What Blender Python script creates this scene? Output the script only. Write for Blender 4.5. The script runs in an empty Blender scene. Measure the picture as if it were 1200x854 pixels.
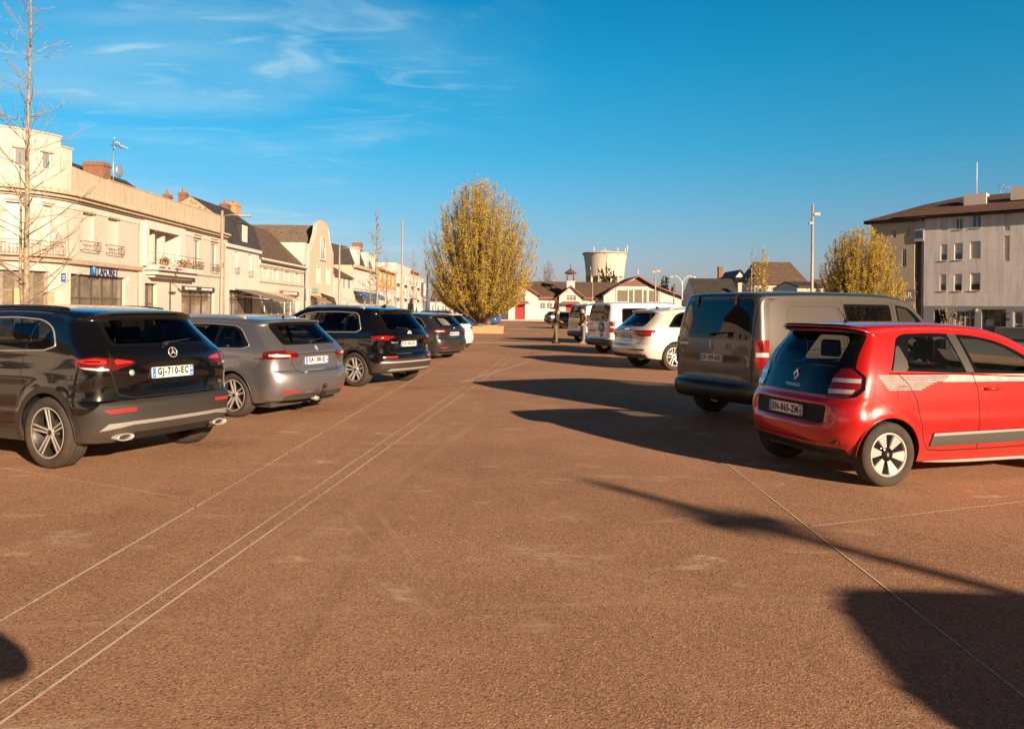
import bpy, math, random
import numpy as np
from mathutils import Vector, Matrix, geometry
random.seed(7); np.random.seed(7)
R = math.radians
scene = bpy.context.scene
COL = scene.collection
W0 = bpy.data.worlds.new("World"); scene.world = W0; W0.use_nodes = True

# ------------------------------------------------------------------ camera geometry helpers
CAM_H = 1.61; FPX = 900.0; ROLL = R(0.60); CX, CY = 600.0, 362.8
def ray(px, py):
    u = (px-CX)/FPX; v = (CY-py)/FPX
    c, s = math.cos(ROLL), math.sin(ROLL)
    return Vector((u*c - v*s, 1.0, u*s + v*c))
def at(px, py, Y):            # point seen at a pixel at depth Y
    return Vector((0,0,CAM_H)) + ray(px,py)*Y
def gnd(px, py):              # ground point under a pixel
    d = ray(px,py); t = -CAM_H/d.z
    return Vector((d.x*t, t, 0.0))

# ------------------------------------------------------------------ materials
MATS = {}
def nd(nt, t, **kw):
    n = nt.nodes.new(t)
    for k, v in kw.items():
        if k in n.inputs: n.inputs[k].default_value = v
        else: setattr(n, k, v)
    return n
def mat(name, col=(.5,.5,.5), rough=.6, metal=0., coat=0., var=0., vscale=3., bump=0., bscale=60., emit=None, spec=.5,
        dust=None, trans=None, streak=None, col2=None, flake=0.):
    if name in MATS: return MATS[name]
    m = bpy.data.materials.new(name); m.use_nodes = True; MATS[name] = m
    nt = m.node_tree; b = nt.nodes['Principled BSDF']
    b.inputs['Base Color'].default_value = (*col,1); b.inputs['Roughness'].default_value = rough
    b.inputs['Metallic'].default_value = metal; b.inputs['Coat Weight'].default_value = coat
    b.inputs['Coat Roughness'].default_value = .03; b.inputs['Specular IOR Level'].default_value = spec
    m.diffuse_color = (*col,1)
    tc = nd(nt,'ShaderNodeTexCoord'); cur = None
    L = nt.links.new
    if var > 0 or col2:
        n = nd(nt,'ShaderNodeTexNoise', Scale=vscale, Detail=8., Roughness=.62); L(tc.outputs['Object'], n.inputs['Vector'])
        rp = nd(nt,'ShaderNodeValToRGB'); L(n.outputs['Fac'], rp.inputs['Fac'])
        c2 = col2 if col2 else tuple(max(0,c*(1-var)) for c in col); c1 = tuple(min(1,c*(1+var*.6)) for c in col)
        rp.color_ramp.elements[0].position=.36; rp.color_ramp.elements[1].position=.64
        rp.color_ramp.elements[0].color=(*c2,1); rp.color_ramp.elements[1].color=(*c1,1)
        cur = rp.outputs['Color']
    if streak:                                     # rain streaks: noise stretched down the wall
        mp = nd(nt,'ShaderNodeMapping'); mp.inputs['Scale'].default_value=(2.2,2.2,.16); L(tc.outputs['Object'], mp.inputs['Vector'])
        n = nd(nt,'ShaderNodeTexNoise', Scale=2.2, Detail=7., Roughness=.7); L(mp.outputs[0], n.inputs['Vector'])
        rp = nd(nt,'ShaderNodeMapRange'); rp.inputs[1].default_value=.48; rp.inputs[2].default_value=.72; rp.inputs[4].default_value=streak[1]; L(n.outputs['Fac'], rp.inputs[0])
        mx = nd(nt,'ShaderNodeMix', data_type='RGBA'); L(rp.outputs[0], mx.inputs[0])
        if cur: L(cur, mx.inputs[6])
        else: mx.inputs[6].default_value=(*col,1)
        mx.inputs[7].default_value=(*streak[0],1); cur = mx.outputs[2]
    if dust:                                        # road dirt thrown over the lower part of a body
        sp = nd(nt,'ShaderNodeSeparateXYZ'); L(tc.outputs['Object'], sp.inputs[0])
        mr = nd(nt,'ShaderNodeMapRange'); mr.inputs[1].default_value=dust[2]; mr.inputs[2].default_value=.15; L(sp.outputs['Z'], mr.inputs[0])
        n = nd(nt,'ShaderNodeTexNoise', Scale=4., Detail=9., Roughness=.7); L(tc.outputs['Object'], n.inputs['Vector'])
        mm = nd(nt,'ShaderNodeMath', operation='MULTIPLY'); L(mr.outputs[0], mm.inputs[0]); L(n.outputs['Fac'], mm.inputs[1])
        m2 = nd(nt,'ShaderNodeMath', operation='MULTIPLY'); L(mm.outputs[0], m2.inputs[0]); m2.inputs[1].default_value=dust[1]
        mx = nd(nt,'ShaderNodeMix', data_type='RGBA', clamp_factor=True); L(m2.outputs[0], mx.inputs[0])
        if cur: L(cur, mx.inputs[6])
        else: mx.inputs[6].default_value=(*col,1)
        mx.inputs[7].default_value=(*dust[0],1); cur = mx.outputs[2]
        ma = nd(nt,'ShaderNodeMath', operation='MULTIPLY_ADD', use_clamp=True); L(m2.outputs[0], ma.inputs[0]); ma.inputs[1].default_value=.7; ma.inputs[2].default_value=rough
        L(ma.outputs[0], b.inputs['Roughness'])
        if coat:
            mc = nd(nt,'ShaderNodeMath', operation='MULTIPLY_ADD', use_clamp=True); L(m2.outputs[0], mc.inputs[0]); mc.inputs[1].default_value=-1.; mc.inputs[2].default_value=coat
            L(mc.outputs[0], b.inputs['Coat Weight'])
    if cur: L(cur, b.inputs['Base Color'])
    if bump > 0:
        n = nd(nt,'ShaderNodeTexNoise', Scale=bscale, Detail=6.); L(tc.outputs['Object'], n.inputs['Vector'])
        bp = nd(nt,'ShaderNodeBump', Strength=bump, Distance=.02); L(n.outputs['Fac'], bp.inputs['Height']); L(bp.outputs[0], b.inputs['Normal'])
    if emit:
        b.inputs['Emission Color'].default_value=(*emit[0],1); b.inputs['Emission Strength'].default_value=emit[1]
    return m
def glass_mat(name, tint=(.3,.35,.35), rough=.02, ior=1.5, refl=1.):
    if name in MATS: return MATS[name]
    m = bpy.data.materials.new(name); m.use_nodes = True; MATS[name] = m
    nt = m.node_tree; nt.nodes.clear(); L = nt.links.new
    o = nd(nt,'ShaderNodeOutputMaterial'); mx = nd(nt,'ShaderNodeMixShader'); f = nd(nt,'ShaderNodeFresnel', IOR=ior)
    t = nd(nt,'ShaderNodeBsdfTransparent'); t.inputs[0].default_value=(*tint,1)
    g = nd(nt,'ShaderNodeBsdfGlossy', Roughness=rough); g.inputs[0].default_value=(1,1,1,1)
    mu = nd(nt,'ShaderNodeMath', operation='MULTIPLY', use_clamp=True); mu.inputs[1].default_value=refl
    ge=nd(nt,'ShaderNodeNewGeometry'); io=nd(nt,'ShaderNodeMapRange'); io.inputs[3].default_value=ior; io.inputs[4].default_value=1/ior; L(ge.outputs['Backfacing'],io.inputs[0]); L(io.outputs[0],f.inputs[0])
    L(f.outputs[0], mu.inputs[0]); L(mu.outputs[0], mx.inputs[0]); L(t.outputs[0], mx.inputs[1]); L(g.outputs[0], mx.inputs[2]); L(mx.outputs[0], o.inputs[0])
    return m

# ------------------------------------------------------------------ object helpers
def link(o, parent=None):
    COL.objects.link(o)
    if parent is not None: o.parent = parent
    return o
def tag(o, label=None, cat=None, group=None, kind=None):
    if label: o['label'] = label
    if cat: o['category'] = cat
    if group: o['group'] = group
    if kind: o['kind'] = kind
    return o
def thing(name, label, cat, loc=(0,0,0), rotz=0., group=None):
    o = bpy.data.objects.new(name, None); o.empty_display_size=.3
    o.location = loc; o.rotation_euler = (0,0,rotz); link(o)
    return tag(o, label, cat, group)
def copy_tree(o, parent=None, loc=None, rotz=None, label=None, scale=None):
    c = o.copy(); COL.objects.link(c); c.parent = parent
    if loc is not None: c.location = loc
    if rotz is not None: c.rotation_euler = (0,0,rotz)
    if scale is not None: c.scale = scale
    if label: c['label'] = label
    for ch in list(o.children): copy_tree(ch, c)
    return c

class MB:
    """collects primitives, builds ONE mesh object"""
    def __init__(s): s.v=[]; s.f=[]; s.mi=[]; s.M=Matrix.Identity(4); s.cm=0; s.sm=[]; s.smooth=False
    def add(s, vs, fs, smooth=None):
        b=len(s.v); s.v += [s.M@Vector(v) for v in vs]
        s.f += [tuple(i+b for i in f) for f in fs]; s.mi += [s.cm]*len(fs); s.sm += [s.smooth if smooth is None else smooth]*len(fs)
        return s
    def box(s, x0,x1,y0,y1,z0,z1):
        return s.add([(x0,y0,z0),(x1,y0,z0),(x1,y1,z0),(x0,y1,z0),(x0,y0,z1),(x1,y0,z1),(x1,y1,z1),(x0,y1,z1)],
              [(0,3,2,1),(4,5,6,7),(0,1,5,4),(1,2,6,5),(2,3,7,6),(3,0,4,7)], False)
    def prism(s, poly, a, b, ax='y'):     # poly in the two other axes (x,z for y; x,y for z; y,z for x)
        def P(p,t): return (p[0],t,p[1]) if ax=='y' else ((p[0],p[1],t) if ax=='z' else (t,p[0],p[1]))
        n=len(poly); vs=[P(p,a) for p in poly]+[P(p,b) for p in poly]
        fs=[tuple(range(n)), tuple(range(2*n-1,n-1,-1))]+[(i,i+n,(i+1)%n+n,(i+1)%n) for i in range(n)]
        return s.add(vs, fs, False)
    def lathe(s, prof, n=24, c=(0,0,0), ax='z', smooth=True, cap=False):   # prof [(r,h)]
        vs=[]; fs=[]; m=len(prof)
        for i in range(n):
            a=2*math.pi*i/n; ca,sa=math.cos(a),math.sin(a)
            for r,h in prof:
                p=(r*ca,r*sa,h) if ax=='z' else ((h,r*ca,r*sa) if ax=='x' else (r*sa,h,r*ca))
                vs.append((p[0]+c[0],p[1]+c[1],p[2]+c[2]))
        for i in range(n):
            k=(i+1)%n
            for j in range(m-1): fs.append((i*m+j,k*m+j,k*m+j+1,i*m+j+1))
        s.add(vs,fs,smooth)
        if cap:
            b=len(s.v)-n*m
            for j in (0,m-1):
                if prof[j][0]>1e-5:
                    s.f.append(tuple(b+i*m+j for i in (range(n) if j else range(n-1,-1,-1)))); s.mi.append(s.cm); s.sm.append(False)
        return s
    def cyl(s, c, r, h, ax='z', n=20, r2=None):
        r2 = r if r2 is None else r2
        return s.lathe([(r,0),(r2,h)], n, c, ax, True, True)
    def tube(s, pts, rad, n=8, cap=True, closed=False):
        pts=[Vector(p) for p in pts]; m=len(pts)
        rads = rad if isinstance(rad,(list,tuple)) else [rad]*m
        vs=[]; fs=[]; up=None
        for i,p in enumerate(pts):
            a = pts[i-1] if (i>0 or closed) else p; b = pts[(i+1)%m] if (i<m-1 or closed) else p
            t=(b-a)
            t = t.normalized() if t.length>1e-9 else Vector((0,0,1))
            if up is None: up = Vector((0,0,1)) if abs(t.z)<.9 else Vector((1,0,0))
            x=t.cross(up)
            if x.length<1e-4: x=t.orthogonal()
            x.normalize(); y=x.cross(t); up=y
            for k in range(n):
                a_=2*math.pi*k/n; vs.append(p+(x*math.cos(a_)+y*math.sin(a_))*rads[i])
        for i in range(m if closed else m-1):
            i2=(i+1)%m
            for k in range(n): fs.append((i*n+k,i*n+(k+1)%n,i2*n+(k+1)%n,i2*n+k))
        if cap and not closed:
            fs.append(tuple(range(n-1,-1,-1))); fs.append(tuple((m-1)*n+k for k in range(n)))
        return s.add(vs,fs,True)
    def sphere(s, c, r, n=12, m=8, sc=(1,1,1)):
        vs=[];fs=[]
        for j in range(m+1):
            t=math.pi*j/m
            for i in range(n):
                a=2*math.pi*i/n; vs.append((c[0]+r*sc[0]*math.sin(t)*math.cos(a), c[1]+r*sc[1]*math.sin(t)*math.sin(a), c[2]+r*sc[2]*math.cos(t)))
        for j in range(m):
            for i in range(n): fs.append((j*n+i,(j+1)*n+i,(j+1)*n+(i+1)%n,j*n+(i+1)%n))
        return s.add(vs,fs,True)
    def rbox(s, x0,x1,y0,y1,z0,z1, r=.02, k=3):      # box rounded in its x-z outline
        pts=[]
        for cx,cz,a0 in ((x1-r,z1-r,0),(x0+r,z1-r,90),(x0+r,z0+r,180),(x1-r,z0+r,270)):
            for i in range(k+1):
                a=R(a0+90*i/k); pts.append((cx+r*math.cos(a),cz+r*math.sin(a)))
        return s.prism(pts,y0,y1,'y')
    def build(s, name, mats, parent=None, bevel=0, seg=2):
        me=bpy.data.meshes.new(name); me.from_pydata([tuple(v) for v in s.v],[],s.f)
        for m in (mats if isinstance(mats,(list,tuple)) else [mats]): me.materials.append(m)
        me.polygons.foreach_set('material_index', s.mi); me.polygons.foreach_set('use_smooth', s.sm)
        me.update(); o=bpy.data.objects.new(name, me); link(o,parent)
        if bevel>0:
            md=o.modifiers.new('Bevel','BEVEL'); md.width=bevel; md.segments=seg; md.limit_method='ANGLE'; md.angle_limit=R(40)
        return o
def raw(name, vs, fs, m, parent=None, smooth=False, normals=None, mi=None):
    me=bpy.data.meshes.new(name); me.from_pydata(vs,[],fs)
    for q in (m if isinstance(m,(list,tuple)) else [m]): me.materials.append(q)
    if mi is not None: me.polygons.foreach_set('material_index', mi)
    if smooth: me.polygons.foreach_set('use_smooth',[True]*len(fs))
    me.update()
    if normals is not None: me.normals_split_custom_set_from_vertices(normals)
    return link(bpy.data.objects.new(name,me),parent)

def text_geo(s, size, depth=.004, bold=0., sx=1., spacing=1., fit=None):
    """(verts, faces) of a word: x right, y up, extruded along z"""
    cu=bpy.data.curves.new('t','FONT'); cu.body=s; cu.size=size; cu.extrude=depth/2; cu.align_x='CENTER'; cu.align_y='CENTER'
    cu.offset=bold; cu.resolution_u=3; cu.space_character=spacing
    o=bpy.data.objects.new('t',cu); COL.objects.link(o); bpy.context.view_layer.update()
    dg=bpy.context.evaluated_depsgraph_get(); me=bpy.data.meshes.new_from_object(o.evaluated_get(dg))
    if fit: xs_=[v.co.x for v in me.vertices]; sx=fit/(max(xs_)-min(xs_))
    vs=[(v.co.x*sx,v.co.y,v.co.z) for v in me.vertices]; fs=[tuple(p.vertices) for p in me.polygons]
    bpy.data.objects.remove(o); bpy.data.curves.remove(cu); bpy.data.meshes.remove(me)
    return vs,fs

# common materials
M_blk = mat('black_plastic',(.018,.018,.018),.45,var=.2)
M_rub = mat('tyre_rubber',(.026,.024,.022),.8,var=.35,vscale=9,bump=.2,bscale=90, dust=((.16,.10,.06),.35,.65))
M_chrome = mat('chrome',(.72,.72,.72),.22,.55,coat=.5)
M_alu = mat('brushed_alloy',(.62,.60,.57),.38,.55,var=.10,vscale=20)
M_dark = mat('dark_interior',(.045,.042,.040),.75,var=.2)
M_seat = mat('seat_cloth',(.07,.07,.075),.85,bump=.2,bscale=200)
M_seatl = mat('light_seat_cloth',(.25,.24,.22),.85,bump=.2,bscale=200)
M_red = mat('red_lamp_plastic',(.24,.006,.007),.12,coat=1.)
M_redd = mat('dark_red_lamp_plastic',(.10,.004,.005),.12,coat=1.)
M_clr = mat('clear_lamp_plastic',(.6,.6,.58),.15,.3,coat=1.)
M_refl = mat('red_reflector',(.5,.02,.02),.25,coat=.6)
M_gloss = mat('gloss_black_plastic',(.006,.006,.006),.10,coat=.35,spec=.35)
M_plate = mat('plate_white',(.70,.70,.68),.4)
M_pblue = mat('plate_blue',(.02,.16,.55),.4)
M_ink = mat('plate_ink',(.015,.015,.015),.5)
M_gasket = mat('shut_line_gap',(.006,.006,.006),.7)
M_disc = mat('brake_disc',(.3,.28,.26),.4,1.,var=.2)
G_dark = glass_mat('dark_tinted_glass',(.11,.11,.105))
G_mid = glass_mat('car_glass',(.52,.56,.54))
G_clear = glass_mat('clear_car_glass',(.80,.85,.83))
# ================================================================== vehicle body builder
from mathutils.bvhtree import BVHTree
def curve1(pts, x):
    """monotone cubic through (x,y) points, numpy in / out"""
    xs=np.array([p[0] for p in pts],float); ys=np.array([p[1] for p in pts],float)
    h=np.diff(xs); d=np.diff(ys)/h; m=np.zeros(len(xs))
    m[0]=d[0]; m[-1]=d[-1]
    for i in range(1,len(xs)-1):
        m[i]=0 if d[i-1]*d[i]<=0 else 2*d[i-1]*d[i]/(d[i-1]+d[i])
    x=np.clip(np.asarray(x,float),xs[0],xs[-1]); k=np.clip(np.searchsorted(xs,x)-1,0,len(h)-1)
    t=(x-xs[k])/h[k]; t2=t*t; t3=t2*t
    return (2*t3-3*t2+1)*ys[k]+(t3-2*t2+t)*h[k]*m[k]+(-2*t3+3*t2)*ys[k+1]+(t3-t2)*h[k]*m[k+1]
def crom(P, closed_breaks, step):
    """P: list of station tuples; breaks: set of indices with a tangent break. returns sampled stations"""
    P=np.array(P,float); n=len(P); out=[]; brk=[]
    for i in range(n):
        j=(i+1)%n; a=P[i]; b=P[j]
        prv = P[(i-1)%n] if i not in closed_breaks else a-(b-a)
        nxt = P[(j+1)%n] if j not in closed_breaks else b+(b-a)
        l0=max(np.linalg.norm((a-prv)[:4]),1e-3)**.5; l1=max(np.linalg.norm((b-a)[:4]),1e-3)**.5; l2=max(np.linalg.norm((nxt-b)[:4]),1e-3)**.5
        m1=(a-prv)/l0-(b-prv)/(l0+l1)+(b-a)/l1; m2=(b-a)/l1-(nxt-a)/(l1+l2)+(nxt-b)/l2
        m1*=l1; m2*=l1
        k=max(1,int(math.ceil(np.linalg.norm((b-a)[:2])/step)))
        if i in closed_breaks and i>0: out.append(a); brk.append(len(out)-1)     # doubled station = crease
        for q in range(k):
            t=q/k; t2=t*t; t3=t2*t
            out.append((2*t3-3*t2+1)*a+(t3-2*t2+t)*m1+(-2*t3+3*t2)*b+(t3-t2)*m2)
    return np.array(out)
def rpoly(pts, r=.03, k=3):
    out=[]; n=len(pts)
    for i in range(n):
        rr = r[i] if isinstance(r,(list,tuple)) else r
        p=Vector(pts[i]); a=Vector(pts[i-1])-p; b=Vector(pts[(i+1)%n])-p
        if rr<=0: out.append(tuple(p)); continue
        q=min(rr,a.length*.45,b.length*.45); A=p+a.normalized()*q; B=p+b.normalized()*q
        for j in range(k+1):
            t=j/k; out.append(tuple(A*(1-t)**2+p*2*t*(1-t)+B*t*t))
    return out
def ccw(poly):
    s=sum(poly[i][0]*poly[(i+1)%len(poly)][1]-poly[(i+1)%len(poly)][0]*poly[i][1] for i in range(len(poly)))
    return list(poly) if s>0 else list(poly)[::-1]
class Surf:
    def __init__(s, v, n, f): s.v=v; s.n=n; s.f=f
    def cut(s, proj, poly, filt=None):
        """remove (and return) the part of the surface inside a convex polygon of the projection"""
        poly=ccw(poly); V=np.array(s.v); C=proj(V); ok=np.ones(len(V),bool) if filt is None else filt(V)
        px=[p[0] for p in poly]; py=[p[1] for p in poly]; x0,x1,y0,y1=min(px),max(px),min(py),max(py)
        H=[]
        for i in range(len(poly)):
            a=poly[i]; b=poly[(i+1)%len(poly)]; H.append((b[1]-a[1], -(b[0]-a[0]), a[0], a[1]))
        mx_=.16 if (x1-x0)<6 and np.abs(C).max()<30 else 12.
        near=(ok&(C[:,0]>x0-mx_)&(C[:,0]<x1+mx_)&(C[:,1]>y0-.16)&(C[:,1]<y1+.16)).tolist(); ok=ok.tolist(); nn_=len(ok)
        C=C.tolist()
        inside=[]; keep=[]; cache={}
        v=s.v; n=s.n
        for f in s.f:
            for i in f:
                if near[i]: break
            else: keep.append(f); continue
            if not all(ok[i] for i in f): keep.append(f); continue
            xs=[C[i][0] for i in f]; ys=[C[i][1] for i in f]
            if max(xs)<x0 or min(xs)>x1 or max(ys)<y0 or min(ys)>y1: keep.append(f); continue
            cur=f; frags=[]
            for hi,(A,B,ax,ay) in enumerate(H):
                d=[A*(C[i][0]-ax)+B*(C[i][1]-ay) for i in cur]        # >0 outside
                if max(d)<=1e-9: continue
                if min(d)>=-1e-9: frags=None; break
                inn=[];out=[];m=len(cur)
                for k in range(m):
                    i=cur[k]; j=cur[(k+1)%m]; di=d[k]; dj=d[(k+1)%m]
                    if di<=1e-9: inn.append(i)
                    if di>=-1e-9: out.append(i)
                    if (di>1e-9 and dj<-1e-9) or (di<-1e-9 and dj>1e-9):
                        key=(min(i,j),max(i,j),hi)
                        if key not in cache:
                            t=di/(di-dj); 
                            v.append(tuple(v[i][q]+(v[j][q]-v[i][q])*t for q in range(3)))
                            n.append(tuple(n[i][q]+(n[j][q]-n[i][q])*t for q in range(3)))
                            C.append(tuple(C[i][q]+(C[j][q]-C[i][q])*t for q in range(2)))
                            cache[key]=len(v)-1
                        inn.append(cache[key]); out.append(cache[key])
                if len(out)>2: frags.append(tuple(out))
                if len(inn)<3: cur=None; break
                cur=tuple(inn)
            if frags is None: keep.append(f); continue
            # fragments are only valid when something is really inside
            if cur is None: keep.append(f)
            else: inside.append(cur); keep += frags
        s.f=keep
        return Surf(s.v, s.n, inside)
    def merge(s, o): s.f = s.f+o.f; return s
    def obj(s, name, m, parent, off=0.):
        if not s.f: return None
        used={}; vs=[]; ns=[]; fs=[]
        for f in s.f:
            g=[]
            for i in f:
                if i not in used:
                    used[i]=len(vs); p=s.v[i]; q=s.n[i]; l=math.sqrt(q[0]**2+q[1]**2+q[2]**2) or 1
                    q=(q[0]/l,q[1]/l,q[2]/l); vs.append((p[0]+q[0]*off,p[1]+q[1]*off,p[2]+q[2]*off)); ns.append(q)
                g.append(used[i])
            fs.append(tuple(g))
        return raw(name, vs, fs, m, parent, True, ns)

def body_surface(S, res=.04):
    st=S['st']; brk=set(i for i,q in enumerate(st) if len(q)>5 and q[5]=='c')
    A=crom([q[:5] for q in st], brk, res)
    def w(x,z):
        x=np.asarray(x,float); z=np.asarray(z,float)
        r=curve1(S['plan'],x)-curve1(S['sec'],z)
        for (a,x0,z0,x1,z1,wd,ed) in S.get('crease',[]):
            t=np.clip((x-x0)/(x1-x0),0,1); zl=z0+(z1-z0)*t; fade=np.clip((x-x0)/ed,0,1)*np.clip((x1-x)/ed,0,1); fade=fade*fade*(3-2*fade)
            r=r+a*fade*np.where(z<zl,np.exp(-((z-zl)/wd)**2),np.exp(-((z-zl)/(wd*.3))**2))
        for ax in (S['ax0'],S['ax1']):
            d=np.sqrt((x-ax)**2+(z-S['wr'])**2); r=r+S.get('flare',.012)*np.exp(-((d-S['arch']-.02)/.06)**2)
        return r
    S['w']=w
    N=len(A); Cx,Cz,Kx,Kz,p=A.T; wk=w(Kx,Kz)
    U=9; T=9; V=[]; idx=np.zeros((N,U+T),int)
    Dn=S.get('dents',[])
    for i in range(N):
        e=max(p[i],1.6); q=[.82*j/(U-1) for j in range(U)]
        t0=math.asin(min(.999,.82**(e/2)))
        q+= [math.sin(t0+(math.pi/2-t0)*j/T)**(2/e) for j in range(1,T+1)]
        for j,qq in enumerate(q):
            D=1-max(0,1-qq**e)**(1/e) if j<U+T-1 else 1.
            x=Cx[i]+(Kx[i]-Cx[i])*D; z=Cz[i]+(Kz[i]-Cz[i])*D; y=wk[i]*qq
            for (zc,hz,hy,dp,sf) in Dn:          # pressed panel in the tail: centre height, half height, half width, depth, softness
                if x<.9 and z<S.get('zdent',1.3):
                    m=min(1,max(0,(hz-abs(z-zc))/sf+.5))*min(1,max(0,(hy-abs(y))/sf+.5)); m=m*m*(3-2*m); x+=dp*m
            idx[i,j]=len(V); V.append((x,y,z))
    nb=len(V); F=[]
    for i in range(N):
        k=(i+1)%N
        if np.linalg.norm(A[i,:4]-A[k,:4])<1e-7: continue
        for j in range(U+T-1):
            F.append((idx[i,j],idx[i,j+1],idx[k,j+1],idx[k,j]))
    # side sheet
    last=idx[:,-1]; loop=[]; ids=[]
    for i in range(N):
        pt=(Kx[i],Kz[i])
        if loop and math.hypot(pt[0]-loop[-1][0],pt[1]-loop[-1][1])<1e-4: continue
        loop.append(pt); ids.append(last[i])
    if math.hypot(loop[0][0]-loop[-1][0],loop[0][1]-loop[-1][1])<1e-4: loop.pop(); ids.pop()
    LP=np.array(loop); n=len(LP)
    gx=np.arange(LP[:,0].min(),LP[:,0].max(),res); gz=np.arange(LP[:,1].min(),LP[:,1].max(),res)
    G=np.array([(x+(res/2 if k%2 else 0),z) for k,z in enumerate(gz) for x in gx])
    ins=np.zeros(len(G),bool); md=np.full(len(G),9.)
    for i in range(n):
        a=LP[i]; b=LP[(i+1)%n]
        c=((a[1]>G[:,1])!=(b[1]>G[:,1])); dz=b[1]-a[1] if abs(b[1]-a[1])>1e-12 else 1e-12
        xi=a[0]+(G[:,1]-a[1])*(b[0]-a[0])/dz; ins^=(c&(G[:,0]<xi))
        ab=b-a; t=np.clip(((G-a)@ab)/max(ab@ab,1e-12),0,1); md=np.minimum(md,np.hypot(*(G-a-t[:,None]*ab).T))
    G=G[ins&(md>res*.4)]
    pts=[Vector(q) for q in loop]+[Vector(q) for q in G]
    vo,eo,fo,ov,_,_=geometry.delaunay_2d_cdt(pts,[(i,(i+1)%n) for i in range(n)],[],1,1e-5)
    mp=[]
    for k,q in enumerate(vo):
        src=[o for o in ov[k] if o<n]
        if src: mp.append(ids[src[0]])
        else:
            V.append((q[0],float(w(q[0],q[1])),q[1])); mp.append(len(V)-1)
    for f in fo:
        a,b,c=[vo[i] for i in f[:3]]
        cr=(b[0]-a[0])*(c[1]-a[1])-(b[1]-a[1])*(c[0]-a[0]); g=[mp[i] for i in f]
        F.append(tuple(g[::-1]) if cr>0 else tuple(g))      # outward = +y
    V=np.array(V)
    # orientation of the band: outward
    Va=np.array(V); fa=F[len(F)//9]
    # normals
    def norms(V,F):
        Nn=np.zeros_like(V)
        for f in F:
            nn=np.zeros(3)
            for k in range(1,len(f)-1): nn+=np.cross(V[f[k]]-V[f[0]],V[f[k+1]]-V[f[0]])
            for i in f: Nn[i]+=nn
        return Nn
    cen=np.array([S['L']/2,0,.7]); band=[f for f in F if max(f)<nb and len(f)==4]; s=0
    for f in band[::7]:
        c=V[list(f)].mean(0); nn=np.cross(V[f[2]]-V[f[0]],V[f[3]]-V[f[1]]); s+=np.dot(nn,c-cen)
    if s<0: F=[tuple(f[::-1]) if max(f)<nb and len(f)==4 else f for f in F]
    Nn=norms(V,F)
    cl=np.abs(V[:,1])<1e-6; Nn[cl,1]=0
    # mirror
    m=len(V); V2=V.copy(); V2[:,1]*=-1; N2=Nn.copy(); N2[:,1]*=-1
    VV=[tuple(q) for q in V]+[tuple(q) for q in V2]; NN=[tuple(q) for q in Nn]+[tuple(q) for q in N2]
    mm=[i if cl[i] else i+m for i in range(m)]
    F=F+[tuple(mm[i] for i in f[::-1]) for f in F]
    return Surf(VV,NN,F)

SIDE=lambda V: V[:,[0,2]]
REAR=lambda V: V[:,[1,2]]
TOPV=lambda V: V[:,[0,1]]
def WRAP(xa): return lambda V: np.stack([np.degrees(np.arctan2(np.abs(V[:,1]), xa-V[:,0])), V[:,2]],1)

def frame(loc, out=(-1,0,0), up=(0,0,1)):
    z=Vector(out).normalized(); x=Vector(up).cross(z).normalized(); y=z.cross(x)
    return Matrix.Translation(loc)@Matrix(((x.x,y.x,z.x,0),(x.y,y.y,z.y,0),(x.z,y.z,z.z,0),(0,0,0,1)))

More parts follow.
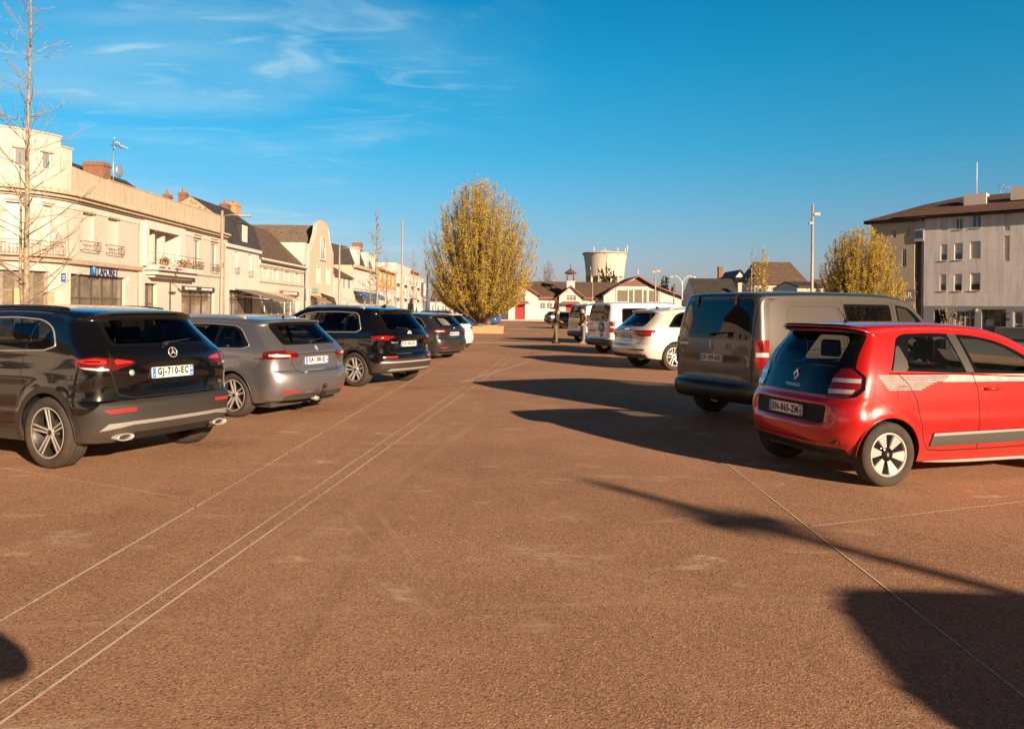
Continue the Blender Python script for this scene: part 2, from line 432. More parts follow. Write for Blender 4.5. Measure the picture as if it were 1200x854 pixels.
def spoke_bar(mb, a0, r0, h0, a1, r1, h1, y0, y1, d0=.028):
    """a tapered spoke from (angle a0, radius r0) to (a1,r1); half widths h0,h1; y0 inner / y1 outer face at hub and rim"""
    p0=Vector((math.sin(a0)*r0,0,math.cos(a0)*r0)); p1=Vector((math.sin(a1)*r1,0,math.cos(a1)*r1)); t=(p1-p0).normalized(); s=Vector((t.z,0,-t.x))
    V=[]
    for p,h,y in ((p0,h0,y0),(p1,h1,y1)):
        V += [p+s*h+Vector((0,y-d0,0)), p+s*h*.85+Vector((0,y,0)), p-s*h*.85+Vector((0,y,0)), p-s*h+Vector((0,y-d0,0))]
    mb.add(V,[(0,1,5,4),(1,2,6,5),(2,3,7,6),(3,2,1,0),(4,5,6,7),(0,4,7,3)],False)
WHEELS={}
def wheel(parent, x, y, r, style, wid=.215, rr=.23, name='wheel'):
    """y sign gives the side; built once per style with outer face +y, then shared and turned round"""
    key=(style,round(r,3),round(rr,3))
    if key not in WHEELS:
        h=wid/2
        ty=MB(); pr=[(rr-.012,-h*.70),(rr,-h*.86),(rr+.03,-h*.98),((rr+r)/2,-h*1.04),(r-.035,-h*.99),(r-.012,-h*.88)]
        g=[]
        for k,yy in enumerate((-.66,-.6,-.56,-.2,-.15,-.11,.11,.15,.2,.56,.6,.66)):
            g.append((r-(.009 if k%3==1 else .0), yy*h))
        pr=pr+g+[(a,-b) for a,b in pr[::-1]]
        ty.lathe(pr,56,ax='y')
        rim=MB(); rim.cm=0
        rim.lathe([(rr-.035,-h*.8),(rr-.030,h*.55),(rr-.016,h*.72),(rr-.010,h*.86)],48,ax='y'); rim.cm=1
        rim.lathe([(rr-.010,h*.86),(rr+.004,h*.90),(rr+.006,h*.84)],48,ax='y')
        yo=h*.62; yr=h*.80; N=5
        def hub(rad,cm,y=yo):
            rim.cm=cm; rim.lathe([(rad,y-.05),(rad,y-.004),(rad-.006,y),(.001,y+.003)],28,ax='y')
        if style=='star':                 # five V spokes, polished faces
            for k in range(5):
                a=2*math.pi*k/5
                for s in (-1,1):
                    rim.cm=1; spoke_bar(rim,a+s*.34,.045,.009,a+s*.105,rr-.010,.0085,yo,yr,.006)
                    rim.cm=0; spoke_bar(rim,a+s*.34,.045,.016,a+s*.08,rr-.010,.022,yo-.006,yr-.006,.03)
                rim.cm=0; spoke_bar(rim,a,rr*.50,.001,a,rr-.012,.014,yo+.0,yr-.008,.006)
            hub(.052,1); rim.cm=0; rim.lathe([(.028,yo+.004),(.001,yo+.006)],20,ax='y')
        elif style=='twin':
            for k in range(5):
                a=2*math.pi*k/5
                for s in (-1,1): rim.cm=1; spoke_bar(rim,a+s*.5,.050,.012,a+s*.20,rr-.012,.018,yo,yr,.03)
            hub(.062,1); rim.cm=0; rim.lathe([(.030,yo+.004),(.001,yo+.006)],20,ax='y')
        elif style=='blade':
            for k in range(5):
                a=2*math.pi*k/5
                for s in (-1,1):
                    rim.cm=1; spoke_bar(rim,a+s*.36,.055,.016,a+s*.17,rr-.012,.012,yo,yr,.008)
                    rim.cm=0; spoke_bar(rim,a+s*.36,.055,.018,a+s*.17,rr-.012,.014,yo-.008,yr-.008,.03)
            hub(.060,1); rim.cm=0; rim.lathe([(.028,yo+.004),(.001,yo+.006)],20,ax='y')
        elif style=='petal':              # wheel cover with pale petals on black
            rim.cm=2; rim.lathe([(rr-.008,yr-.008),(rr*.5,yo-.014),(.01,yo-.012)],40,ax='y')
            for k in range(6):
                a=2*math.pi*k/6+.2
                rim.cm=1; spoke_bar(rim,a,.062,.020,a+.07,rr-.008,.060,yo+.002,yr+.001,.012)
            rim.cm=1; rim.lathe([(rr-.016,yr-.004),(rr-.006,yr+.003),(rr+.002,yr)],48,ax='y')
            hub(.066,2,yo+.006)
            rim.cm=1; rim.M=Matrix.Translation((0,yo+.014,0)); 
            d=[(.0,.022),(.014,0),(0,-.022),(-.014,0)]; dd=[(a*.5,b*.6) for a,b in d]
            for q in range(4):
                e=(q+1)%4; rim.add([(d[q][0],0,d[q][1]),(d[e][0],0,d[e][1]),(dd[e][0],0,dd[e][1]),(dd[q][0],0,dd[q][1])],[(0,1,2,3)],False)
            rim.M=Matrix.Identity(4)
        else:                             # ten plain spokes
            for k in range(10):
                a=2*math.pi*k/10; rim.cm=1; spoke_bar(rim,a,.05,.014,a,rr-.012,.017,yo,yr,.03)
            hub(.062,1)
        dk=MB(); dk.lathe([(.05,-.02),(rr*.78,-.02),(rr*.78,.0),(.05,.0)],36,ax='y'); dk.cyl((0,-h*.8,0),rr-.05,.01,'y',28); dk.cyl((0,-h,0),.06,h*1.4,'y',16)
        WHEELS[key]=(ty,rim,dk)
        o=dk.build(name,M_disc,parent); a=ty.build('tyre',M_rub,o); b=rim.build('rim',[M_rimd,M_alu if style!='petal' else M_petal,M_gloss],o)
        WHEELS[key]=(o.data,a.data,b.data)
    else:
        d,t,ri=WHEELS[key]; o=link(bpy.data.objects.new(name,d),parent); a=link(bpy.data.objects.new('tyre',t),o); b=link(bpy.data.objects.new('rim',ri),o)
    o.location=(x,y,r-.004); o.rotation_euler=(0,random.uniform(0,6.28) if x>1.6 else .12,0 if y>0 else math.pi)
    return o
M_rimd=mat('dark_rim_paint',(.05,.048,.045),.4,.6,dust=((.16,.10,.06),.2,.5))
M_petal=mat('silver_wheel_paint',(.46,.45,.42),.35,.3)

def plate(parent, S, hit, zc, text, tilt=0., yc=0., w=.52, h=.11):
    p=hit('rear',yc,zc); out=Vector((-1,0,tilt)); M=frame(p+out.normalized()*.012,out)
    mb=MB(); mb.M=M; mb.prism(rpoly([(-w/2,-h/2),(w/2,-h/2),(w/2,h/2),(-w/2,h/2)],.01),-.012,.003,'z')
    o=mb.build('number_plate',M_plate,parent)
    for s in (-1,1):
        mb=MB(); mb.M=M
        a,b=(-w/2+.004,-w/2+.044) if s<0 else (w/2-.044,w/2-.004); mb.box(a,b,-h/2+.004,h/2-.004,.003,.0045)
        mb.build('plate_band',M_pblue,o)
    # plate bands: ring of tiny stars and a country letter left, department crest right
    mb=MB(); mb.M=M
    for k in range(10):
        a=k*math.pi/5; cx=-w/2+.024+.011*math.cos(a); cy=.022+.011*math.sin(a); mb.box(cx-.0014,cx+.0014,cy-.0014,cy+.0014,.0045,.0056)
    vs,fs=text_geo('F',.034,.001); mb.add([(v[0]-w/2+.024,v[1]-.026,v[2]+.005) for v in vs],fs,False)
    mb.box(w/2-.034,w/2-.014,.008,.036,.0045,.0056); mb.box(w/2-.036,w/2-.012,-.034,-.020,.0045,.0056)
    mb.build('band_mark',M_plate,o)
    vs,fs=text_geo(text,.098,.001,bold=.0045,sx=.78,spacing=1.20); mb=MB(); mb.M=M
    xs=[v[0] for v in vs]; k=min(1.,(w-.112)/(max(xs)-min(xs))); c=(max(xs)+min(xs))/2; ys=[v[1] for v in vs]; cy=(max(ys)+min(ys))/2
    mb.add([((v[0]-c)*k,v[1]-cy,v[2]+.0042) for v in vs],fs,False); mb.build('plate_text',M_ink,o)
    return o
def badge(parent, S, hit, kind, zc, yc=0., size=.05, m=None, tilt=.15, text=None, side=None, x=None, name='badge'):
    m=m or M_chrome; mb=MB()
    if side: p=hit('side',x,zc,side); out=Vector((0,side,tilt))
    else: p=hit('rear',yc,zc); out=Vector((-1,0,tilt))
    mb.M=frame(p+out.normalized()*.004,out); r=size
    def ring(cx,cy,rad,th): mb.tube([(cx+rad*math.cos(a),cy+rad*math.sin(a),0) for a in np.linspace(0,2*math.pi,25)[:-1]],th,6,closed=True)
    def bar(pts,th):
        mb.tube([(a,b,.002) for a,b in pts],th,6)
    if kind=='star':
        ring(0,0,r,.0045)
        for k in range(3):
            a=math.pi/2+k*2*math.pi/3; mb.prism([(math.cos(a)*r,math.sin(a)*r),(math.cos(a+1.05)*.009,math.sin(a+1.05)*.009),(0,0),(math.cos(a-1.05)*.009,math.sin(a-1.05)*.009)],0,.006,'z')
    elif kind=='vw':
        ring(0,0,r,.005); t=.0048
        bar([(-.35*r,.88*r),(0,.12*r),(.35*r,.88*r)],t); bar([(-.82*r,.45*r),(-.42*r,-.85*r),(0,.0),(.42*r,-.85*r),(.82*r,.45*r)],t)
        mb.lathe([(.001,-.002),(r,-.002)],24,ax='z')
    elif kind=='diamond':
        o_=[(0,r*1.25),(r*.85,0),(0,-r*1.25),(-r*.85,0)]; i_=[(a*.48,b*.55) for a,b in o_]
        for k in range(4):
            e=(k+1)%4; vs=[(*o_[k],0),(*o_[e],0),(*i_[e],0),(*i_[k],0),(*[.75*a+.25*b for a,b in zip(o_[k],i_[k])],.009),(*[.75*a+.25*b for a,b in zip(o_[e],i_[e])],.009),(*i_[e],.005),(*i_[k],.005)]
            mb.add(vs,[(0,1,5,4),(4,5,6,7),(7,6,2,3)],False)
    elif kind=='lion':                         # a rearing outline: head, body, forelegs, hind legs, tail
        t=.0055*r/.05; k=r/.05
        for pts in ([(-.012,.045),(.004,.050),(.012,.040),(.004,.030),(-.006,.012),(-.010,-.006),(-.004,-.022)],[(-.012,.045),(-.022,.036),(-.012,.030)],
                    [(.000,.020),(-.020,.022),(-.028,.012)],[(-.004,.008),(-.020,.002),(-.024,-.010)],[(-.006,-.018),(-.018,-.032),(-.016,-.048),(-.026,-.050)],
                    [(.000,-.018),(.012,-.030),(.008,-.046),(.016,-.050)],[(.004,-.008),(.022,-.004),(.026,.012),(.018,.022),(.024,.032)]):
            bar([(a*k,b*k) for a,b in pts],t)
    elif kind=='rings':
        for k in range(4): ring((k-1.5)*r*1.45,0,r,.0035)
    elif kind=='oval':
        mb.lathe([(.03,0),(.03,.004),(.001,.006)],20,ax='z'); mb.v=[v for v in mb.v]
    elif kind=='text':
        vs,fs=text_geo(text,size,.004,bold=.001,sx=1.15,spacing=1.15); mb.add(vs,fs,False)
    return mb.build(name,m,parent)

def build_car(S, label, loc, rot, group=None, cat='car', name='parked_car', res=.04):
    root=thing(name,label,cat,loc,rot,group)
    sf=body_surface(S,res)
    bvh=BVHTree.FromPolygons([Vector(v) for v in sf.v],sf.f)
    def hit(kind,a,b,side=1):
        if kind=='rear': h=bvh.ray_cast(Vector((-1.,a,b)),Vector((1,0,0)))[0]; return h or Vector((0,a,b))
        if kind=='side': h=bvh.ray_cast(Vector((a,side*3.,b)),Vector((0,-side,0)))[0]; return h or Vector((a,side*.9,b))
        if kind=='top': h=bvh.ray_cast(Vector((a,b,4.)),Vector((0,0,-1)))[0]; return h or Vector((a,b,1.5))
        if kind=='bot': h=bvh.ray_cast(Vector((a,b,-1.)),Vector((0,0,1)))[0]; return h or Vector((a,b,.25))
        h=bvh.ray_cast(Vector((S['L']+2,a,b)),Vector((-1,0,0)))[0]; return h or Vector((S['L'],a,b))
    S['hit']=hit; ar=S['arch']; wz=S['wr']; paint=S['paint']
    circ=lambda ax,r,n=36:[(ax+r*math.cos(2*math.pi*k/n),wz+r*math.sin(2*math.pi*k/n)) for k in range(n)]
    parts=[]
    ysd=lambda s,lim=.35:(lambda V:V[:,1]*s>lim)
    # wheel arches: open holes, with lip and liner
    clad=None; zbot=S.get('zbot',.27); al=math.asin(max(-.9,min(.9,(zbot+.015-wz)/ar)))
    for ax in (S['ax0'],S['ax1']):
        for s in (-1,1):
            lip=MB(); liner=MB()
            if S.get('arch_trim'):
                c=sf.cut(SIDE,circ(ax,ar+S['arch_trim']),ysd(s,.5)); c.cut(SIDE,circ(ax,ar),ysd(s,.5)); clad=(clad or [])+[c]
            else: sf.cut(SIDE,circ(ax,ar),ysd(s,.5))
            pts=[]
            for k in range(37):
                a=al+(math.pi-2*al)*k/36; x=ax+ar*math.cos(a); z=wz+ar*math.sin(a); pts.append((x,z))
            w=[float(S['w'](x,z)) for x,z in pts]
            pr=[(-.002,0),(.004,.0),(.030,.004)]; vs=[];fs=[]
            for (x,z),ww in zip(pts,w):
                for dy,dr in ((-.003,-.004),(.004,.0),(.006,.010),(-.035,.012)):
                    sc=(ar+dr*-1)/ar if False else 1
                    vs.append((ax+(x-ax)*(1-(.0 if dr>.005 else .012*(dr<=0))),s*(ww+dy),wz+(z-wz)*(1-(.0 if dr>.005 else .012*(dr<=0)))))
            for k in range(36):
                for j in range(3): fs.append((k*4+j,k*4+j+1,(k+1)*4+j+1,(k+1)*4+j))
            lip.add(vs,fs,True)
            vs=[];fs=[]
            for (x,z),ww in zip(pts,w):
                vs += [(x,s*(ww-.004),z),(x,s*(ww-.34),z)]
            for k in range(36): fs.append((k*2,k*2+1,k*2+3,k*2+2))
            vs.append((ax,s*.45,wz)); c=len(vs)-1
            for k in range(36): fs.append((k*2+1,c,k*2+3))
            liner.add(vs,fs,True)
            lip.build('arch_lip',S.get('cladding',M_blk) if S.get('arch_trim') else paint,root); liner.build('arch_liner',M_blk,root)
    Mclad=S.get('cladding',M_blk)
    # extra removed / recoloured regions
    outp={}
    for rg in S['regions']:
        nm,kind,polys,m=rg[:4]; opt=rg[4] if len(rg)>4 else {}
        if not isinstance(polys[0][0],(tuple,list)): polys=[polys]
        sides=opt.get('sides',(-1,1)) if kind in ('side','wrap') else (0,)
        for s in sides:
            got=None
            for pl in polys:
                if kind=='side': pj=SIDE; fl=ysd(s,opt.get('lim',.35))
                elif kind=='wrap': pj=WRAP(S.get('xa',1.1)); fl=(lambda V,s=s:(V[:,1]*s>-.001)&(V[:,0]<S.get('xa',1.1)-.03))
                elif kind=='rear': pj=REAR; fl=(lambda V:V[:,0]<opt.get('xmax',1.0))
                elif kind=='front': pj=REAR; fl=(lambda V:V[:,0]>opt.get('xmin',2.5))
                else: pj=TOPV; fl=(lambda V:V[:,2]>opt.get('zmin',1.2))
                src = outp[opt['from']][s] if opt.get('from') else sf
                g=src.cut(pj,pl,fl); got=g if got is None else got.merge(g)
            outp.setdefault(nm if not opt.get('key') else opt['key'],{})[s]=got
            parts.append((nm,m,got,opt))
    body=sf.obj('body',paint,root)
    for c in (clad or []): c.obj('wheel_arch_trim',Mclad,root,.004)
    sf.obj('inner_lining',M_dark,root,-.035)
    for nm,m,g,opt in parts:
        if nm.startswith('_') and not g.f: continue
        if nm=='void': continue
        o=g.obj(nm,m,root,opt.get('off',0.))
        if o and opt.get('label'): o['label']=opt['label']
    # outline trims that follow the side glass
    for tr in S.get('trims',[]):
        pts,rad,m,closed,nm=tr
        for s in (-1,1):
            P=[]
            for k in range(len(pts)-(0 if closed else 1)):
                a=pts[k]; b=pts[(k+1)%len(pts)]; n=max(1,int(math.hypot(a[0]-b[0],a[1]-b[1])/.06))
                for q in range(n): t=q/n; P.append((a[0]+(b[0]-a[0])*t,a[1]+(b[1]-a[1])*t))
            if not closed: P.append(pts[-1])
            mb=MB(); mb.tube([(x,s*(float(S['w'](x,z))+.002),z) for x,z in P],rad,6,True,closed); mb.build(nm,m,root)
    for x in (S['ax0'],S['ax1']):
        for s in (-1,1): wheel(root,x,s*S['track']/2,S['wr'],S['wheel'],S.get('ww',.215),S.get('rr',.23))
    # cabin
    cb=S['cabin']      # dict: floor z, rear seat x, front seat x, half width, dash x, shelf
    hw=cb['hw']; seat=S.get('seat',M_seat)
    def one_seat(x,y,w,hd,nm,back=.62,head=True,zf=cb['z']):
        mb=MB(); mb.prism(rpoly([(x,zf),(x+.50,zf+.03),(x+.52,zf+.16),(x-.02,zf+.12)],.04),y-w/2,y+w/2,'y')
        mb.prism(rpoly([(x-.02,zf+.08),(x+.10,zf+.10),(x-.08,zf+back+.08),(x-.17,zf+back+.05)],.04),y-w/2+.01,y+w/2-.01,'y')
        o=mb.build(nm,seat,root,.03,3)
        hs=MB()
        for yy in hd:
            hs.prism(rpoly([(x-.20,zf+back+.10),(x-.11,zf+back+.11),(x-.125,zf+back+.29),(x-.19,zf+back+.28)],.04),y+yy-.125,y+yy+.125,'y')
        if hd: hs.build('headrest',seat,o,.04,3)
    if cb.get('rows',2)>=2: one_seat(cb['xr'],0,hw*1.75,(-hw*.55,0,hw*.55) if not cb.get('two') else (-hw*.5,hw*.5),'rear_seat',cb.get('back',.58))
    for s in (-1,1): one_seat(cb['xf'],s*hw*.55,.50,(0,),'front_seat',.62)
    mb=MB(); mb.box(cb.get('x0',.35),cb['xd']+.3,-hw-.1,hw+.1,cb['z']-.22,cb['z']-.05)
    mb.prism([(cb['xd'],cb['z']+.1),(cb['xd']+.5,cb['z']+.1),(cb['xd']+.5,cb['zd']-.04),(cb['xd']+.05,cb['zd'])],-hw-.08,hw+.08,'y')
    if cb.get('shelf'): mb.box(cb['shelf'][0],cb['shelf'][1],-hw,hw,cb['shelf'][2],cb['shelf'][2]+.03)
    mb.build('cabin_trim',M_dark,root)
    mb=MB(); c=Vector((cb['xd']-.12,hw*.55,cb['zd']-.02)); mb.tube([c+Vector((.06*math.sin(a),.18*math.cos(a),.17*math.sin(a))) for a in np.linspace(0,2*math.pi,25)[:-1]],.014,6,closed=True)
    mb.box(c.x-.01,c.x+.02,c.y-.17,c.y+.17,c.z-.02,c.z+.02); mb.build('steering_wheel',M_blk,root)
    # mirrors
    mx,mz=S['mirror']
    for s in (-1,1):
        y=float(S['w'](mx,mz)); mb=MB(); mb.M=Matrix.Translation((mx+.03,s*(y+.13),mz+.06))
        mb.prism(rpoly([(-.06,-.08),(.05,-.07),(.09,.01),(.04,.09),(-.06,.08)],.03),-.11,.11,'y')
        o=mb.build('door_mirror',S.get('mirror_mat',paint),root,.03,3)
        mb=MB(); mb.box(mx-.01,mx+.05,min(s*(y-.02),s*(y+.05)),max(s*(y-.02),s*(y+.05)),mz-.01,mz+.03); mb.build('mirror_foot',M_blk,o)
    # handles
    for hx,hz,hm in S.get('handles',[]):
        for s in (-1,1):
            y=float(S['w'](hx,hz)); mb=MB(); mb.tube([(hx-.10,s*(y-.005),hz),(hx-.085,s*(y+.028),hz),(hx,s*(y+.034),hz+.003),(hx+.085,s*(y+.028),hz+.003),(hx+.10,s*(y-.005),hz)],[.012,.013,.013,.013,.012],8)
            mb.build('door_handle',hm,root)
    # antenna
    if S.get('fin'):
        x,y=S['fin'][:2]; p=hit('top',x,y); mb=MB()
        if S['fin'][2]=='fin': mb.prism([(-.02,-.01),(.14,-.01),(.02,.055),(-.01,.06)],-.012,.012,'y'); 
        else: mb.tube([(.0,0,-.01),(0,0,.02)],[.03,.014],10); mb.tube([(0,0,.02),(-.10,0,S['fin'][3])],[.005,.003],6)
        mb.v=[v+p for v in mb.v]; mb.build('roof_antenna',M_gloss,root)
    for k in S.get('extra',[]): k(root,S,hit)
    return root
def wiper(z0,y0,ln,z1,xo=.03):
    def f(root,S,hit):
        P=[]
        for t in np.linspace(0,1,7):
            y=y0-ln*t; z=z0+(z1-z0)*t; p=hit('rear',y,z); P.append(p+Vector((-xo,0,.012)))
        mb=MB(); mb.tube(P,[.012,.010,.008,.007,.006,.006,.005],6); p=hit('rear',y0,z0); mb.cyl((p.x-.04,p.y,p.z),.022,.05,'x',12); mb.build('rear_wiper',M_blk,root)
    return f
def rails(x0,x1,y,m,lift=.045):
    def f(root,S,hit):
        for s in (-1,1):
            P=[]
            for k,x in enumerate(np.linspace(x0,x1,14)):
                yy=s*y(x) if callable(y) else s*y; p=hit('top',x,yy); P.append(p+Vector((0,0,lift*min(1,min(k,13-k)/1.5)+.006)))
            mb=MB(); mb.tube(P,.016,8); mb.build('roof_rail',m,root)
    return f
def exhaust(y,z,x=.10,w=.09,h=.035):
    def f(root,S,hit):
        for s in (-1,1):
            mb=MB(); mb.M=Matrix.Translation((x,s*y,z))
            o=[(w*math.cos(a)*(1 if abs(math.cos(a))<.7 else 1),h*math.sin(a)) for a in np.linspace(0,2*math.pi,21)[:-1]]; i=[(a*.8,b*.68) for a,b in o]; n=20
            vs=[(0,*p) for p in o]+[(-.012,a*.93,b*.9) for a,b in o]+[(.0,*p) for p in i]+[(.10,*p) for p in i]+[(.12,a*1.02,b*1.02) for a,b in o]
            fs=[]
            for k in range(n):
                q=(k+1)%n; fs += [(k,q,n+q,n+k),(n+k,n+q,2*n+q,2*n+k),(2*n+k,2*n+q,3*n+q,3*n+k),(k,4*n+k,4*n+q,q)]
            fs.append(tuple(range(4*n-1,3*n-1,-1))); mb.add(vs,fs,True); mb.build('exhaust_tip',[M_alu],root)
    return f
def seam(name,proj,pts,wd=.006,**kw):
    """a shut line as a chain of thin quads"""
    pl=[]
    for a,b in zip(pts[:-1],pts[1:]):
        d=Vector((b[0]-a[0],b[1]-a[1])); l=d.length; 
        if l<1e-6: continue
        d/=l; n=Vector((-d.y,d.x))*wd/2; e=d*wd*.3
        pl.append([(a[0]-e.x+n.x,a[1]-e.y+n.y),(a[0]-e.x-n.x,a[1]-e.y-n.y),(b[0]+e.x-n.x,b[1]+e.y-n.y),(b[0]+e.x+n.x,b[1]+e.y+n.y)])
    return (name,proj,pl,M_gasket,dict(off=-.004,**kw))
# ================================================================== the vehicles
DUST=(.20,.13,.08)
P_black=mat('black_car_paint',(.0035,.0035,.004),.12,coat=1.,dust=(DUST,.10,.7))
P_grey=mat('grey_metallic_paint',(.25,.248,.275),.33,.75,coat=1.,dust=(DUST,.55,.75))
P_red=mat('red_car_paint',(.46,.008,.009),.30,.15,coat=1.,dust=(DUST,.38,.55))
P_van=mat('taupe_van_paint',(.115,.103,.095),.42,.85,coat=.6,dust=((.09,.07,.05),.35,.8))
P_white=mat('white_car_paint',(.74,.72,.67),.28,coat=1.,dust=(DUST,.45,.8))
P_pearl=mat('pearl_white_paint',(.66,.61,.53),.3,.25,coat=1.,dust=(DUST,.5,.8))
P_anth=mat('anthracite_paint',(.045,.048,.055),.25,.6,coat=1.,dust=(DUST,.5,.8))
P_silver=mat('silver_paint',(.42,.41,.40),.3,.75,coat=1.,dust=(DUST,.5,.8))
P_blue=mat('blue_car_paint',(.02,.12,.42),.25,.2,coat=1.)
M_cladgrey=mat('grey_plastic_cladding',(.024,.021,.019),.60,bump=.25,bscale=400,dust=((.16,.11,.07),.62,.58))
M_strip=mat('satin_silver_strip',(.50,.50,.50),.35,.6)
SEC=[(.15,.10),(.25,.06),(.40,.022),(.60,.002),(.80,.006),(1.0,.04),(1.08,.065),(1.30,.165),(1.50,.285),(1.65,.39)]
def shift_sec(dz,k=1.): return [(z+(dz if z>.7 else 0),v*k) for z,v in SEC]
def suv_front(L,xw,zh,bz=.24,H=1.5):
    """windscreen, bonnet and nose; xw = screen base, zh its height"""
    return [(xw,zh,xw-.42,zh-.01,2.6,'c'),(xw+.35,zh-.05,xw+.15,zh-.06,2.6),(L-.35,zh-.17,L-.65,zh-.19,2.6),(L-.10,zh-.30,L-.60,zh-.32,2.4),(L-.01,zh-.48,L-.62,.55,2.4),
            (L,.42,L-.62,.42,2.6),(L-.06,bz,L-.62,bz+.04,2.6),(L-.5,bz-.04,L-.75,bz+.01,3)]
def front_regions(L,zh,pl=M_gloss):
    z1=zh-.33
    return [('front_grille','front',rpoly([(-.45,z1-.22),(.45,z1-.22),(.52,z1-.02),(-.52,z1-.02)],.05),pl),
            ('lower_grille','front',rpoly([(-.6,.26),(.6,.26),(.66,.38),(-.66,.38)],.04),pl),
            ('headlight','front',rpoly([(.58,z1-.13),(.86,z1-.06),(.90,z1+.08),(.60,z1-.01)],.03),M_clr),('headlight','front',rpoly([(-.58,z1-.13),(-.60,z1-.01),(-.90,z1+.08),(-.86,z1-.06)],.03),M_clr)]

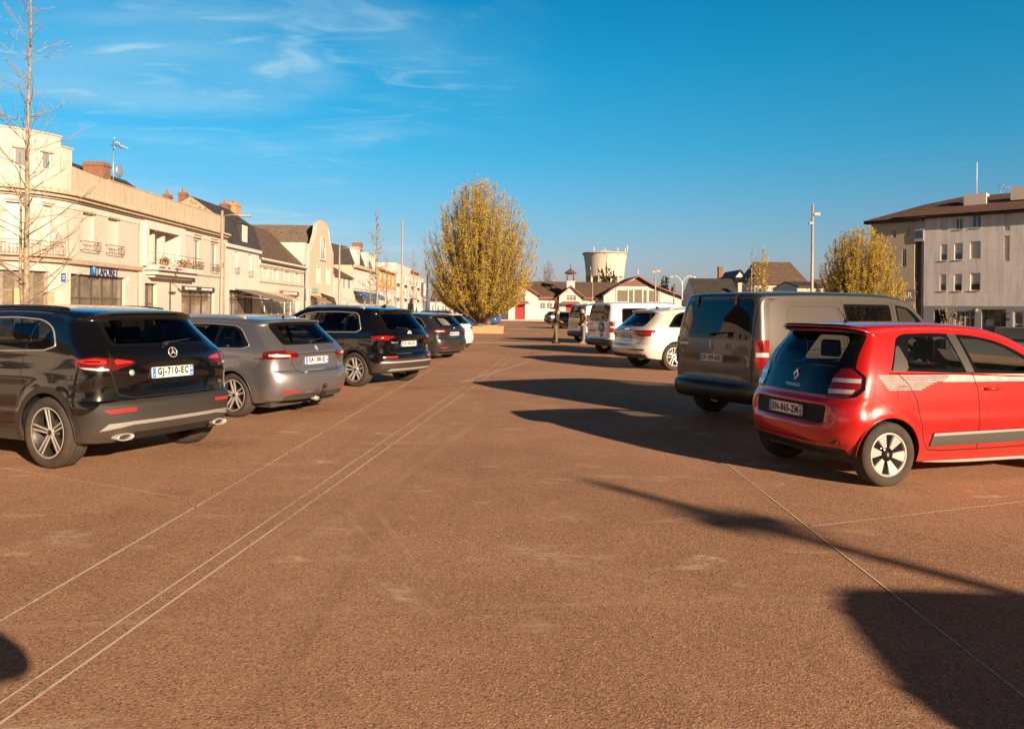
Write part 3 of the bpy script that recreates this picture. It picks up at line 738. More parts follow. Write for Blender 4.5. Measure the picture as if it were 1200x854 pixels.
def spec_crossover():      # black compact crossover with grey cladding
    L=4.41
    st=[(.70,.235,.72,.26,3),(.30,.245,.50,.27,3),(.10,.27,.46,.29,3.0,'c'),(.035,.36,.46,.36,3.0),(.005,.50,.46,.50,3.0),(.02,.645,.46,.64,3.0),(.075,.685,.47,.69,3.0,'c'),(.095,.80,.45,.80,3.0),
        (.085,1.00,.44,1.0,3.0),(.12,1.13,.50,1.12,2.9),(.18,1.185,.58,1.19,2.8),(.46,1.47,.80,1.43,2.8),(.44,1.505,.82,1.455,3.2,'c'),(.42,1.53,.84,1.475,3.2,'c'),(.62,1.565,.94,1.495,3.0),
        (1.15,1.605,1.25,1.52,2.8),(1.9,1.612,1.9,1.525,2.8),(2.5,1.575,2.35,1.49,2.7),(2.9,1.40,2.70,1.33,2.6)]+suv_front(L,3.42,1.08)+[(3.2,.21,3.2,.24,3),(1.5,.21,1.5,.24,3)]
    win=rpoly([(.78,1.20),(.93,1.155),(2.2,1.11),(2.98,1.08),(2.88,1.16),(2.42,1.425),(2.1,1.465),(1.6,1.478),(1.15,1.455),(.92,1.37)],[.03,.02,.01,.06,.02,.12,.1,.1,.1,.16])
    wq=rpoly([(.84,1.205),(.95,1.175),(1.20,1.165),(1.20,1.435),(1.10,1.42),(.96,1.35)],.03)
    wr=rpoly([(1.245,1.163),(1.99,1.140),(1.95,1.452),(1.6,1.458),(1.245,1.442)],.02)
    wf=rpoly([(2.08,1.138),(2.88,1.11),(2.40,1.405),(2.05,1.45)],.02)
    rw=rpoly([(-.62,1.205),(.62,1.205),(.56,1.47),(.35,1.488),(-.35,1.488),(-.56,1.47)],.05)
    rwi=rpoly([(-.575,1.225),(.575,1.225),(.52,1.455),(.3,1.468),(-.3,1.468),(-.52,1.455)],.05)
    lamp=[(25,1.035),(25.5,1.06),(33,1.085),(43,1.105),(52,1.085),(55,1.06),(48,.985),(38,.97),(33,.985)]
    RG=[seam('tailgate_seam','rear',[(-.66,1.18),(-.70,.98),(-.62,.735),(-.5,.70),(.5,.70),(.62,.735),(.70,.98),(.66,1.18)],.008),
        ('rear_window_frame','rear',rw,M_gloss),('rear_window','rear',rwi,G_dark,{'from':'rear_window_frame','off':-.004}),
        ('side_window_frame','side',win,M_gloss),('side_window','side',wq,G_dark,{'from':'side_window_frame','off':-.004}),('side_window','side',wr,G_dark,{'from':'side_window_frame','off':-.004}),('side_window','side',wf,G_mid,{'from':'side_window_frame','off':-.004}),
        ('windscreen','front',rpoly([(-.66,1.10),(.66,1.10),(.58,1.52),(-.58,1.52)],.06),G_mid,{'xmin':2.35}),
        ('tail_light','wrap',lamp,M_redd,{'off':.006}),
        ('light_bar','wrap',rpoly([(26.5,1.042),(27,1.058),(34,1.078),(35,1.058),(34,1.03)],.004),mat('bright_red_lamp',(.42,.02,.016),.15,coat=1.),{'from':'tail_light','off':.009}),
        ('light_bar','wrap',rpoly([(38,1.04),(38.5,1.075),(43,1.09),(50,1.075),(51,1.058),(45,1.035)],.004),MATS['bright_red_lamp'],{'from':'tail_light','off':.009}),
        ('light_core','wrap',rpoly([(40.5,1.05),(41,1.068),(47,1.07),(48,1.056)],.002),M_redd,{'from':'light_bar','off':.011}),
        ('reversing_lens','wrap',[(37,.975),(37.5,1.0),(46,1.005),(50,1.01),(47,.99),(41,.975)],M_clr,{'from':'tail_light','off':.009}),
        ('lower_bumper','rear',[(-.95,.20),(.95,.20),(.95,.50),(.80,.66),(.62,.676),(-.62,.676),(-.80,.66),(-.95,.50)],M_cladgrey,{'xmax':.36,'off':.002}),
        ('lower_bumper','side',[(.30,.2),(.56,.2),(.56,.55),(.30,.55)],M_cladgrey,{'off':.002}),
        ('bumper_strip','rear',[(-.80,.395),(-.74,.465),(-.52,.475),(-.52,.44)],M_strip,{'from':'lower_bumper','off':.008,'key':'bs1'}),
        ('bumper_strip','rear',[(.80,.395),(.74,.465),(.52,.475),(.52,.44)],M_strip,{'from':'lower_bumper','off':.008,'key':'bs2'}),
        ('bumper_strip','rear',[(-.52,.44),(-.52,.475),(.52,.475),(.52,.44)],M_strip,{'from':'lower_bumper','off':.008,'key':'bs3'}),
        ('rear_valance','rear',[(-.46,.22),(.46,.22),(.50,.36),(-.50,.36)],M_blk,{'from':'lower_bumper','off':-.012,'key':'rv'}),
        ('reflector','rear',rpoly([(.50,.575),(.74,.565),(.78,.595),(.50,.607)],.006),M_refl,{'from':'lower_bumper','off':.006,'key':'r1'}),
        ('reflector','rear',rpoly([(-.50,.575),(-.74,.565),(-.78,.595),(-.50,.607)],.006),M_refl,{'from':'lower_bumper','off':.006,'key':'r2'}),
        ('sill_cladding','side',[(1.1,.2),(3.0,.2),(3.0,.36),(1.1,.36)],M_cladgrey,{'off':.002}),
        seam('door_seam','side',[(1.215,1.15),(1.20,.95),(1.13,.80),(1.20,.42),(2.02,.40),(2.04,1.12)],.007), seam('door_seam','side',[(2.04,.40),(2.98,.40),(3.0,1.05)],.007),
        seam('bumper_seam','side',[(.24,.885),(.50,.885),(.56,.80)],.006)]+front_regions(L,1.08)
    return dict(L=L,st=st,plan=[(0,.84),(.25,.90),(.8,.917),(2.2,.917),(3.5,.905),(4.0,.86),(4.41,.78)],sec=shift_sec(.06),crease=[(.010,.45,.99,3.6,.86,.10,.6),(.012,.9,.52,3.2,.46,.12,.5)],
        dents=[(.90,.11,.36,.030,.05)],ax0=.785,ax1=3.51,wr=.355,arch=.395,arch_trim=.06,cladding=M_cladgrey,flare=.018,track=1.605,ww=.235,rr=.247,wheel='star',paint=P_black,regions=RG,xa=1.1,
        trims=[(win,.0085,M_strip,True,'window_trim')],cabin=dict(z=.50,xr=1.35,xf=2.15,hw=.62,xd=2.80,zd=1.08,shelf=(.28,.95,1.08)),mirror=(2.80,1.10),handles=[(1.44,.985,P_black),(2.28,.965,P_black)],
        extra=[wiper(1.215,.03,.36,1.245),rails(.95,2.35,lambda x:.58,M_gloss,.006),exhaust(.60,.325,.055,.095,.036),
          lambda r,S,h:plate(r,S,h,.925,'GJ-710-EC',.06),lambda r,S,h:badge(r,S,h,'star',1.125,0,.052,tilt=.3),lambda r,S,h:badge(r,S,h,'oval',.945,.50,.02)])

def spec_estate(kind='grey'):        # grey estate with a tow hook
    L=4.585
    st=[(.80,.20,.82,.22,3),(.34,.22,.52,.24,3),(.11,.26,.47,.28,2.7,'c'),(.02,.40,.46,.40,2.6),(.0,.54,.45,.52,2.6),(.03,.66,.45,.64,2.6),(.095,.70,.46,.70,2.9,'c'),(.10,.80,.46,.80,2.9),
        (.085,.93,.44,.92,2.9),(.11,.975,.45,.97,2.9,'c'),(.20,1.07,.52,1.05,2.8),(.50,1.37,.78,1.31,2.8),(.46,1.395,.80,1.335,3.2,'c'),(.46,1.415,.84,1.35,3.2,'c'),(.66,1.44,.98,1.37,3.0),
        (1.3,1.472,1.35,1.388,2.8),(2.1,1.475,2.1,1.39,2.8),(2.6,1.44,2.5,1.355,2.7),(3.0,1.28,2.9,1.19,2.6)]+suv_front(L,3.52,1.0)+[(3.2,.16,3.2,.19,3),(1.5,.16,1.5,.19,3)]
    win=rpoly([(.66,1.045),(.80,1.005),(2.3,.975),(3.12,.955),(3.0,1.05),(2.55,1.30),(2.2,1.345),(1.6,1.352),(1.05,1.33),(.90,1.27)],[.04,.04,.01,.06,.02,.12,.1,.1,.1,.12])
    a=rpoly([(.78,1.05),(.86,1.03),(1.30,1.015),(1.30,1.30),(1.08,1.295),(.95,1.245)],.05)
    b=rpoly([(1.36,1.01),(2.18,.995),(2.12,1.325),(1.38,1.325)],.02); c=rpoly([(2.28,.995),(3.05,.975),(2.50,1.28),(2.22,1.32)],.02)
    rw=rpoly([(-.60,1.06),(.60,1.06),(.56,1.365),(.3,1.385),(-.3,1.385),(-.56,1.365)],.05); rwi=rpoly([(-.47,1.09),(.47,1.09),(.44,1.335),(-.44,1.335)],.05)
    lamp=rpoly([(24,.88),(23,.915),(26,.955),(40,.985),(50,.985),(52,.965),(52,.90),(58,.875),(56,.862),(40,.862),(28,.865)],.02)
    lampA=rpoly([(22.5,.90),(25,.95),(38,.98),(46,.975),(49,.955),(50,.90),(45,.865),(26,.866)],[.5]*8,3)
    RG=[('rear_window_frame','rear',rw,M_gloss),('rear_window','rear',rwi,G_mid,{'from':'rear_window_frame','off':-.004}),
        ('side_window_frame','side',win,M_gloss)]+[('side_window','side',q,G_mid,{'from':'side_window_frame','off':-.004}) for q in (a,b,c)]+[
        ('windscreen','front',rpoly([(-.64,1.02),(.64,1.02),(.56,1.40),(-.56,1.40)],.06),G_mid,{'xmin':2.35}),
        ('tail_light','wrap',[(22.5,.90),(25,.95),(36,.982),(46,.975),(50,.955),(50,.87),(44,.862),(26,.866)],M_redd,{'off':.006}),
        ('tail_light','wrap',[(50,.885),(58,.868),(57,.858),(50,.858)],M_redd,{'off':.006,'key':'tl2'}),
        ('light_bar','wrap',[(24,.90),(26,.94),(36,.97),(45,.966),(48,.948),(40,.945),(30,.925),(27,.90)],mat('bright_red_lamp',(.42,.02,.016),.15,coat=1.),{'from':'tail_light','off':.009}),
        ('light_bar','wrap',[(27,.90),(24,.90),(26.3,.872),(44,.868),(49,.875),(40,.885),(30,.885)],MATS['bright_red_lamp'],{'from':'tail_light','off':.009,'key':'lb2'}),
        ('reversing_lens','wrap',[(30,.895),(31,.922),(40,.935),(46,.93),(46,.905),(40,.892)],M_clr,{'from':'tail_light','off':.009}),
        ('lower_bumper','rear',[(-.62,.2),(.62,.2),(.66,.30),(.56,.345),(-.56,.345),(-.66,.30)],M_cladgrey,{'xmax':.4}),
        ('reflector','rear',rpoly([(.44,.385),(.68,.375),(.72,.402),(.46,.41)],.006),M_refl,{'off':.004}),('reflector','rear',rpoly([(-.44,.385),(-.68,.375),(-.72,.402),(-.46,.41)],.006),M_refl,{'off':.004}),
        seam('tailgate_seam','rear',[(-.60,1.05),(-.62,.955)],.007),seam('tailgate_seam','rear',[(.60,1.05),(.62,.955)],.007),
        seam('tailgate_seam','rear',[(-.52,.87),(-.55,.80),(-.48,.72),(-.42,.66),(.42,.66),(.48,.72),(.55,.80),(.52,.87)],.007),
        seam('tailgate_seam','rear',[(-.50,.925),(-.2,.925),(.2,.925),(.50,.925)],.012),
        seam('door_seam','side',[(1.33,1.0),(1.33,.88),(1.20,.72),(1.26,.28),(2.16,.26),(2.22,.97)],.006),seam('door_seam','side',[(2.18,.26),(3.10,.27),(3.14,.93)],.006),
        seam('bumper_seam','side',[(.50,.70),(.42,.80),(.36,.86)],.005)]+front_regions(L,1.0)
    def hook(root,S,hit):
        mb=MB(); mb.tube([(.20,0,.30),(.06,0,.27),(-.03,0,.30),(-.055,0,.37),(-.055,0,.42)],[.022,.022,.020,.016,.016],8); mb.sphere((-.055,0,.445),.030,12,8); mb.box(-.03,.02,-.05,.05,.27,.31); mb.build('tow_hook',M_blk,root)
        mb=MB(); mb.box(.0,.05,.08,.2,.25,.28); mb.cyl((-.01,.14,.265),.03,.06,'x',12); mb.build('tow_socket',M_alu,root)
    ex=[wiper(1.095,.05,.34,1.13),lambda r,S,h:plate(r,S,h,.82,'EA-188-EJ',.02),
        lambda r,S,h:badge(r,S,h,'lion',1.0,0,.040,tilt=.5),lambda r,S,h:badge(r,S,h,'text',.66,.33,.035,text='SW',tilt=.1),hook,rails(1.0,2.55,lambda x:.55,M_strip,.02)]
    return dict(L=L,st=st,plan=[(0,.80),(.3,.88),(.9,.902),(2.3,.902),(3.6,.89),(4.2,.83),(4.585,.74)],sec=shift_sec(-.06),crease=[(.010,.5,.86,3.7,.78,.09,.6),(.010,1.0,.42,3.2,.38,.1,.5)],
        dents=[(.82,.075,.34,.025,.04)],ax0=.93,ax1=3.66,wr=.325,arch=.362,flare=.014,track=1.56,ww=.215,rr=.225,wheel='blade',paint=P_grey,regions=RG,xa=1.1,seat=M_seatl,
        trims=[([q for q in win],.006,M_strip,True,'window_trim')],cabin=dict(z=.38,xr=1.50,xf=2.35,hw=.62,xd=2.95,zd=.95,shelf=(.35,.9,.93)),mirror=(2.92,.96),handles=[(1.50,.86,P_grey),(2.40,.84,P_grey)],fin=(.78,0,'rod',.14),extra=ex)

def spec_suv():     # black family SUV with roof rails
    L=4.49
    st=[(.70,.255,.72,.28,3),(.34,.265,.52,.29,3),(.10,.30,.47,.32,3.0,'c'),(.03,.38,.46,.38,3.0),(.0,.52,.45,.52,3.0),(.02,.66,.45,.66,3.0),(.085,.695,.46,.70,3.0,'c'),(.11,.84,.45,.84,3.1),
        (.085,1.04,.44,1.03,3.1),(.13,1.10,.50,1.09,3.0),(.17,1.16,.54,1.15,3.0),(.42,1.52,.74,1.46,3.0),(.36,1.555,.76,1.49,3.2,'c'),(.35,1.58,.80,1.51,3.2,'c'),(.55,1.615,.94,1.54,3.0),
        (1.2,1.655,1.3,1.57,2.8),(2.0,1.66,2.0,1.575,2.8),(2.5,1.63,2.4,1.545,2.7),(2.95,1.43,2.8,1.35,2.6)]+suv_front(L,3.45,1.12)+[(3.2,.22,3.2,.25,3),(1.5,.22,1.5,.25,3)]
    win=rpoly([(.72,1.17),(.84,1.115),(2.2,1.09),(3.06,1.08),(2.94,1.17),(2.45,1.475),(2.1,1.52),(1.5,1.53),(1.0,1.51),(.90,1.46)],[.05,.04,.01,.06,.02,.14,.1,.1,.1,.10])
    a=rpoly([(.81,1.18),(.88,1.145),(1.14,1.14),(1.14,1.485),(1.03,1.48),(.93,1.43)],.03); b=rpoly([(1.20,1.14),(2.02,1.125),(1.98,1.50),(1.22,1.495)],.02); c=rpoly([(2.11,1.12),(2.96,1.11),(2.42,1.455),(2.08,1.50)],.02)
    rw=rpoly([(-.63,1.155),(.63,1.155),(.57,1.51),(-.57,1.51)],.05); rwi=rpoly([(-.585,1.175),(.585,1.175),(.53,1.49),(-.53,1.49)],.05)
    rim=rpoly([(33,.64),(54,.60),(54,.60),(33,.62)],.0)
    RG=[('rear_window_frame','rear',rw,M_gloss),('rear_window','rear',rwi,G_dark,{'from':'rear_window_frame','off':-.004}),('side_window_frame','side',win,M_gloss)]+[
        ('side_window','side',q,g,{'from':'side_window_frame','off':-.004}) for q,g in ((a,G_dark),(b,G_dark),(c,G_mid))]+[
        ('windscreen','front',rpoly([(-.66,1.14),(.66,1.14),(.58,1.56),(-.58,1.56)],.06),G_mid,{'xmin':2.35}),
        ('tail_light','wrap',[(22,.96),(21,1.02),(36,1.05),(46,1.05),(53,1.03),(50,.95),(38,.93),(35,.96)],M_red,{'off':.007}),
        ('light_core','wrap',[(23,.975),(22.5,1.0),(34,1.01),(34,.985)],M_redd,{'from':'tail_light','off':.01}),('light_core','wrap',[(40,.955),(40,.99),(49,.995),(47,.965)],M_redd,{'from':'tail_light','off':.01,'key':'lc2'}),
        ('lower_bumper','rear',[(-.95,.2),(.95,.2),(.95,.45),(.78,.58),(-.78,.58),(-.95,.45)],M_cladgrey,{'xmax':.40,'off':.002}),('lower_bumper','side',[(.30,.2),(.60,.2),(.58,.62),(.30,.50)],M_cladgrey,{'off':.002}),
        ('bumper_strip','rear',[(-.86,.50),(-.86,.53),(.86,.53),(.86,.50)],M_alu,{'from':'lower_bumper','off':.006}),
        ('bumper_strip','rear',[(-.72,.34),(-.66,.385),(.66,.385),(.72,.34)],M_alu,{'from':'lower_bumper','off':.01,'key':'b2'}),
        ('reflector','rear',rpoly([(.50,.605),(.76,.605),(.78,.635),(.50,.635)],.006),M_refl,{'off':.005}),('reflector','rear',rpoly([(-.50,.605),(-.76,.605),(-.78,.635),(-.50,.635)],.006),M_refl,{'off':.005}),
        ('sill_cladding','side',[(1.1,.2),(3.0,.2),(3.0,.36),(1.1,.36)],M_cladgrey,{'off':.002}),
        seam('tailgate_seam','rear',[(-.66,1.14),(-.66,1.06)],.007),seam('tailgate_seam','rear',[(.66,1.14),(.66,1.06)],.007),seam('tailgate_seam','rear',[(-.66,.95),(-.66,.76),(-.60,.70),(.60,.70),(.66,.76),(.66,.95)],.008),
        seam('door_seam','side',[(1.165,1.11),(1.16,.95),(1.10,.82),(1.18,.42),(2.04,.40),(2.07,1.08)],.007),seam('door_seam','side',[(2.06,.40),(3.0,.40),(3.04,1.05)],.007)]+front_regions(L,1.12)
    return dict(L=L,st=st,plan=[(0,.84),(.25,.90),(.8,.919),(2.2,.919),(3.5,.905),(4.1,.86),(4.49,.78)],sec=shift_sec(.06),crease=[(.012,.4,1.0,3.6,.93,.10,.6),(.012,1.0,.52,3.2,.46,.12,.5)],
        dents=[(.88,.10,.40,.030,.05)],ax0=.84,ax1=3.52,wr=.355,arch=.395,arch_trim=.055,cladding=M_blk,flare=.016,track=1.60,ww=.235,rr=.240,wheel='twin',paint=P_black,regions=RG,xa=1.1,
        trims=[(win,.010,M_strip,True,'window_trim')],cabin=dict(z=.52,xr=1.40,xf=2.20,hw=.62,xd=2.85,zd=1.10,shelf=(.28,.9,1.05)),mirror=(2.86,1.11),handles=[(1.40,.98,P_black),(2.26,.96,P_black)],fin=(.78,0,'fin'),
        extra=[wiper(1.175,.03,-.34,1.20),rails(.85,2.5,lambda x:.58,M_strip,.03),lambda r,S,h:plate(r,S,h,.875,'FQ-260-JK',.03),lambda r,S,h:badge(r,S,h,'vw',1.09,0,.058,tilt=.2),
          lambda r,S,h:badge(r,S,h,'text',.91,.52,.045,text='TIGUAN',tilt=.05)])

def spec_city():      # small red city car
    L=3.595
    st=[(.50,.24,.52,.26,3),(.26,.25,.44,.27,3),(.13,.27,.40,.28,2.8,'c'),(.06,.33,.38,.34,2.8),(.055,.36,.38,.36,2.8,'c'),(.0,.43,.37,.43,2.7),(.0,.60,.36,.58,2.7),(.03,.74,.37,.74,2.7),(.085,.80,.39,.80,2.7),(.095,.83,.40,.83,2.9,'c'),
        (.17,1.00,.44,1.0,2.9),(.27,1.20,.50,1.17,2.9),(.42,1.44,.62,1.38,3.0),(.36,1.462,.60,1.40,3.4,'c'),(.30,1.475,.60,1.415,3.4),(.31,1.485,.62,1.425,3.4,'c'),(.55,1.510,.72,1.445,3.0),
        (1.0,1.528,1.05,1.46,2.8),(1.5,1.525,1.5,1.46,2.8),(2.0,1.48,1.95,1.42,2.7),(2.4,1.33,2.35,1.26,2.6),(2.72,1.09,2.55,1.03,2.6,'c')]+[
        (3.0,.99,2.9,.93,2.5),(3.35,.86,3.1,.80,2.4),(3.55,.68,3.12,.62,2.4),(3.595,.45,3.1,.42,2.5),(3.52,.22,3.08,.26,2.6),(3.2,.20,3.0,.23,3)]+[(2.8,.17,2.8,.20,3),(1.3,.17,1.3,.20,3)]
    win=rpoly([(.62,1.06),(1.4,1.045),(2.62,1.00),(2.48,1.12),(2.05,1.345),(1.70,1.405),(1.25,1.425),(.90,1.415),(.80,1.38)],[.03,.01,.06,.02,.16,.1,.1,.10,.08])
    wr=rpoly([(.82,1.095),(1.49,1.083),(1.41,1.385),(1.02,1.385),(.94,1.36)],[.06,.06,.05,.05,.05]); wf=rpoly([(1.65,1.078),(2.50,1.045),(2.05,1.30),(1.80,1.36),(1.57,1.385)],[.04,.04,.1,.05,.02])
    pil=[(1.515,1.05),(1.61,1.05),(1.53,1.42),(1.425,1.43)]
    rwb=rpoly([(-.66,.825),(.66,.825),(.70,1.0),(.665,1.12),(.59,1.43),(-.59,1.43),(-.665,1.12),(-.70,1.0)],[.06,.06,.02,.02,.08,.08,.02,.02])
    rwi=rpoly([(-.50,1.06),(.50,1.06),(.47,1.39),(-.47,1.39)],.10)
    lamp=[(30.5,.835),(30,.88),(33,1.03),(36.5,1.08),(42,1.09),(47.5,1.01),(47,.92),(43.5,.855),(41,.832)]
    lampo=[(29,.812),(28.8,.90),(31.5,1.045),(35.5,1.098),(43,1.108),(49.3,1.02),(49,.90),(45,.835),(41,.812)]
    RG=[('tail_light_surround','wrap',lampo,M_gloss,{'off':.002}),
        ('tail_light','wrap',lamp,M_red,{'from':'tail_light_surround','off':.008}),
        ('reversing_lens','wrap',[(31.6,.952),(32.4,.990),(47,.996),(46.8,.958)],M_clr,{'from':'tail_light','off':.012}),
        ('indicator_lens','wrap',[(30.7,.845),(30.6,.888),(44.5,.896),(43,.86)],M_clr,{'from':'tail_light','off':.012,'key':'il'}),
        ('tailgate_glass','rear',rwb,M_gloss),('rear_window','rear',rwi,G_mid,{'from':'tailgate_glass','off':-.004}),
        ('side_window_frame','side',win,M_gloss),('door_pillar','side',pil,mat('pillar_trim',(.040,.036,.033),.4),{'from':'side_window_frame','off':.003}),
        ('side_window','side',wr,G_clear,{'from':'side_window_frame','off':-.004}),('side_window','side',wf,G_clear,{'from':'side_window_frame','off':-.004,'key':'sw2'}),
        ('door_handle_panel','side',rpoly([(.645,1.065),(.80,1.062),(.86,1.12),(.80,1.30),(.77,1.30)],.02),mat('pillar_trim'),{'from':'side_window_frame','off':.002}),
        ('windscreen','front',rpoly([(-.60,1.06),(.60,1.06),(.54,1.48),(-.54,1.48)],.06),G_clear,{'xmin':1.9}),
        ('bumper_grille','rear',rpoly([(-.52,.565),(.52,.565),(.54,.735),(-.54,.735)],.035),mat('grille_mesh',(.012,.012,.012),.6,bump=1.,bscale=150)),
        ('rear_valance','rear',[(-.7,.2),(.7,.2),(.7,.345),(-.7,.345)],M_blk,{'xmax':.3}),
        ('door_moulding','side',rpoly([(1.03,.36),(1.08,.485),(2.52,.50),(2.54,.375)],.01),mat('grey_door_moulding',(.055,.052,.048),.5),{'off':.012}),
        ('moulding_strip','side',[(1.035,.455),(1.085,.485),(2.52,.50),(2.52,.475)],M_strip,{'from':'door_moulding','off':.016}),
        seam('door_seam','side',[(.69,1.05),(.80,.95),(.88,.80),(.93,.55),(.96,.40),(1.02,.325),(1.2,.31),(1.62,.31),(1.62,.85),(1.58,1.04)],.011),
        seam('door_seam','side',[(1.63,.31),(2.5,.32),(2.60,.45),(2.62,.98)],.011),
        ('sill_plate','side',[(.98,.185),(2.6,.185),(2.6,.215),(.98,.215)],M_alu,{'off':.006}),
        seam('fuel_flap','side',rpoly([(.66,.80),(.79,.80),(.80,.93),(.67,.93)],.03)+[rpoly([(.66,.80),(.79,.80),(.80,.93),(.67,.93)],.03)[0]],.005,sides=(-1,)),
        seam('bumper_seam','side',[(.40,.86),(.62,.69)],.005),
        seam('bumper_seam','rear',[(-.68,.40),(-.5,.385),(.5,.385),(.68,.40)],.006)]+[
            ('headlight','front',rpoly([(.42,.68),(.72,.70),(.74,.88),(.50,.84)],.04),M_clr,{'xmin':2.6}),('headlight','front',rpoly([(-.42,.68),(-.72,.70),(-.74,.88),(-.50,.84)],.04),M_clr,{'xmin':2.6}),
            ('front_grille','front',rpoly([(-.6,.30),(.6,.30),(.62,.46),(-.62,.46)],.04),M_gloss,{'xmin':2.6})]
    # the striped side decal: bands of thin pale lines that run forward under the windows
    M_dec=mat('pale_side_decal',(.62,.42,.40),.35,var=.25,vscale=14)
    for k in range(9):
        z0=1.03-k*.0165; zz=lambda x:z0-.0*(x)
        x1=1.30-k*.045 if k>3 else 3.0
        RG.append(('side_decal','side',[(.47+k*.012,z0-.0045),(.47+k*.012,z0+.003),(x1 if k<=3 else x1,z0+.003-(.012 if k<=3 else 0)),(x1+.02,z0-.0045-(.012 if k<=3 else 0))],M_dec,{'off':.0012}))
    for k in range(4):
        z0=1.022-k*.0165
        RG.append(('side_decal','side',[(1.30-k*.03,z0-.004-.006),(1.30-k*.03,z0+.004-.006),(2.9,z0-.010),(2.9,z0-.024)],M_dec,{'off':.0012}))
    def flapcap(root,S,hit):
        mb=MB()
        for y in (-.62,.62): p=hit('rear',y,.41); mb.box(p.x-.004,p.x+.01,y-.06,y+.06,.40,.412)
        mb.tube([(.20,-.45,.285),(.18,0,.28),(.20,.45,.285)],.014,6); mb.build('underbody_bar',M_cladgrey,root)
    def text_side(root,S,hit):
        for s in (-1,1): badge(root,S,hit,'text',.435,0,.055,m=mat('moulding_lettering',(.03,.03,.03),.4),tilt=0,text='TWINGO',side=s,x=1.25,name='moulding_lettering')
    return dict(L=L,st=st,plan=[(0,.72),(.25,.80),(.6,.822),(1.8,.822),(2.8,.805),(3.2,.76),(3.6,.68)],sec=[(.15,.07),(.25,.045),(.40,.015),(.55,.004),(.75,.006),(.95,.03),(1.05,.055),(1.25,.135),(1.45,.235),(1.6,.32)],
        crease=[(.010,.55,.62,2.8,.62,.09,.5),(-.006,.6,.50,2.6,.50,.08,.4)],dents=[(.65,.085,.53,.035,.03)],zdent=.78,ax0=.565,ax1=3.05,wr=.302,arch=.345,flare=.022,track=1.46,ww=.185,rr=.200,wheel='petal',paint=P_red,regions=RG,xa=1.0,
        cabin=dict(z=.42,xr=.95,xf=1.62,hw=.55,xd=2.10,zd=1.02,two=True,back=.62,x0=.3,shelf=(.30,.78,1.02)),mirror=(2.36,1.02),mirror_mat=M_gloss,handles=[(1.80,.89,P_red)],fin=(.75,0,'rod',.15),
        trims=[([(.60,1.05),(1.4,1.035),(2.64,.985)],.006,M_gloss,False,'waist_seal')],
        extra=[flapcap,text_side,lambda r,S,h:plate(r,S,h,.655,'EN-865-ZM',0.),lambda r,S,h:badge(r,S,h,'diamond',.985,0,.052,tilt=.35),lambda r,S,h:badge(r,S,h,'text',.885,0,.044,text='TWINGO',tilt=.35,m=M_strip)])

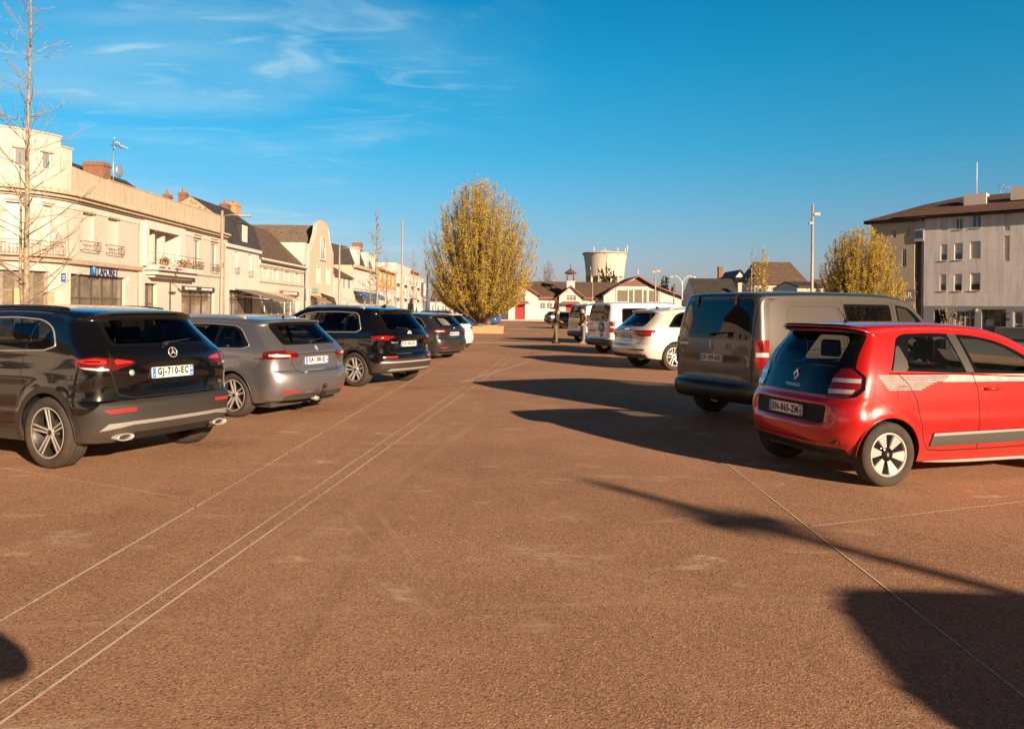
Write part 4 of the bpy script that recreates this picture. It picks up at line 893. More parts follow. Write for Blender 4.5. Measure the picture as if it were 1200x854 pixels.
def spec_van(kind='taupe'):     # panel / minibus vans
    L=4.95; H=1.92
    st=[(.60,.30,.62,.32,4),(.30,.31,.46,.33,4),(.06,.32,.40,.34,3.6,'c'),(.0,.40,.38,.40,3.6),(.0,.53,.37,.53,3.6),(.05,.56,.36,.56,3.6,'c'),(.09,.60,.36,.60,4.0),(.09,.75,.36,.75,4.2),(.095,1.0,.34,1.0,4.2),(.105,1.20,.34,1.20,4.2),(.14,1.45,.36,1.45,4.2),
        (.20,1.78,.42,1.72,4.2),(.22,1.86,.46,1.76,4.),(.32,1.895,.50,1.79,4.,'c'),(.8,1.92,.85,1.81,3.6),(1.8,1.935,1.8,1.83,3.4),(3.0,1.91,3.0,1.81,3.2),(3.35,1.84,3.3,1.74,3.),(3.8,1.50,3.65,1.42,2.8),(4.12,1.18,3.82,1.12,2.7,'c')]+[
        (4.5,1.05,4.2,.98,2.5),(4.82,.88,4.35,.80,2.4),(4.93,.65,4.36,.60,2.5),(4.95,.40,4.36,.40,2.6),(4.85,.26,4.33,.29,2.8),(4.4,.22,4.2,.25,3)]+[(3.5,.22,3.5,.25,4),(1.5,.22,1.5,.25,4)]
    cabw=rpoly([(3.00,1.13),(4.02,1.05),(3.62,1.44),(3.34,1.70),(3.02,1.745)],[.04,.05,.08,.1,.04])
    cabi=rpoly([(3.04,1.165),(3.88,1.10),(3.58,1.42),(3.32,1.665),(3.06,1.71)],[.04,.04,.05,.06,.02])
    slw=rpoly([(1.92,1.13),(2.88,1.13),(2.90,1.745),(1.88,1.745)],.05)
    bkw=rpoly([(.60,1.17),(1.80,1.15),(1.78,1.72),(.66,1.70)],.07)
    G=G_dark
    RG=[('side_window_frame','side',cabw,M_gloss),('side_window','side',cabi,G_clear,{'from':'side_window_frame','off':-.004}),
        ('side_window_frame','side',slw,M_gloss,{'key':'slf'}),('side_window','side',rpoly([(1.96,1.17),(2.85,1.17),(2.86,1.71),(1.93,1.71)],.04),G_dark,{'from':'slf','off':-.002,'key':'sl2'}),
        ('rear_window_frame','rear',rpoly([(-.78,1.21),(.78,1.21),(.735,1.80),(-.735,1.80)],.10),M_gloss),('rear_window','rear',rpoly([(-.73,1.25),(.73,1.25),(.685,1.76),(-.685,1.76)],.09),G_dark,{'from':'rear_window_frame','off':-.002}),
        ('brake_light','rear',rpoly([(-.22,1.815),(.22,1.815),(.22,1.84),(-.22,1.84)],.008),M_redd,{'off':.004}),
        ('windscreen','front',rpoly([(-.74,1.20),(.74,1.20),(.66,1.78),(-.66,1.78)],.06),G_mid,{'xmin':3.1}),
        ('tail_light','wrap',rpoly([(36.4,.82),(36.4,1.22),(43.5,1.22),(43.5,.82)],.01),M_red,{'off':.012}),
        ('reversing_lens','wrap',rpoly([(36.9,.985),(36.9,1.045),(43.1,1.045),(43.1,.985)],.01),M_clr,{'from':'tail_light','off':.016}),
        ('light_core','wrap',[(38.4,1.07),(38.4,1.19),(40.8,1.19),(40.8,1.07)],M_redd,{'from':'tail_light','off':.016,'key':'lc'}),
        ('rear_bumper','rear',[(-1,.25),(1,.25),(1,.565),(-1,.565)],M_blk if kind!='x' else M_blk,{'xmax':.45,'off':.004}),('rear_bumper','side',[(.2,.25),(.53,.25),(.48,.545),(.2,.545)],M_blk,{'off':.004}),
        ('side_moulding','side',rpoly([(1.12,.46),(3.55,.46),(3.55,.60),(1.12,.60)],.02),M_blk,{'off':.012}),
        seam('door_seam','side',[(1.86,1.80),(1.86,.36),(2.95,.34),(2.95,1.80)],.008),seam('door_seam','side',[(2.97,.34),(3.62,.36),(3.86,.75),(3.95,1.04)],.008),seam('slide_rail','side',[(.62,1.08),(1.84,1.08)],.020),
        seam('tailgate_seam','rear',[(-.80,1.80),(-.80,.62),(.80,.62),(.80,1.80)],.009),
        ('headlight','front',rpoly([(.50,.78),(.85,.82),(.88,.98),(.55,.92)],.04),M_clr,{'xmin':3.6}),('headlight','front',rpoly([(-.50,.78),(-.85,.82),(-.88,.98),(-.55,.92)],.04),M_clr,{'xmin':3.6}),
        ('front_grille','front',rpoly([(-.46,.52),(.46,.52),(.48,.86),(-.48,.86)],.05),M_gloss,{'xmin':3.6})]
    if kind!='taupe':
        RG += [('side_window_frame','side',bkw,M_gloss,{'key':'bkf'}),('side_window','side',rpoly([(.64,1.21),(1.76,1.19),(1.74,1.68),(.70,1.66)],.06),G_dark,{'from':'bkf','off':-.002,'key':'bk2'})]
    else:   # pressed panel outline on the blank side
        o=rpoly([(.74,.72),(1.78,.72),(1.78,1.70),(.72,1.70)],.16,4); RG += [seam('panel_pressing','side',o+[o[0]],.005)]
    S=dict(L=L,st=st,plan=[(0,.89),(.2,.935),(.8,.96),(3.4,.96),(4.2,.93),(4.6,.88),(4.95,.8)],sec=[(.2,.06),(.35,.02),(.55,.0),(.8,.0),(1.1,.012),(1.4,.055),(1.7,.125),(1.95,.20)],
        crease=[(.010,.4,1.08,3.8,1.02,.08,.5),(-.007,.6,.86,3.6,.84,.10,.5)],dents=[(.80,.14,.62,.02,.04)],zdent=1.05,ax0=.82,ax1=4.10,wr=.335,arch=.385,flare=.014,track=1.63,ww=.215,rr=.215,wheel='plain',paint=P_van,regions=RG,xa=1.3,
        cabin=dict(z=.62,xr=1.6,xf=2.75,hw=.70,xd=3.35,zd=1.18,rows=2 if kind!='taupe' else 1,back=.62),mirror=(3.78,1.08),mirror_mat=M_blk,handles=[(2.05,1.03,M_blk),(3.12,1.0,M_blk)],trims=[])
    hinge=lambda r,S,h:[MBH(r,h,s) for s in (-1,1)]
    def MBH(r,h,s):
        p=h('rear',s*.42,1.80); mb=MB(); mb.prism(rpoly([(-.03,-.10),(.02,-.10),(.05,.05),(-.02,.06)],.01),-.025,.025,'y'); mb.v=[v+p for v in mb.v]; mb.build('hinge_cover',M_gloss,r)
    S['extra']=[hinge,wiper(1.28,0,.45,1.31)]
    if kind=='taupe': S['extra'] += [lambda r,S,h:plate(r,S,h,.93,'CF-199-HX',.0),lambda r,S,h:badge(r,S,h,'lion',1.125,0,.066,tilt=.1),lambda r,S,h:badge(r,S,h,'text',1.12,.62,.050,text='EXPERT',tilt=.1)]
    return S

def spec_bigsuv():     # pearl large SUV
    L=5.09
    st=[(.75,.28,.78,.30,3),(.40,.30,.54,.32,3),(.12,.33,.50,.34,2.8,'c'),(.04,.42,.48,.42,2.7),(.0,.52,.47,.52,2.7),(.02,.66,.46,.66,2.7),(.10,.70,.46,.70,2.8,'c'),(.13,.85,.46,.84,2.8),(.09,1.02,.45,1.01,2.8),(.13,1.09,.47,1.08,2.8),
        (.26,1.19,.58,1.17,2.8),(.66,1.57,.96,1.50,2.8),(.60,1.60,.98,1.53,3.2,'c'),(.60,1.625,1.0,1.545,3.2,'c'),(.85,1.66,1.15,1.575,3.0),(1.5,1.715,1.55,1.62,2.8),(2.4,1.73,2.4,1.635,2.8),(2.9,1.70,2.85,1.605,2.7),(3.35,1.48,3.2,1.40,2.6)]+suv_front(L,3.88,1.14)+[(3.7,.24,3.7,.27,3),(1.6,.24,1.6,.27,3)]
    win=rpoly([(.90,1.18),(2.4,1.155),(3.50,1.14),(3.35,1.25),(2.85,1.55),(2.5,1.59),(1.9,1.60),(1.45,1.58),(1.22,1.50)],[.05,.01,.06,.02,.14,.1,.1,.12,.14])
    a=rpoly([(1.00,1.205),(1.60,1.195),(1.60,1.545),(1.48,1.54),(1.27,1.46)],.04); b=rpoly([(1.66,1.19),(2.46,1.18),(2.42,1.565),(1.68,1.555)],.02); c=rpoly([(2.55,1.18),(3.40,1.17),(2.83,1.52),(2.52,1.565)],.02)
    RG=[('rear_window_frame','rear',rpoly([(-.64,1.185),(.64,1.185),(.58,1.56),(-.58,1.56)],.08),M_gloss),('rear_window','rear',rpoly([(-.60,1.205),(.60,1.205),(.54,1.54),(-.54,1.54)],.07),G_dark,{'from':'rear_window_frame','off':-.004}),
        ('side_window_frame','side',win,M_gloss)]+[('side_window','side',q,G_dark,{'from':'side_window_frame','off':-.004}) for q in (a,b,c)]+[
        ('windscreen','front',rpoly([(-.68,1.16),(.68,1.16),(.6,1.62),(-.6,1.62)],.06),G_mid,{'xmin':2.8}),
        ('tail_light','wrap',[(22,1.00),(21,1.05),(24,1.075),(52,1.10),(53,1.06),(47,.93),(32,.92)],M_red,{'off':.008}),
        ('reflector','rear',rpoly([(.30,.545),(.86,.535),(.86,.58),(.30,.58)],.01),M_redd,{'off':.004}),('reflector','rear',rpoly([(-.30,.545),(-.86,.535),(-.86,.58),(-.30,.58)],.01),M_redd,{'off':.004}),
        ('lower_bumper','rear',[(-.9,.25),(.9,.25),(.86,.44),(-.86,.44)],M_cladgrey,{'xmax':.42,'off':.002}),
        seam('tailgate_seam','rear',[(-.74,.93),(-.70,.76),(-.62,.70),(.62,.70),(.70,.76),(.74,.93)],.010),seam('tailgate_seam','rear',[(-.52,1.015),(.52,1.015)],.012),
        seam('door_seam','side',[(1.63,1.17),(1.60,.95),(1.42,.78),(1.48,.40),(2.50,.38),(2.53,1.14)],.008),seam('door_seam','side',[(2.52,.38),(3.5,.40),(3.5,1.10)],.008)]+front_regions(L,1.14)
    return dict(L=L,st=st,plan=[(0,.90),(.3,.965),(1.0,.99),(2.5,.99),(4.0,.975),(4.7,.92),(5.09,.84)],sec=shift_sec(.10,1.05),crease=[(.012,.5,1.04,3.9,.98,.10,.6),(.012,1.2,.50,3.4,.46,.12,.5)],
        dents=[(.90,.09,.38,.025,.05)],ax0=1.08,ax1=4.08,wr=.375,arch=.42,flare=.02,track=1.70,ww=.255,rr=.245,wheel='twin',paint=P_pearl,regions=RG,xa=1.2,
        trims=[(win,.007,M_gloss,True,'window_trim')],cabin=dict(z=.55,xr=1.75,xf=2.6,hw=.66,xd=3.25,zd=1.14,shelf=(.35,1.2,1.05)),mirror=(3.30,1.16),handles=[(1.75,1.0,P_pearl),(2.62,.98,P_pearl)],fin=(1.1,0,'fin'),
        extra=[wiper(1.215,.0,.36,1.24),lambda r,S,h:plate(r,S,h,.90,'CM-635-VF',.03),lambda r,S,h:badge(r,S,h,'rings',1.10,0,.034,tilt=.3),rails(1.1,2.8,lambda x:.60,M_strip,.03)])

def spec_hatch(paint=P_anth,lampm=None):          # plain five-door hatchback / estate used for the far parked cars
    S=spec_estate(); S['paint']=paint; S['wheel']='twin'
    S['regions']=[r for r in S['regions'] if r[0] not in ('bumper_seam',)]
    S['extra']=[wiper(1.095,.05,.34,1.13)]; S['handles']=[(1.50,.86,paint),(2.40,.84,paint)]; S['seat']=M_seat
    return S

def put(spec,label,px,py,side,heading,cat='car',name='parked_car',group=None,res=.04):
    """stand a vehicle so that the near rear tyre touches the ground under the given photo pixel"""
    g=gnd(px,py); h=R(heading); l=Vector((spec['ax0'],side*(spec['track']/2+.1),0)); c,s=math.cos(h),math.sin(h)
    loc=(g.x-(c*l.x-s*l.y), g.y-(s*l.x+c*l.y), 0)
    return build_car(spec,label,loc,h,group,cat,name,res)
# ================================================================== light and sky
SUN_EL=R(17.0); SUN_AZ=R(142.5)          # compass style: 0 = straight ahead, clockwise
sd=Vector((math.sin(SUN_AZ)*math.cos(SUN_EL), math.cos(SUN_AZ)*math.cos(SUN_EL), math.sin(SUN_EL)))
l=bpy.data.lights.new('sun','SUN'); l.energy=5.; l.angle=R(.5); l.color=(1.,.765,.54)
lo=bpy.data.objects.new('sun',l); COL.objects.link(lo); lo.location=(20,-30,40); lo.rotation_euler=sd.to_track_quat('Z','Y').to_euler()
def make_sky():
    nt=W0.node_tree; L=nt.links.new; bg=nt.nodes['Background']
    sk=nd(nt,'ShaderNodeTexSky'); sk.sky_type='NISHITA'; sk.sun_disc=False; sk.sun_elevation=SUN_EL; sk.sun_rotation=SUN_AZ
    tc=nd(nt,'ShaderNodeTexCoord'); sp=nd(nt,'ShaderNodeSeparateXYZ'); L(tc.outputs['Generated'],sp.inputs[0])
    rp=nd(nt,'ShaderNodeValToRGB'); L(sp.outputs['Z'],rp.inputs[0]); cr=rp.color_ramp
    st=[(0.,(.70,.69,.95)),(.045,(.69,.72,1.02)),(.10,(.50,.78,1.06)),(.20,(.19,.89,1.18)),(.30,(.075,.93,1.24)),(.38,(.034,.86,1.2)),(.52,(.045,.20,.36)),(1.,(.08,.12,.17))]
    cr.elements[0].position=0; cr.elements[0].color=(*st[0][1],1); cr.elements[1].position=1; cr.elements[1].color=(*st[-1][1],1)
    for p,c in st[1:-1]: e=cr.elements.new(p); e.color=(*c,1)
    mu=nd(nt,'ShaderNodeMix',data_type='RGBA',blend_type='MULTIPLY'); mu.inputs[0].default_value=1; L(sk.outputs[0],mu.inputs[6])
    # round the sun the low sky is warm, away from it deep blue
    dt=nd(nt,'ShaderNodeVectorMath',operation='DOT_PRODUCT'); L(tc.outputs['Generated'],dt.inputs[0]); dt.inputs[1].default_value=(math.sin(SUN_AZ),math.cos(SUN_AZ),0)
    wf=nd(nt,'ShaderNodeMapRange',interpolation_type='SMOOTHSTEP'); wf.inputs[1].default_value=-.22; wf.inputs[2].default_value=.55; L(dt.outputs['Value'],wf.inputs[0])
    wm=nd(nt,'ShaderNodeMix',data_type='RGBA'); L(wf.outputs[0],wm.inputs[0]); L(rp.outputs[0],wm.inputs[6]); wm.inputs[7].default_value=(.30,.22,.15,1); L(wm.outputs[2],mu.inputs[7])
    # thin cirrus: project the direction on a high flat layer, stretch and warp noise
    zc=nd(nt,'ShaderNodeMath',operation='MAXIMUM'); L(sp.outputs['Z'],zc.inputs[0]); zc.inputs[1].default_value=.03
    za=nd(nt,'ShaderNodeMath',operation='ADD'); L(zc.outputs[0],za.inputs[0]); za.inputs[1].default_value=.08
    dv=nd(nt,'ShaderNodeVectorMath',operation='DIVIDE'); cb=nd(nt,'ShaderNodeCombineXYZ'); 
    for k in range(3): L(za.outputs[0],cb.inputs[k])
    L(tc.outputs['Generated'],dv.inputs[0]); L(cb.outputs[0],dv.inputs[1])
    def layer(rot,scale,ns,lo,hi,dist,off):
        mp=nd(nt,'ShaderNodeMapping'); mp.inputs['Rotation'].default_value=(0,0,R(rot)); mp.inputs['Scale'].default_value=scale; mp.inputs['Location'].default_value=off; L(dv.outputs[0],mp.inputs[0])
        n=nd(nt,'ShaderNodeTexNoise',Scale=ns,Detail=7.,Roughness=.50,Distortion=dist); L(mp.outputs[0],n.inputs['Vector'])
        mr=nd(nt,'ShaderNodeMapRange',interpolation_type='SMOOTHSTEP'); mr.inputs[1].default_value=lo; mr.inputs[2].default_value=hi; L(n.outputs['Fac'],mr.inputs[0]); return mr.outputs[0]
    a=layer(-35,(.55,1.15,1),1.2,.40,.86,.8,(.2,.6,0)); b=layer(-50,(.8,1.8,1),3.0,.50,.86,1.5,(3.1,.4,0)); m=layer(20,(1,1,1),.55,.42,.62,.0,(1.7,.2,0))
    ad=nd(nt,'ShaderNodeMath',operation='ADD'); L(a,ad.inputs[0]); L(b,ad.inputs[1])
    mm=nd(nt,'ShaderNodeMath',operation='MULTIPLY'); L(ad.outputs[0],mm.inputs[0]); L(m,mm.inputs[1])
    # the cirrus lies over the left half of the view and fades out towards the right
    xr=nd(nt,'ShaderNodeMapRange',interpolation_type='SMOOTHSTEP'); xr.inputs[1].default_value=.08; xr.inputs[2].default_value=-.22; L(sp.outputs['X'],xr.inputs[0])
    m3=nd(nt,'ShaderNodeMath',operation='MULTIPLY'); L(mm.outputs[0],m3.inputs[0]); L(xr.outputs[0],m3.inputs[1])
    zr=nd(nt,'ShaderNodeMapRange'); zr.inputs[1].default_value=.46; zr.inputs[2].default_value=.30; zr.inputs[3].default_value=0.; zr.inputs[4].default_value=.50; L(sp.outputs['Z'],zr.inputs[0])
    m4=nd(nt,'ShaderNodeMath',operation='MULTIPLY',use_clamp=True); L(m3.outputs[0],m4.inputs[0]); L(zr.outputs[0],m4.inputs[1])
    mx=nd(nt,'ShaderNodeMix',data_type='RGBA'); L(m4.outputs[0],mx.inputs[0]); L(mu.outputs[2],mx.inputs[6]); mx.inputs[7].default_value=(4.6,6.6,7.4,1)
    L(mx.outputs[2],bg.inputs[0]); bg.inputs[1].default_value=.06
make_sky()
scene.view_settings.view_transform='Standard'; scene.view_settings.look='None'; scene.view_settings.exposure=1.0; scene.view_settings.gamma=1.

# ================================================================== the ground
def ground_mat(name, c1, c2, speck, scuff=True):
    m=bpy.data.materials.new(name); m.use_nodes=True; nt=m.node_tree; b=nt.nodes['Principled BSDF']; L=nt.links.new
    tc=nd(nt,'ShaderNodeTexCoord')
    def noise(sc,det=6.,ro=.6,mp=None,dist=0.):
        n=nd(nt,'ShaderNodeTexNoise',Scale=sc,Detail=det,Roughness=ro,Distortion=dist)
        if mp:
            q=nd(nt,'ShaderNodeMapping'); q.inputs['Scale'].default_value=mp[0]; q.inputs['Rotation'].default_value=(0,0,R(mp[1])); L(tc.outputs['Object'],q.inputs[0]); L(q.outputs[0],n.inputs['Vector'])
        else: L(tc.outputs['Object'],n.inputs['Vector'])
        return n.outputs['Fac']
    def mr(x,a,b_,c=0.,d=1.):
        q=nd(nt,'ShaderNodeMapRange',interpolation_type='SMOOTHSTEP'); q.inputs[1].default_value=a; q.inputs[2].default_value=b_; q.inputs[3].default_value=c; q.inputs[4].default_value=d; L(x,q.inputs[0]); return q.outputs[0]
    def mix(f,a,c,bt='MIX'):
        q=nd(nt,'ShaderNodeMix',data_type='RGBA',blend_type=bt)
        if isinstance(f,float): q.inputs[0].default_value=f
        else: L(f,q.inputs[0])
        for i,v in ((6,a),(7,c)):
            if isinstance(v,tuple): q.inputs[i].default_value=(*v,1)
            else: L(v,q.inputs[i])
        return q.outputs[2]
    def mul(a,b_):
        q=nd(nt,'ShaderNodeMath',operation='MULTIPLY'); L(a,q.inputs[0])
        if isinstance(b_,float): q.inputs[1].default_value=b_
        else: L(b_,q.inputs[1])
        return q.outputs[0]
    col=mix(mr(noise(.22,5.),.35,.65),c1,c2)
    col=mix(mul(mr(noise(1.3,7.,.7),.4,.75),.35),col,tuple(min(1,v*1.35+.02) for v in c1))
    # aggregate: pale and dark grains
    v=nd(nt,'ShaderNodeTexVoronoi',Scale=110.); L(tc.outputs['Object'],v.inputs['Vector'])
    sx=nd(nt,'ShaderNodeSeparateColor'); L(v.outputs['Color'],sx.inputs[0])
    col=mix(mul(mr(sx.outputs[0],.70,.98),.55),col,tuple(min(1,q*1.75+.03) for q in c1)); col=mix(mul(mr(sx.outputs[1],.72,.97),.75),col,tuple(q*.30 for q in c1))
    v2=nd(nt,'ShaderNodeTexVoronoi',Scale=26.); L(tc.outputs['Object'],v2.inputs['Vector']); s2=nd(nt,'ShaderNodeSeparateColor'); L(v2.outputs['Color'],s2.inputs[0])
    near=mr(v2.outputs['Distance'],.16,.06); pk=mul(mr(s2.outputs[0],.93,.95),near); col=mix(pk,col,(.62,.50,.38)); dk=mul(mr(s2.outputs[1],.94,.96),near); col=mix(dk,col,(.04,.025,.018))
    if scuff:
        f=mul(mr(noise(1.,3.,.5,((.9,2.6,1),-14)),.60,.70),mr(noise(5.,8.,.75,((.5,4.,1),-16)),.42,.68)); col=mix(mul(f,.80),col,(.62,.44,.31))
        f=mul(mr(noise(1.,2.,.5,((1.1,1.9,1),35)),.66,.73),mr(noise(9.,6.,.8),.40,.65)); col=mix(mul(f,.85),col,(.66,.49,.35))
        t=mul(mr(noise(1.,4.,.6,((2.4,.05,1),2)),.55,.72),.28); col=mix(t,col,tuple(v_*.62 for v_ in c2))       # tyre tracks along the lane
        t=mul(mr(noise(1.,4.,.6,((2.1,.07,1),-68)),.58,.75),.20); col=mix(t,col,(.46,.30,.19))
        oil=mul(mr(noise(.55,3.,.5),.66,.74),.45); col=mix(oil,col,tuple(v_*.5 for v_ in c2))
    L(col,b.inputs['Base Color']); b.inputs['Roughness'].default_value=.88; b.inputs['Specular IOR Level'].default_value=.25
    bp=nd(nt,'ShaderNodeBump',Strength=.42,Distance=.004); L(v.outputs['Distance'],bp.inputs['Height']); bp2=nd(nt,'ShaderNodeBump',Strength=.30,Distance=.006); L(noise(75.,5.,.7),bp2.inputs['Height']); L(bp.outputs[0],bp2.inputs['Normal']); L(bp2.outputs[0],b.inputs['Normal'])
    return m
M_plaza=ground_mat('brown_asphalt',(.392,.213,.124),(.308,.162,.090),None)
M_road=ground_mat('grey_asphalt',(.15,.13,.115),(.12,.105,.09),None,False)
M_conc=mat('pale_concrete',(.52,.44,.34),.85,var=.2,vscale=2.,bump=.3,bscale=60)
M_kerb=mat('kerb_stone',(.42,.36,.29),.8,var=.2)
def sheet(name,x0,x1,y0,y1,z,m,nx=1):
    mb=MB(); mb.add([(x0,y0,z),(x1,y0,z),(x1,y1,z),(x0,y1,z)],[(0,1,2,3)],False); o=mb.build(name,m); return tag(o,kind='structure')
sheet('ground',-900,900,-200,1400,-.012,mat('far_ground',(.17,.14,.10),.9,var=.3,vscale=.05))
sheet('road_asphalt',-60,62,-40,135,-.006,M_road)
sheet('parking_plaza',-13.2,19.,-24,112,0.,M_plaza)
def slab(name,x0,x1,y0,y1,z0,z1,m,kind='structure'): mb=MB(); mb.box(x0,x1,y0,y1,z0,z1); return tag(mb.build(name,m,bevel=.01),kind=kind)
slab('kerb',-13.35,-13.2,-24,112,-.01,.13,M_kerb); slab('pavement',-21.45,-18.4,20,200,-.01,.13,M_conc); slab('kerb_edge',-18.4,-18.25,20,200,-.01,.125,M_kerb)
slab('hall_pavement',-30,40,112.,119.6,-.01,.14,M_conc)
# pale bands laid across the plaza
for (y,x0,x1,w) in ((36.6,-2.4,19,.75),(63.,-.4,19,1.1),(90,-4,19,1.4)):
    sheet('paving_band',x0,x1,y,y+w,.004,M_conc)
M_line=None
def line_mat():
    m=bpy.data.materials.new('chalky_line_paint'); m.use_nodes=True; nt=m.node_tree; nt.nodes.clear(); L=nt.links.new
    o=nd(nt,'ShaderNodeOutputMaterial'); mx=nd(nt,'ShaderNodeMixShader'); tr=nd(nt,'ShaderNodeBsdfTransparent'); d=nd(nt,'ShaderNodeBsdfDiffuse'); d.inputs[0].default_value=(.66,.56,.44,1)
    tc=nd(nt,'ShaderNodeTexCoord'); n=nd(nt,'ShaderNodeTexNoise',Scale=22.,Detail=6.,Roughness=.75); L(tc.outputs['Object'],n.inputs['Vector'])
    n2=nd(nt,'ShaderNodeTexNoise',Scale=.7,Detail=3.); L(tc.outputs['Object'],n2.inputs['Vector'])
    ad=nd(nt,'ShaderNodeMath',operation='MULTIPLY_ADD'); L(n2.outputs['Fac'],ad.inputs[0]); ad.inputs[1].default_value=.7; L(n.outputs['Fac'],ad.inputs[2])
    mr=nd(nt,'ShaderNodeMapRange'); mr.inputs[1].default_value=.66; mr.inputs[2].default_value=.86; mr.inputs[3].default_value=.12; mr.inputs[4].default_value=.95; L(ad.outputs[0],mr.inputs[0])
    L(mr.outputs[0],mx.inputs[0]); L(tr.outputs[0],mx.inputs[1]); L(d.outputs[0],mx.inputs[2]); L(mx.outputs[0],o.inputs[0]); return m
M_line=line_mat()
M_tyre=None
M_faint=mat('faint_line_paint',(.42,.25,.155),.9,var=.2,vscale=8)
def stripe(pts,w,name='painted_line',m=None,z=.004):
    vs=[];fs=[]
    P=[Vector(p) for p in pts]
    for i,p in enumerate(P):
        t=(P[min(i+1,len(P)-1)]-P[max(i-1,0)]).normalized(); n=Vector((-t.y,t.x,0))*w/2; vs+= [(p.x+n.x,p.y+n.y,z),(p.x-n.x,p.y-n.y,z)]
    for i in range(len(P)-1): fs.append((2*i,2*i+1,2*i+3,2*i+2))
    return tag(raw(name,vs,fs,m or M_line),kind='structure')
def alpha_stripe():
    m=line_mat(); m.name='faint_tyre_track'
    for n in m.node_tree.nodes:
        if n.type=='MAP_RANGE': n.inputs[1].default_value=.70; n.inputs[2].default_value=1.05; n.inputs[3].default_value=0.; n.inputs[4].default_value=.55
        if n.type=='BSDF_DIFFUSE': n.inputs[0].default_value=(.62,.42,.28,1)
    return m
M_tyre=alpha_stripe()
def gl(*px): return [gnd(*p) for p in px]
def ext(a,b,t): return a+(b-a)*t
for (a,b,w) in (((0,728),(520,424),.017),((0,824),(590,421),.014),((0,848),(600,421),.017),((1200,816),(780,487),.011)):
    A,B=gl(a,b); A=ext(A,B,-.12); stripe([ext(A,B,t) for t in np.linspace(0,1,12)],w)
for (a,b,w,m) in (((700,272/2+480),(1,1),0,0),):
    pass
A,B=gl((950,617),(1196,588)); stripe([ext(A,B,t) for t in (0,.5,1,1.3)],.012)
A,B=gl((0,548),(210,583)); stripe([ext(A,B,t) for t in (-.3,0,.5,1)],.011)
A,B=gl((540,448),(620,424)); stripe([ext(A,B,t) for t in (0,.5,1)],.05)
A,B=gl((530,426),(660,410)); stripe([ext(A,B,t) for t in (0,.5,1)],.03,m=M_faint)

def scuff_mat(name,col,dens):
    m=bpy.data.materials.new(name); m.use_nodes=True; nt=m.node_tree; nt.nodes.clear(); L=nt.links.new
    o=nd(nt,'ShaderNodeOutputMaterial'); mx=nd(nt,'ShaderNodeMixShader'); tr=nd(nt,'ShaderNodeBsdfTransparent'); d=nd(nt,'ShaderNodeBsdfDiffuse'); d.inputs[0].default_value=(*col,1)
    tc=nd(nt,'ShaderNodeTexCoord'); sb=nd(nt,'ShaderNodeVectorMath',operation='SUBTRACT'); L(tc.outputs['Generated'],sb.inputs[0]); sb.inputs[1].default_value=(.5,.5,.5)
    sc=nd(nt,'ShaderNodeVectorMath',operation='MULTIPLY'); L(sb.outputs[0],sc.inputs[0]); sc.inputs[1].default_value=(1,1,0); le=nd(nt,'ShaderNodeVectorMath',operation='LENGTH'); L(sc.outputs[0],le.inputs[0])
    fr=nd(nt,'ShaderNodeMapRange',interpolation_type='SMOOTHSTEP'); fr.inputs[1].default_value=.5; fr.inputs[2].default_value=.1; L(le.outputs['Value'],fr.inputs[0])
    g=nd(nt,'ShaderNodeNewGeometry'); mp=nd(nt,'ShaderNodeMapping'); mp.inputs['Scale'].default_value=(7,22,1); mp.inputs['Rotation'].default_value=(0,0,.4); L(g.outputs['Position'],mp.inputs[0]); n=nd(nt,'ShaderNodeTexNoise',Scale=1.,Detail=8.,Roughness=.75,Distortion=.6); L(mp.outputs[0],n.inputs['Vector'])
    nr=nd(nt,'ShaderNodeMapRange'); nr.inputs[1].default_value=.42; nr.inputs[2].default_value=.68; L(n.outputs['Fac'],nr.inputs[0]); mu=nd(nt,'ShaderNodeMath',operation='MULTIPLY'); L(fr.outputs[0],mu.inputs[0]); L(nr.outputs[0],mu.inputs[1]); m2=nd(nt,'ShaderNodeMath',operation='MULTIPLY'); L(mu.outputs[0],m2.inputs[0]); m2.inputs[1].default_value=dens
    L(m2.outputs[0],mx.inputs[0]); L(tr.outputs[0],mx.inputs[1]); L(d.outputs[0],mx.inputs[2]); L(mx.outputs[0],o.inputs[0]); return m
M_scuff=scuff_mat('pale_scuff',(.68,.48,.33),.85); M_oil=scuff_mat('oil_stain',(.12,.07,.04),.45)
def patch(name,px,py,w,h,ang,m,z):
    c=gnd(px,py); ca,sa=math.cos(R(ang)),math.sin(R(ang)); vs=[(c.x+ca*a-sa*b,c.y+sa*a+ca*b,z) for a,b in ((-w,-h),(w,-h),(w,h),(-w,h))]; mb=MB(); o=None
    me=raw(name,[(a,b,0) for a,b in ((-w,-h),(w,-h),(w,h),(-w,h))],[(0,1,2,3)],m); me.location=(c.x,c.y,z); me.rotation_euler=(0,0,R(ang)); tag(me,kind='structure')
for i,(px,py,w,h,a) in enumerate(((405,655,.24,.14,-25),(672,607,.26,.16,-40),(577,547,.24,.09,0),(628,733,.16,.14,10),(425,619,.16,.10,0),(483,571,.18,.11,-10),(597,640,.18,.12,15),(868,686,.14,.07,-20),(560,590,.20,.09,5),(640,566,.22,.10,0),(700,548,.2,.1,0),(520,512,.30,.14,0),(585,498,.34,.14,0),(640,478,.4,.16,0),(705,655,.16,.12,30),(170,640,.2,.12,0),(330,700,.16,.10,0),(240,606,.35,.14,10),(90,640,.25,.12,0),(420,585,.16,.1,0),(760,680,.14,.08,0),(660,660,.6,.12,-35),(470,700,.5,.10,-50),(350,560,.4,.2,0),(450,520,.5,.2,0),(560,455,.6,.3,0),(620,440,.7,.3,0))):
    patch('scuff_mark',px,py,w,h,a,M_scuff,.0042+i*.00012)
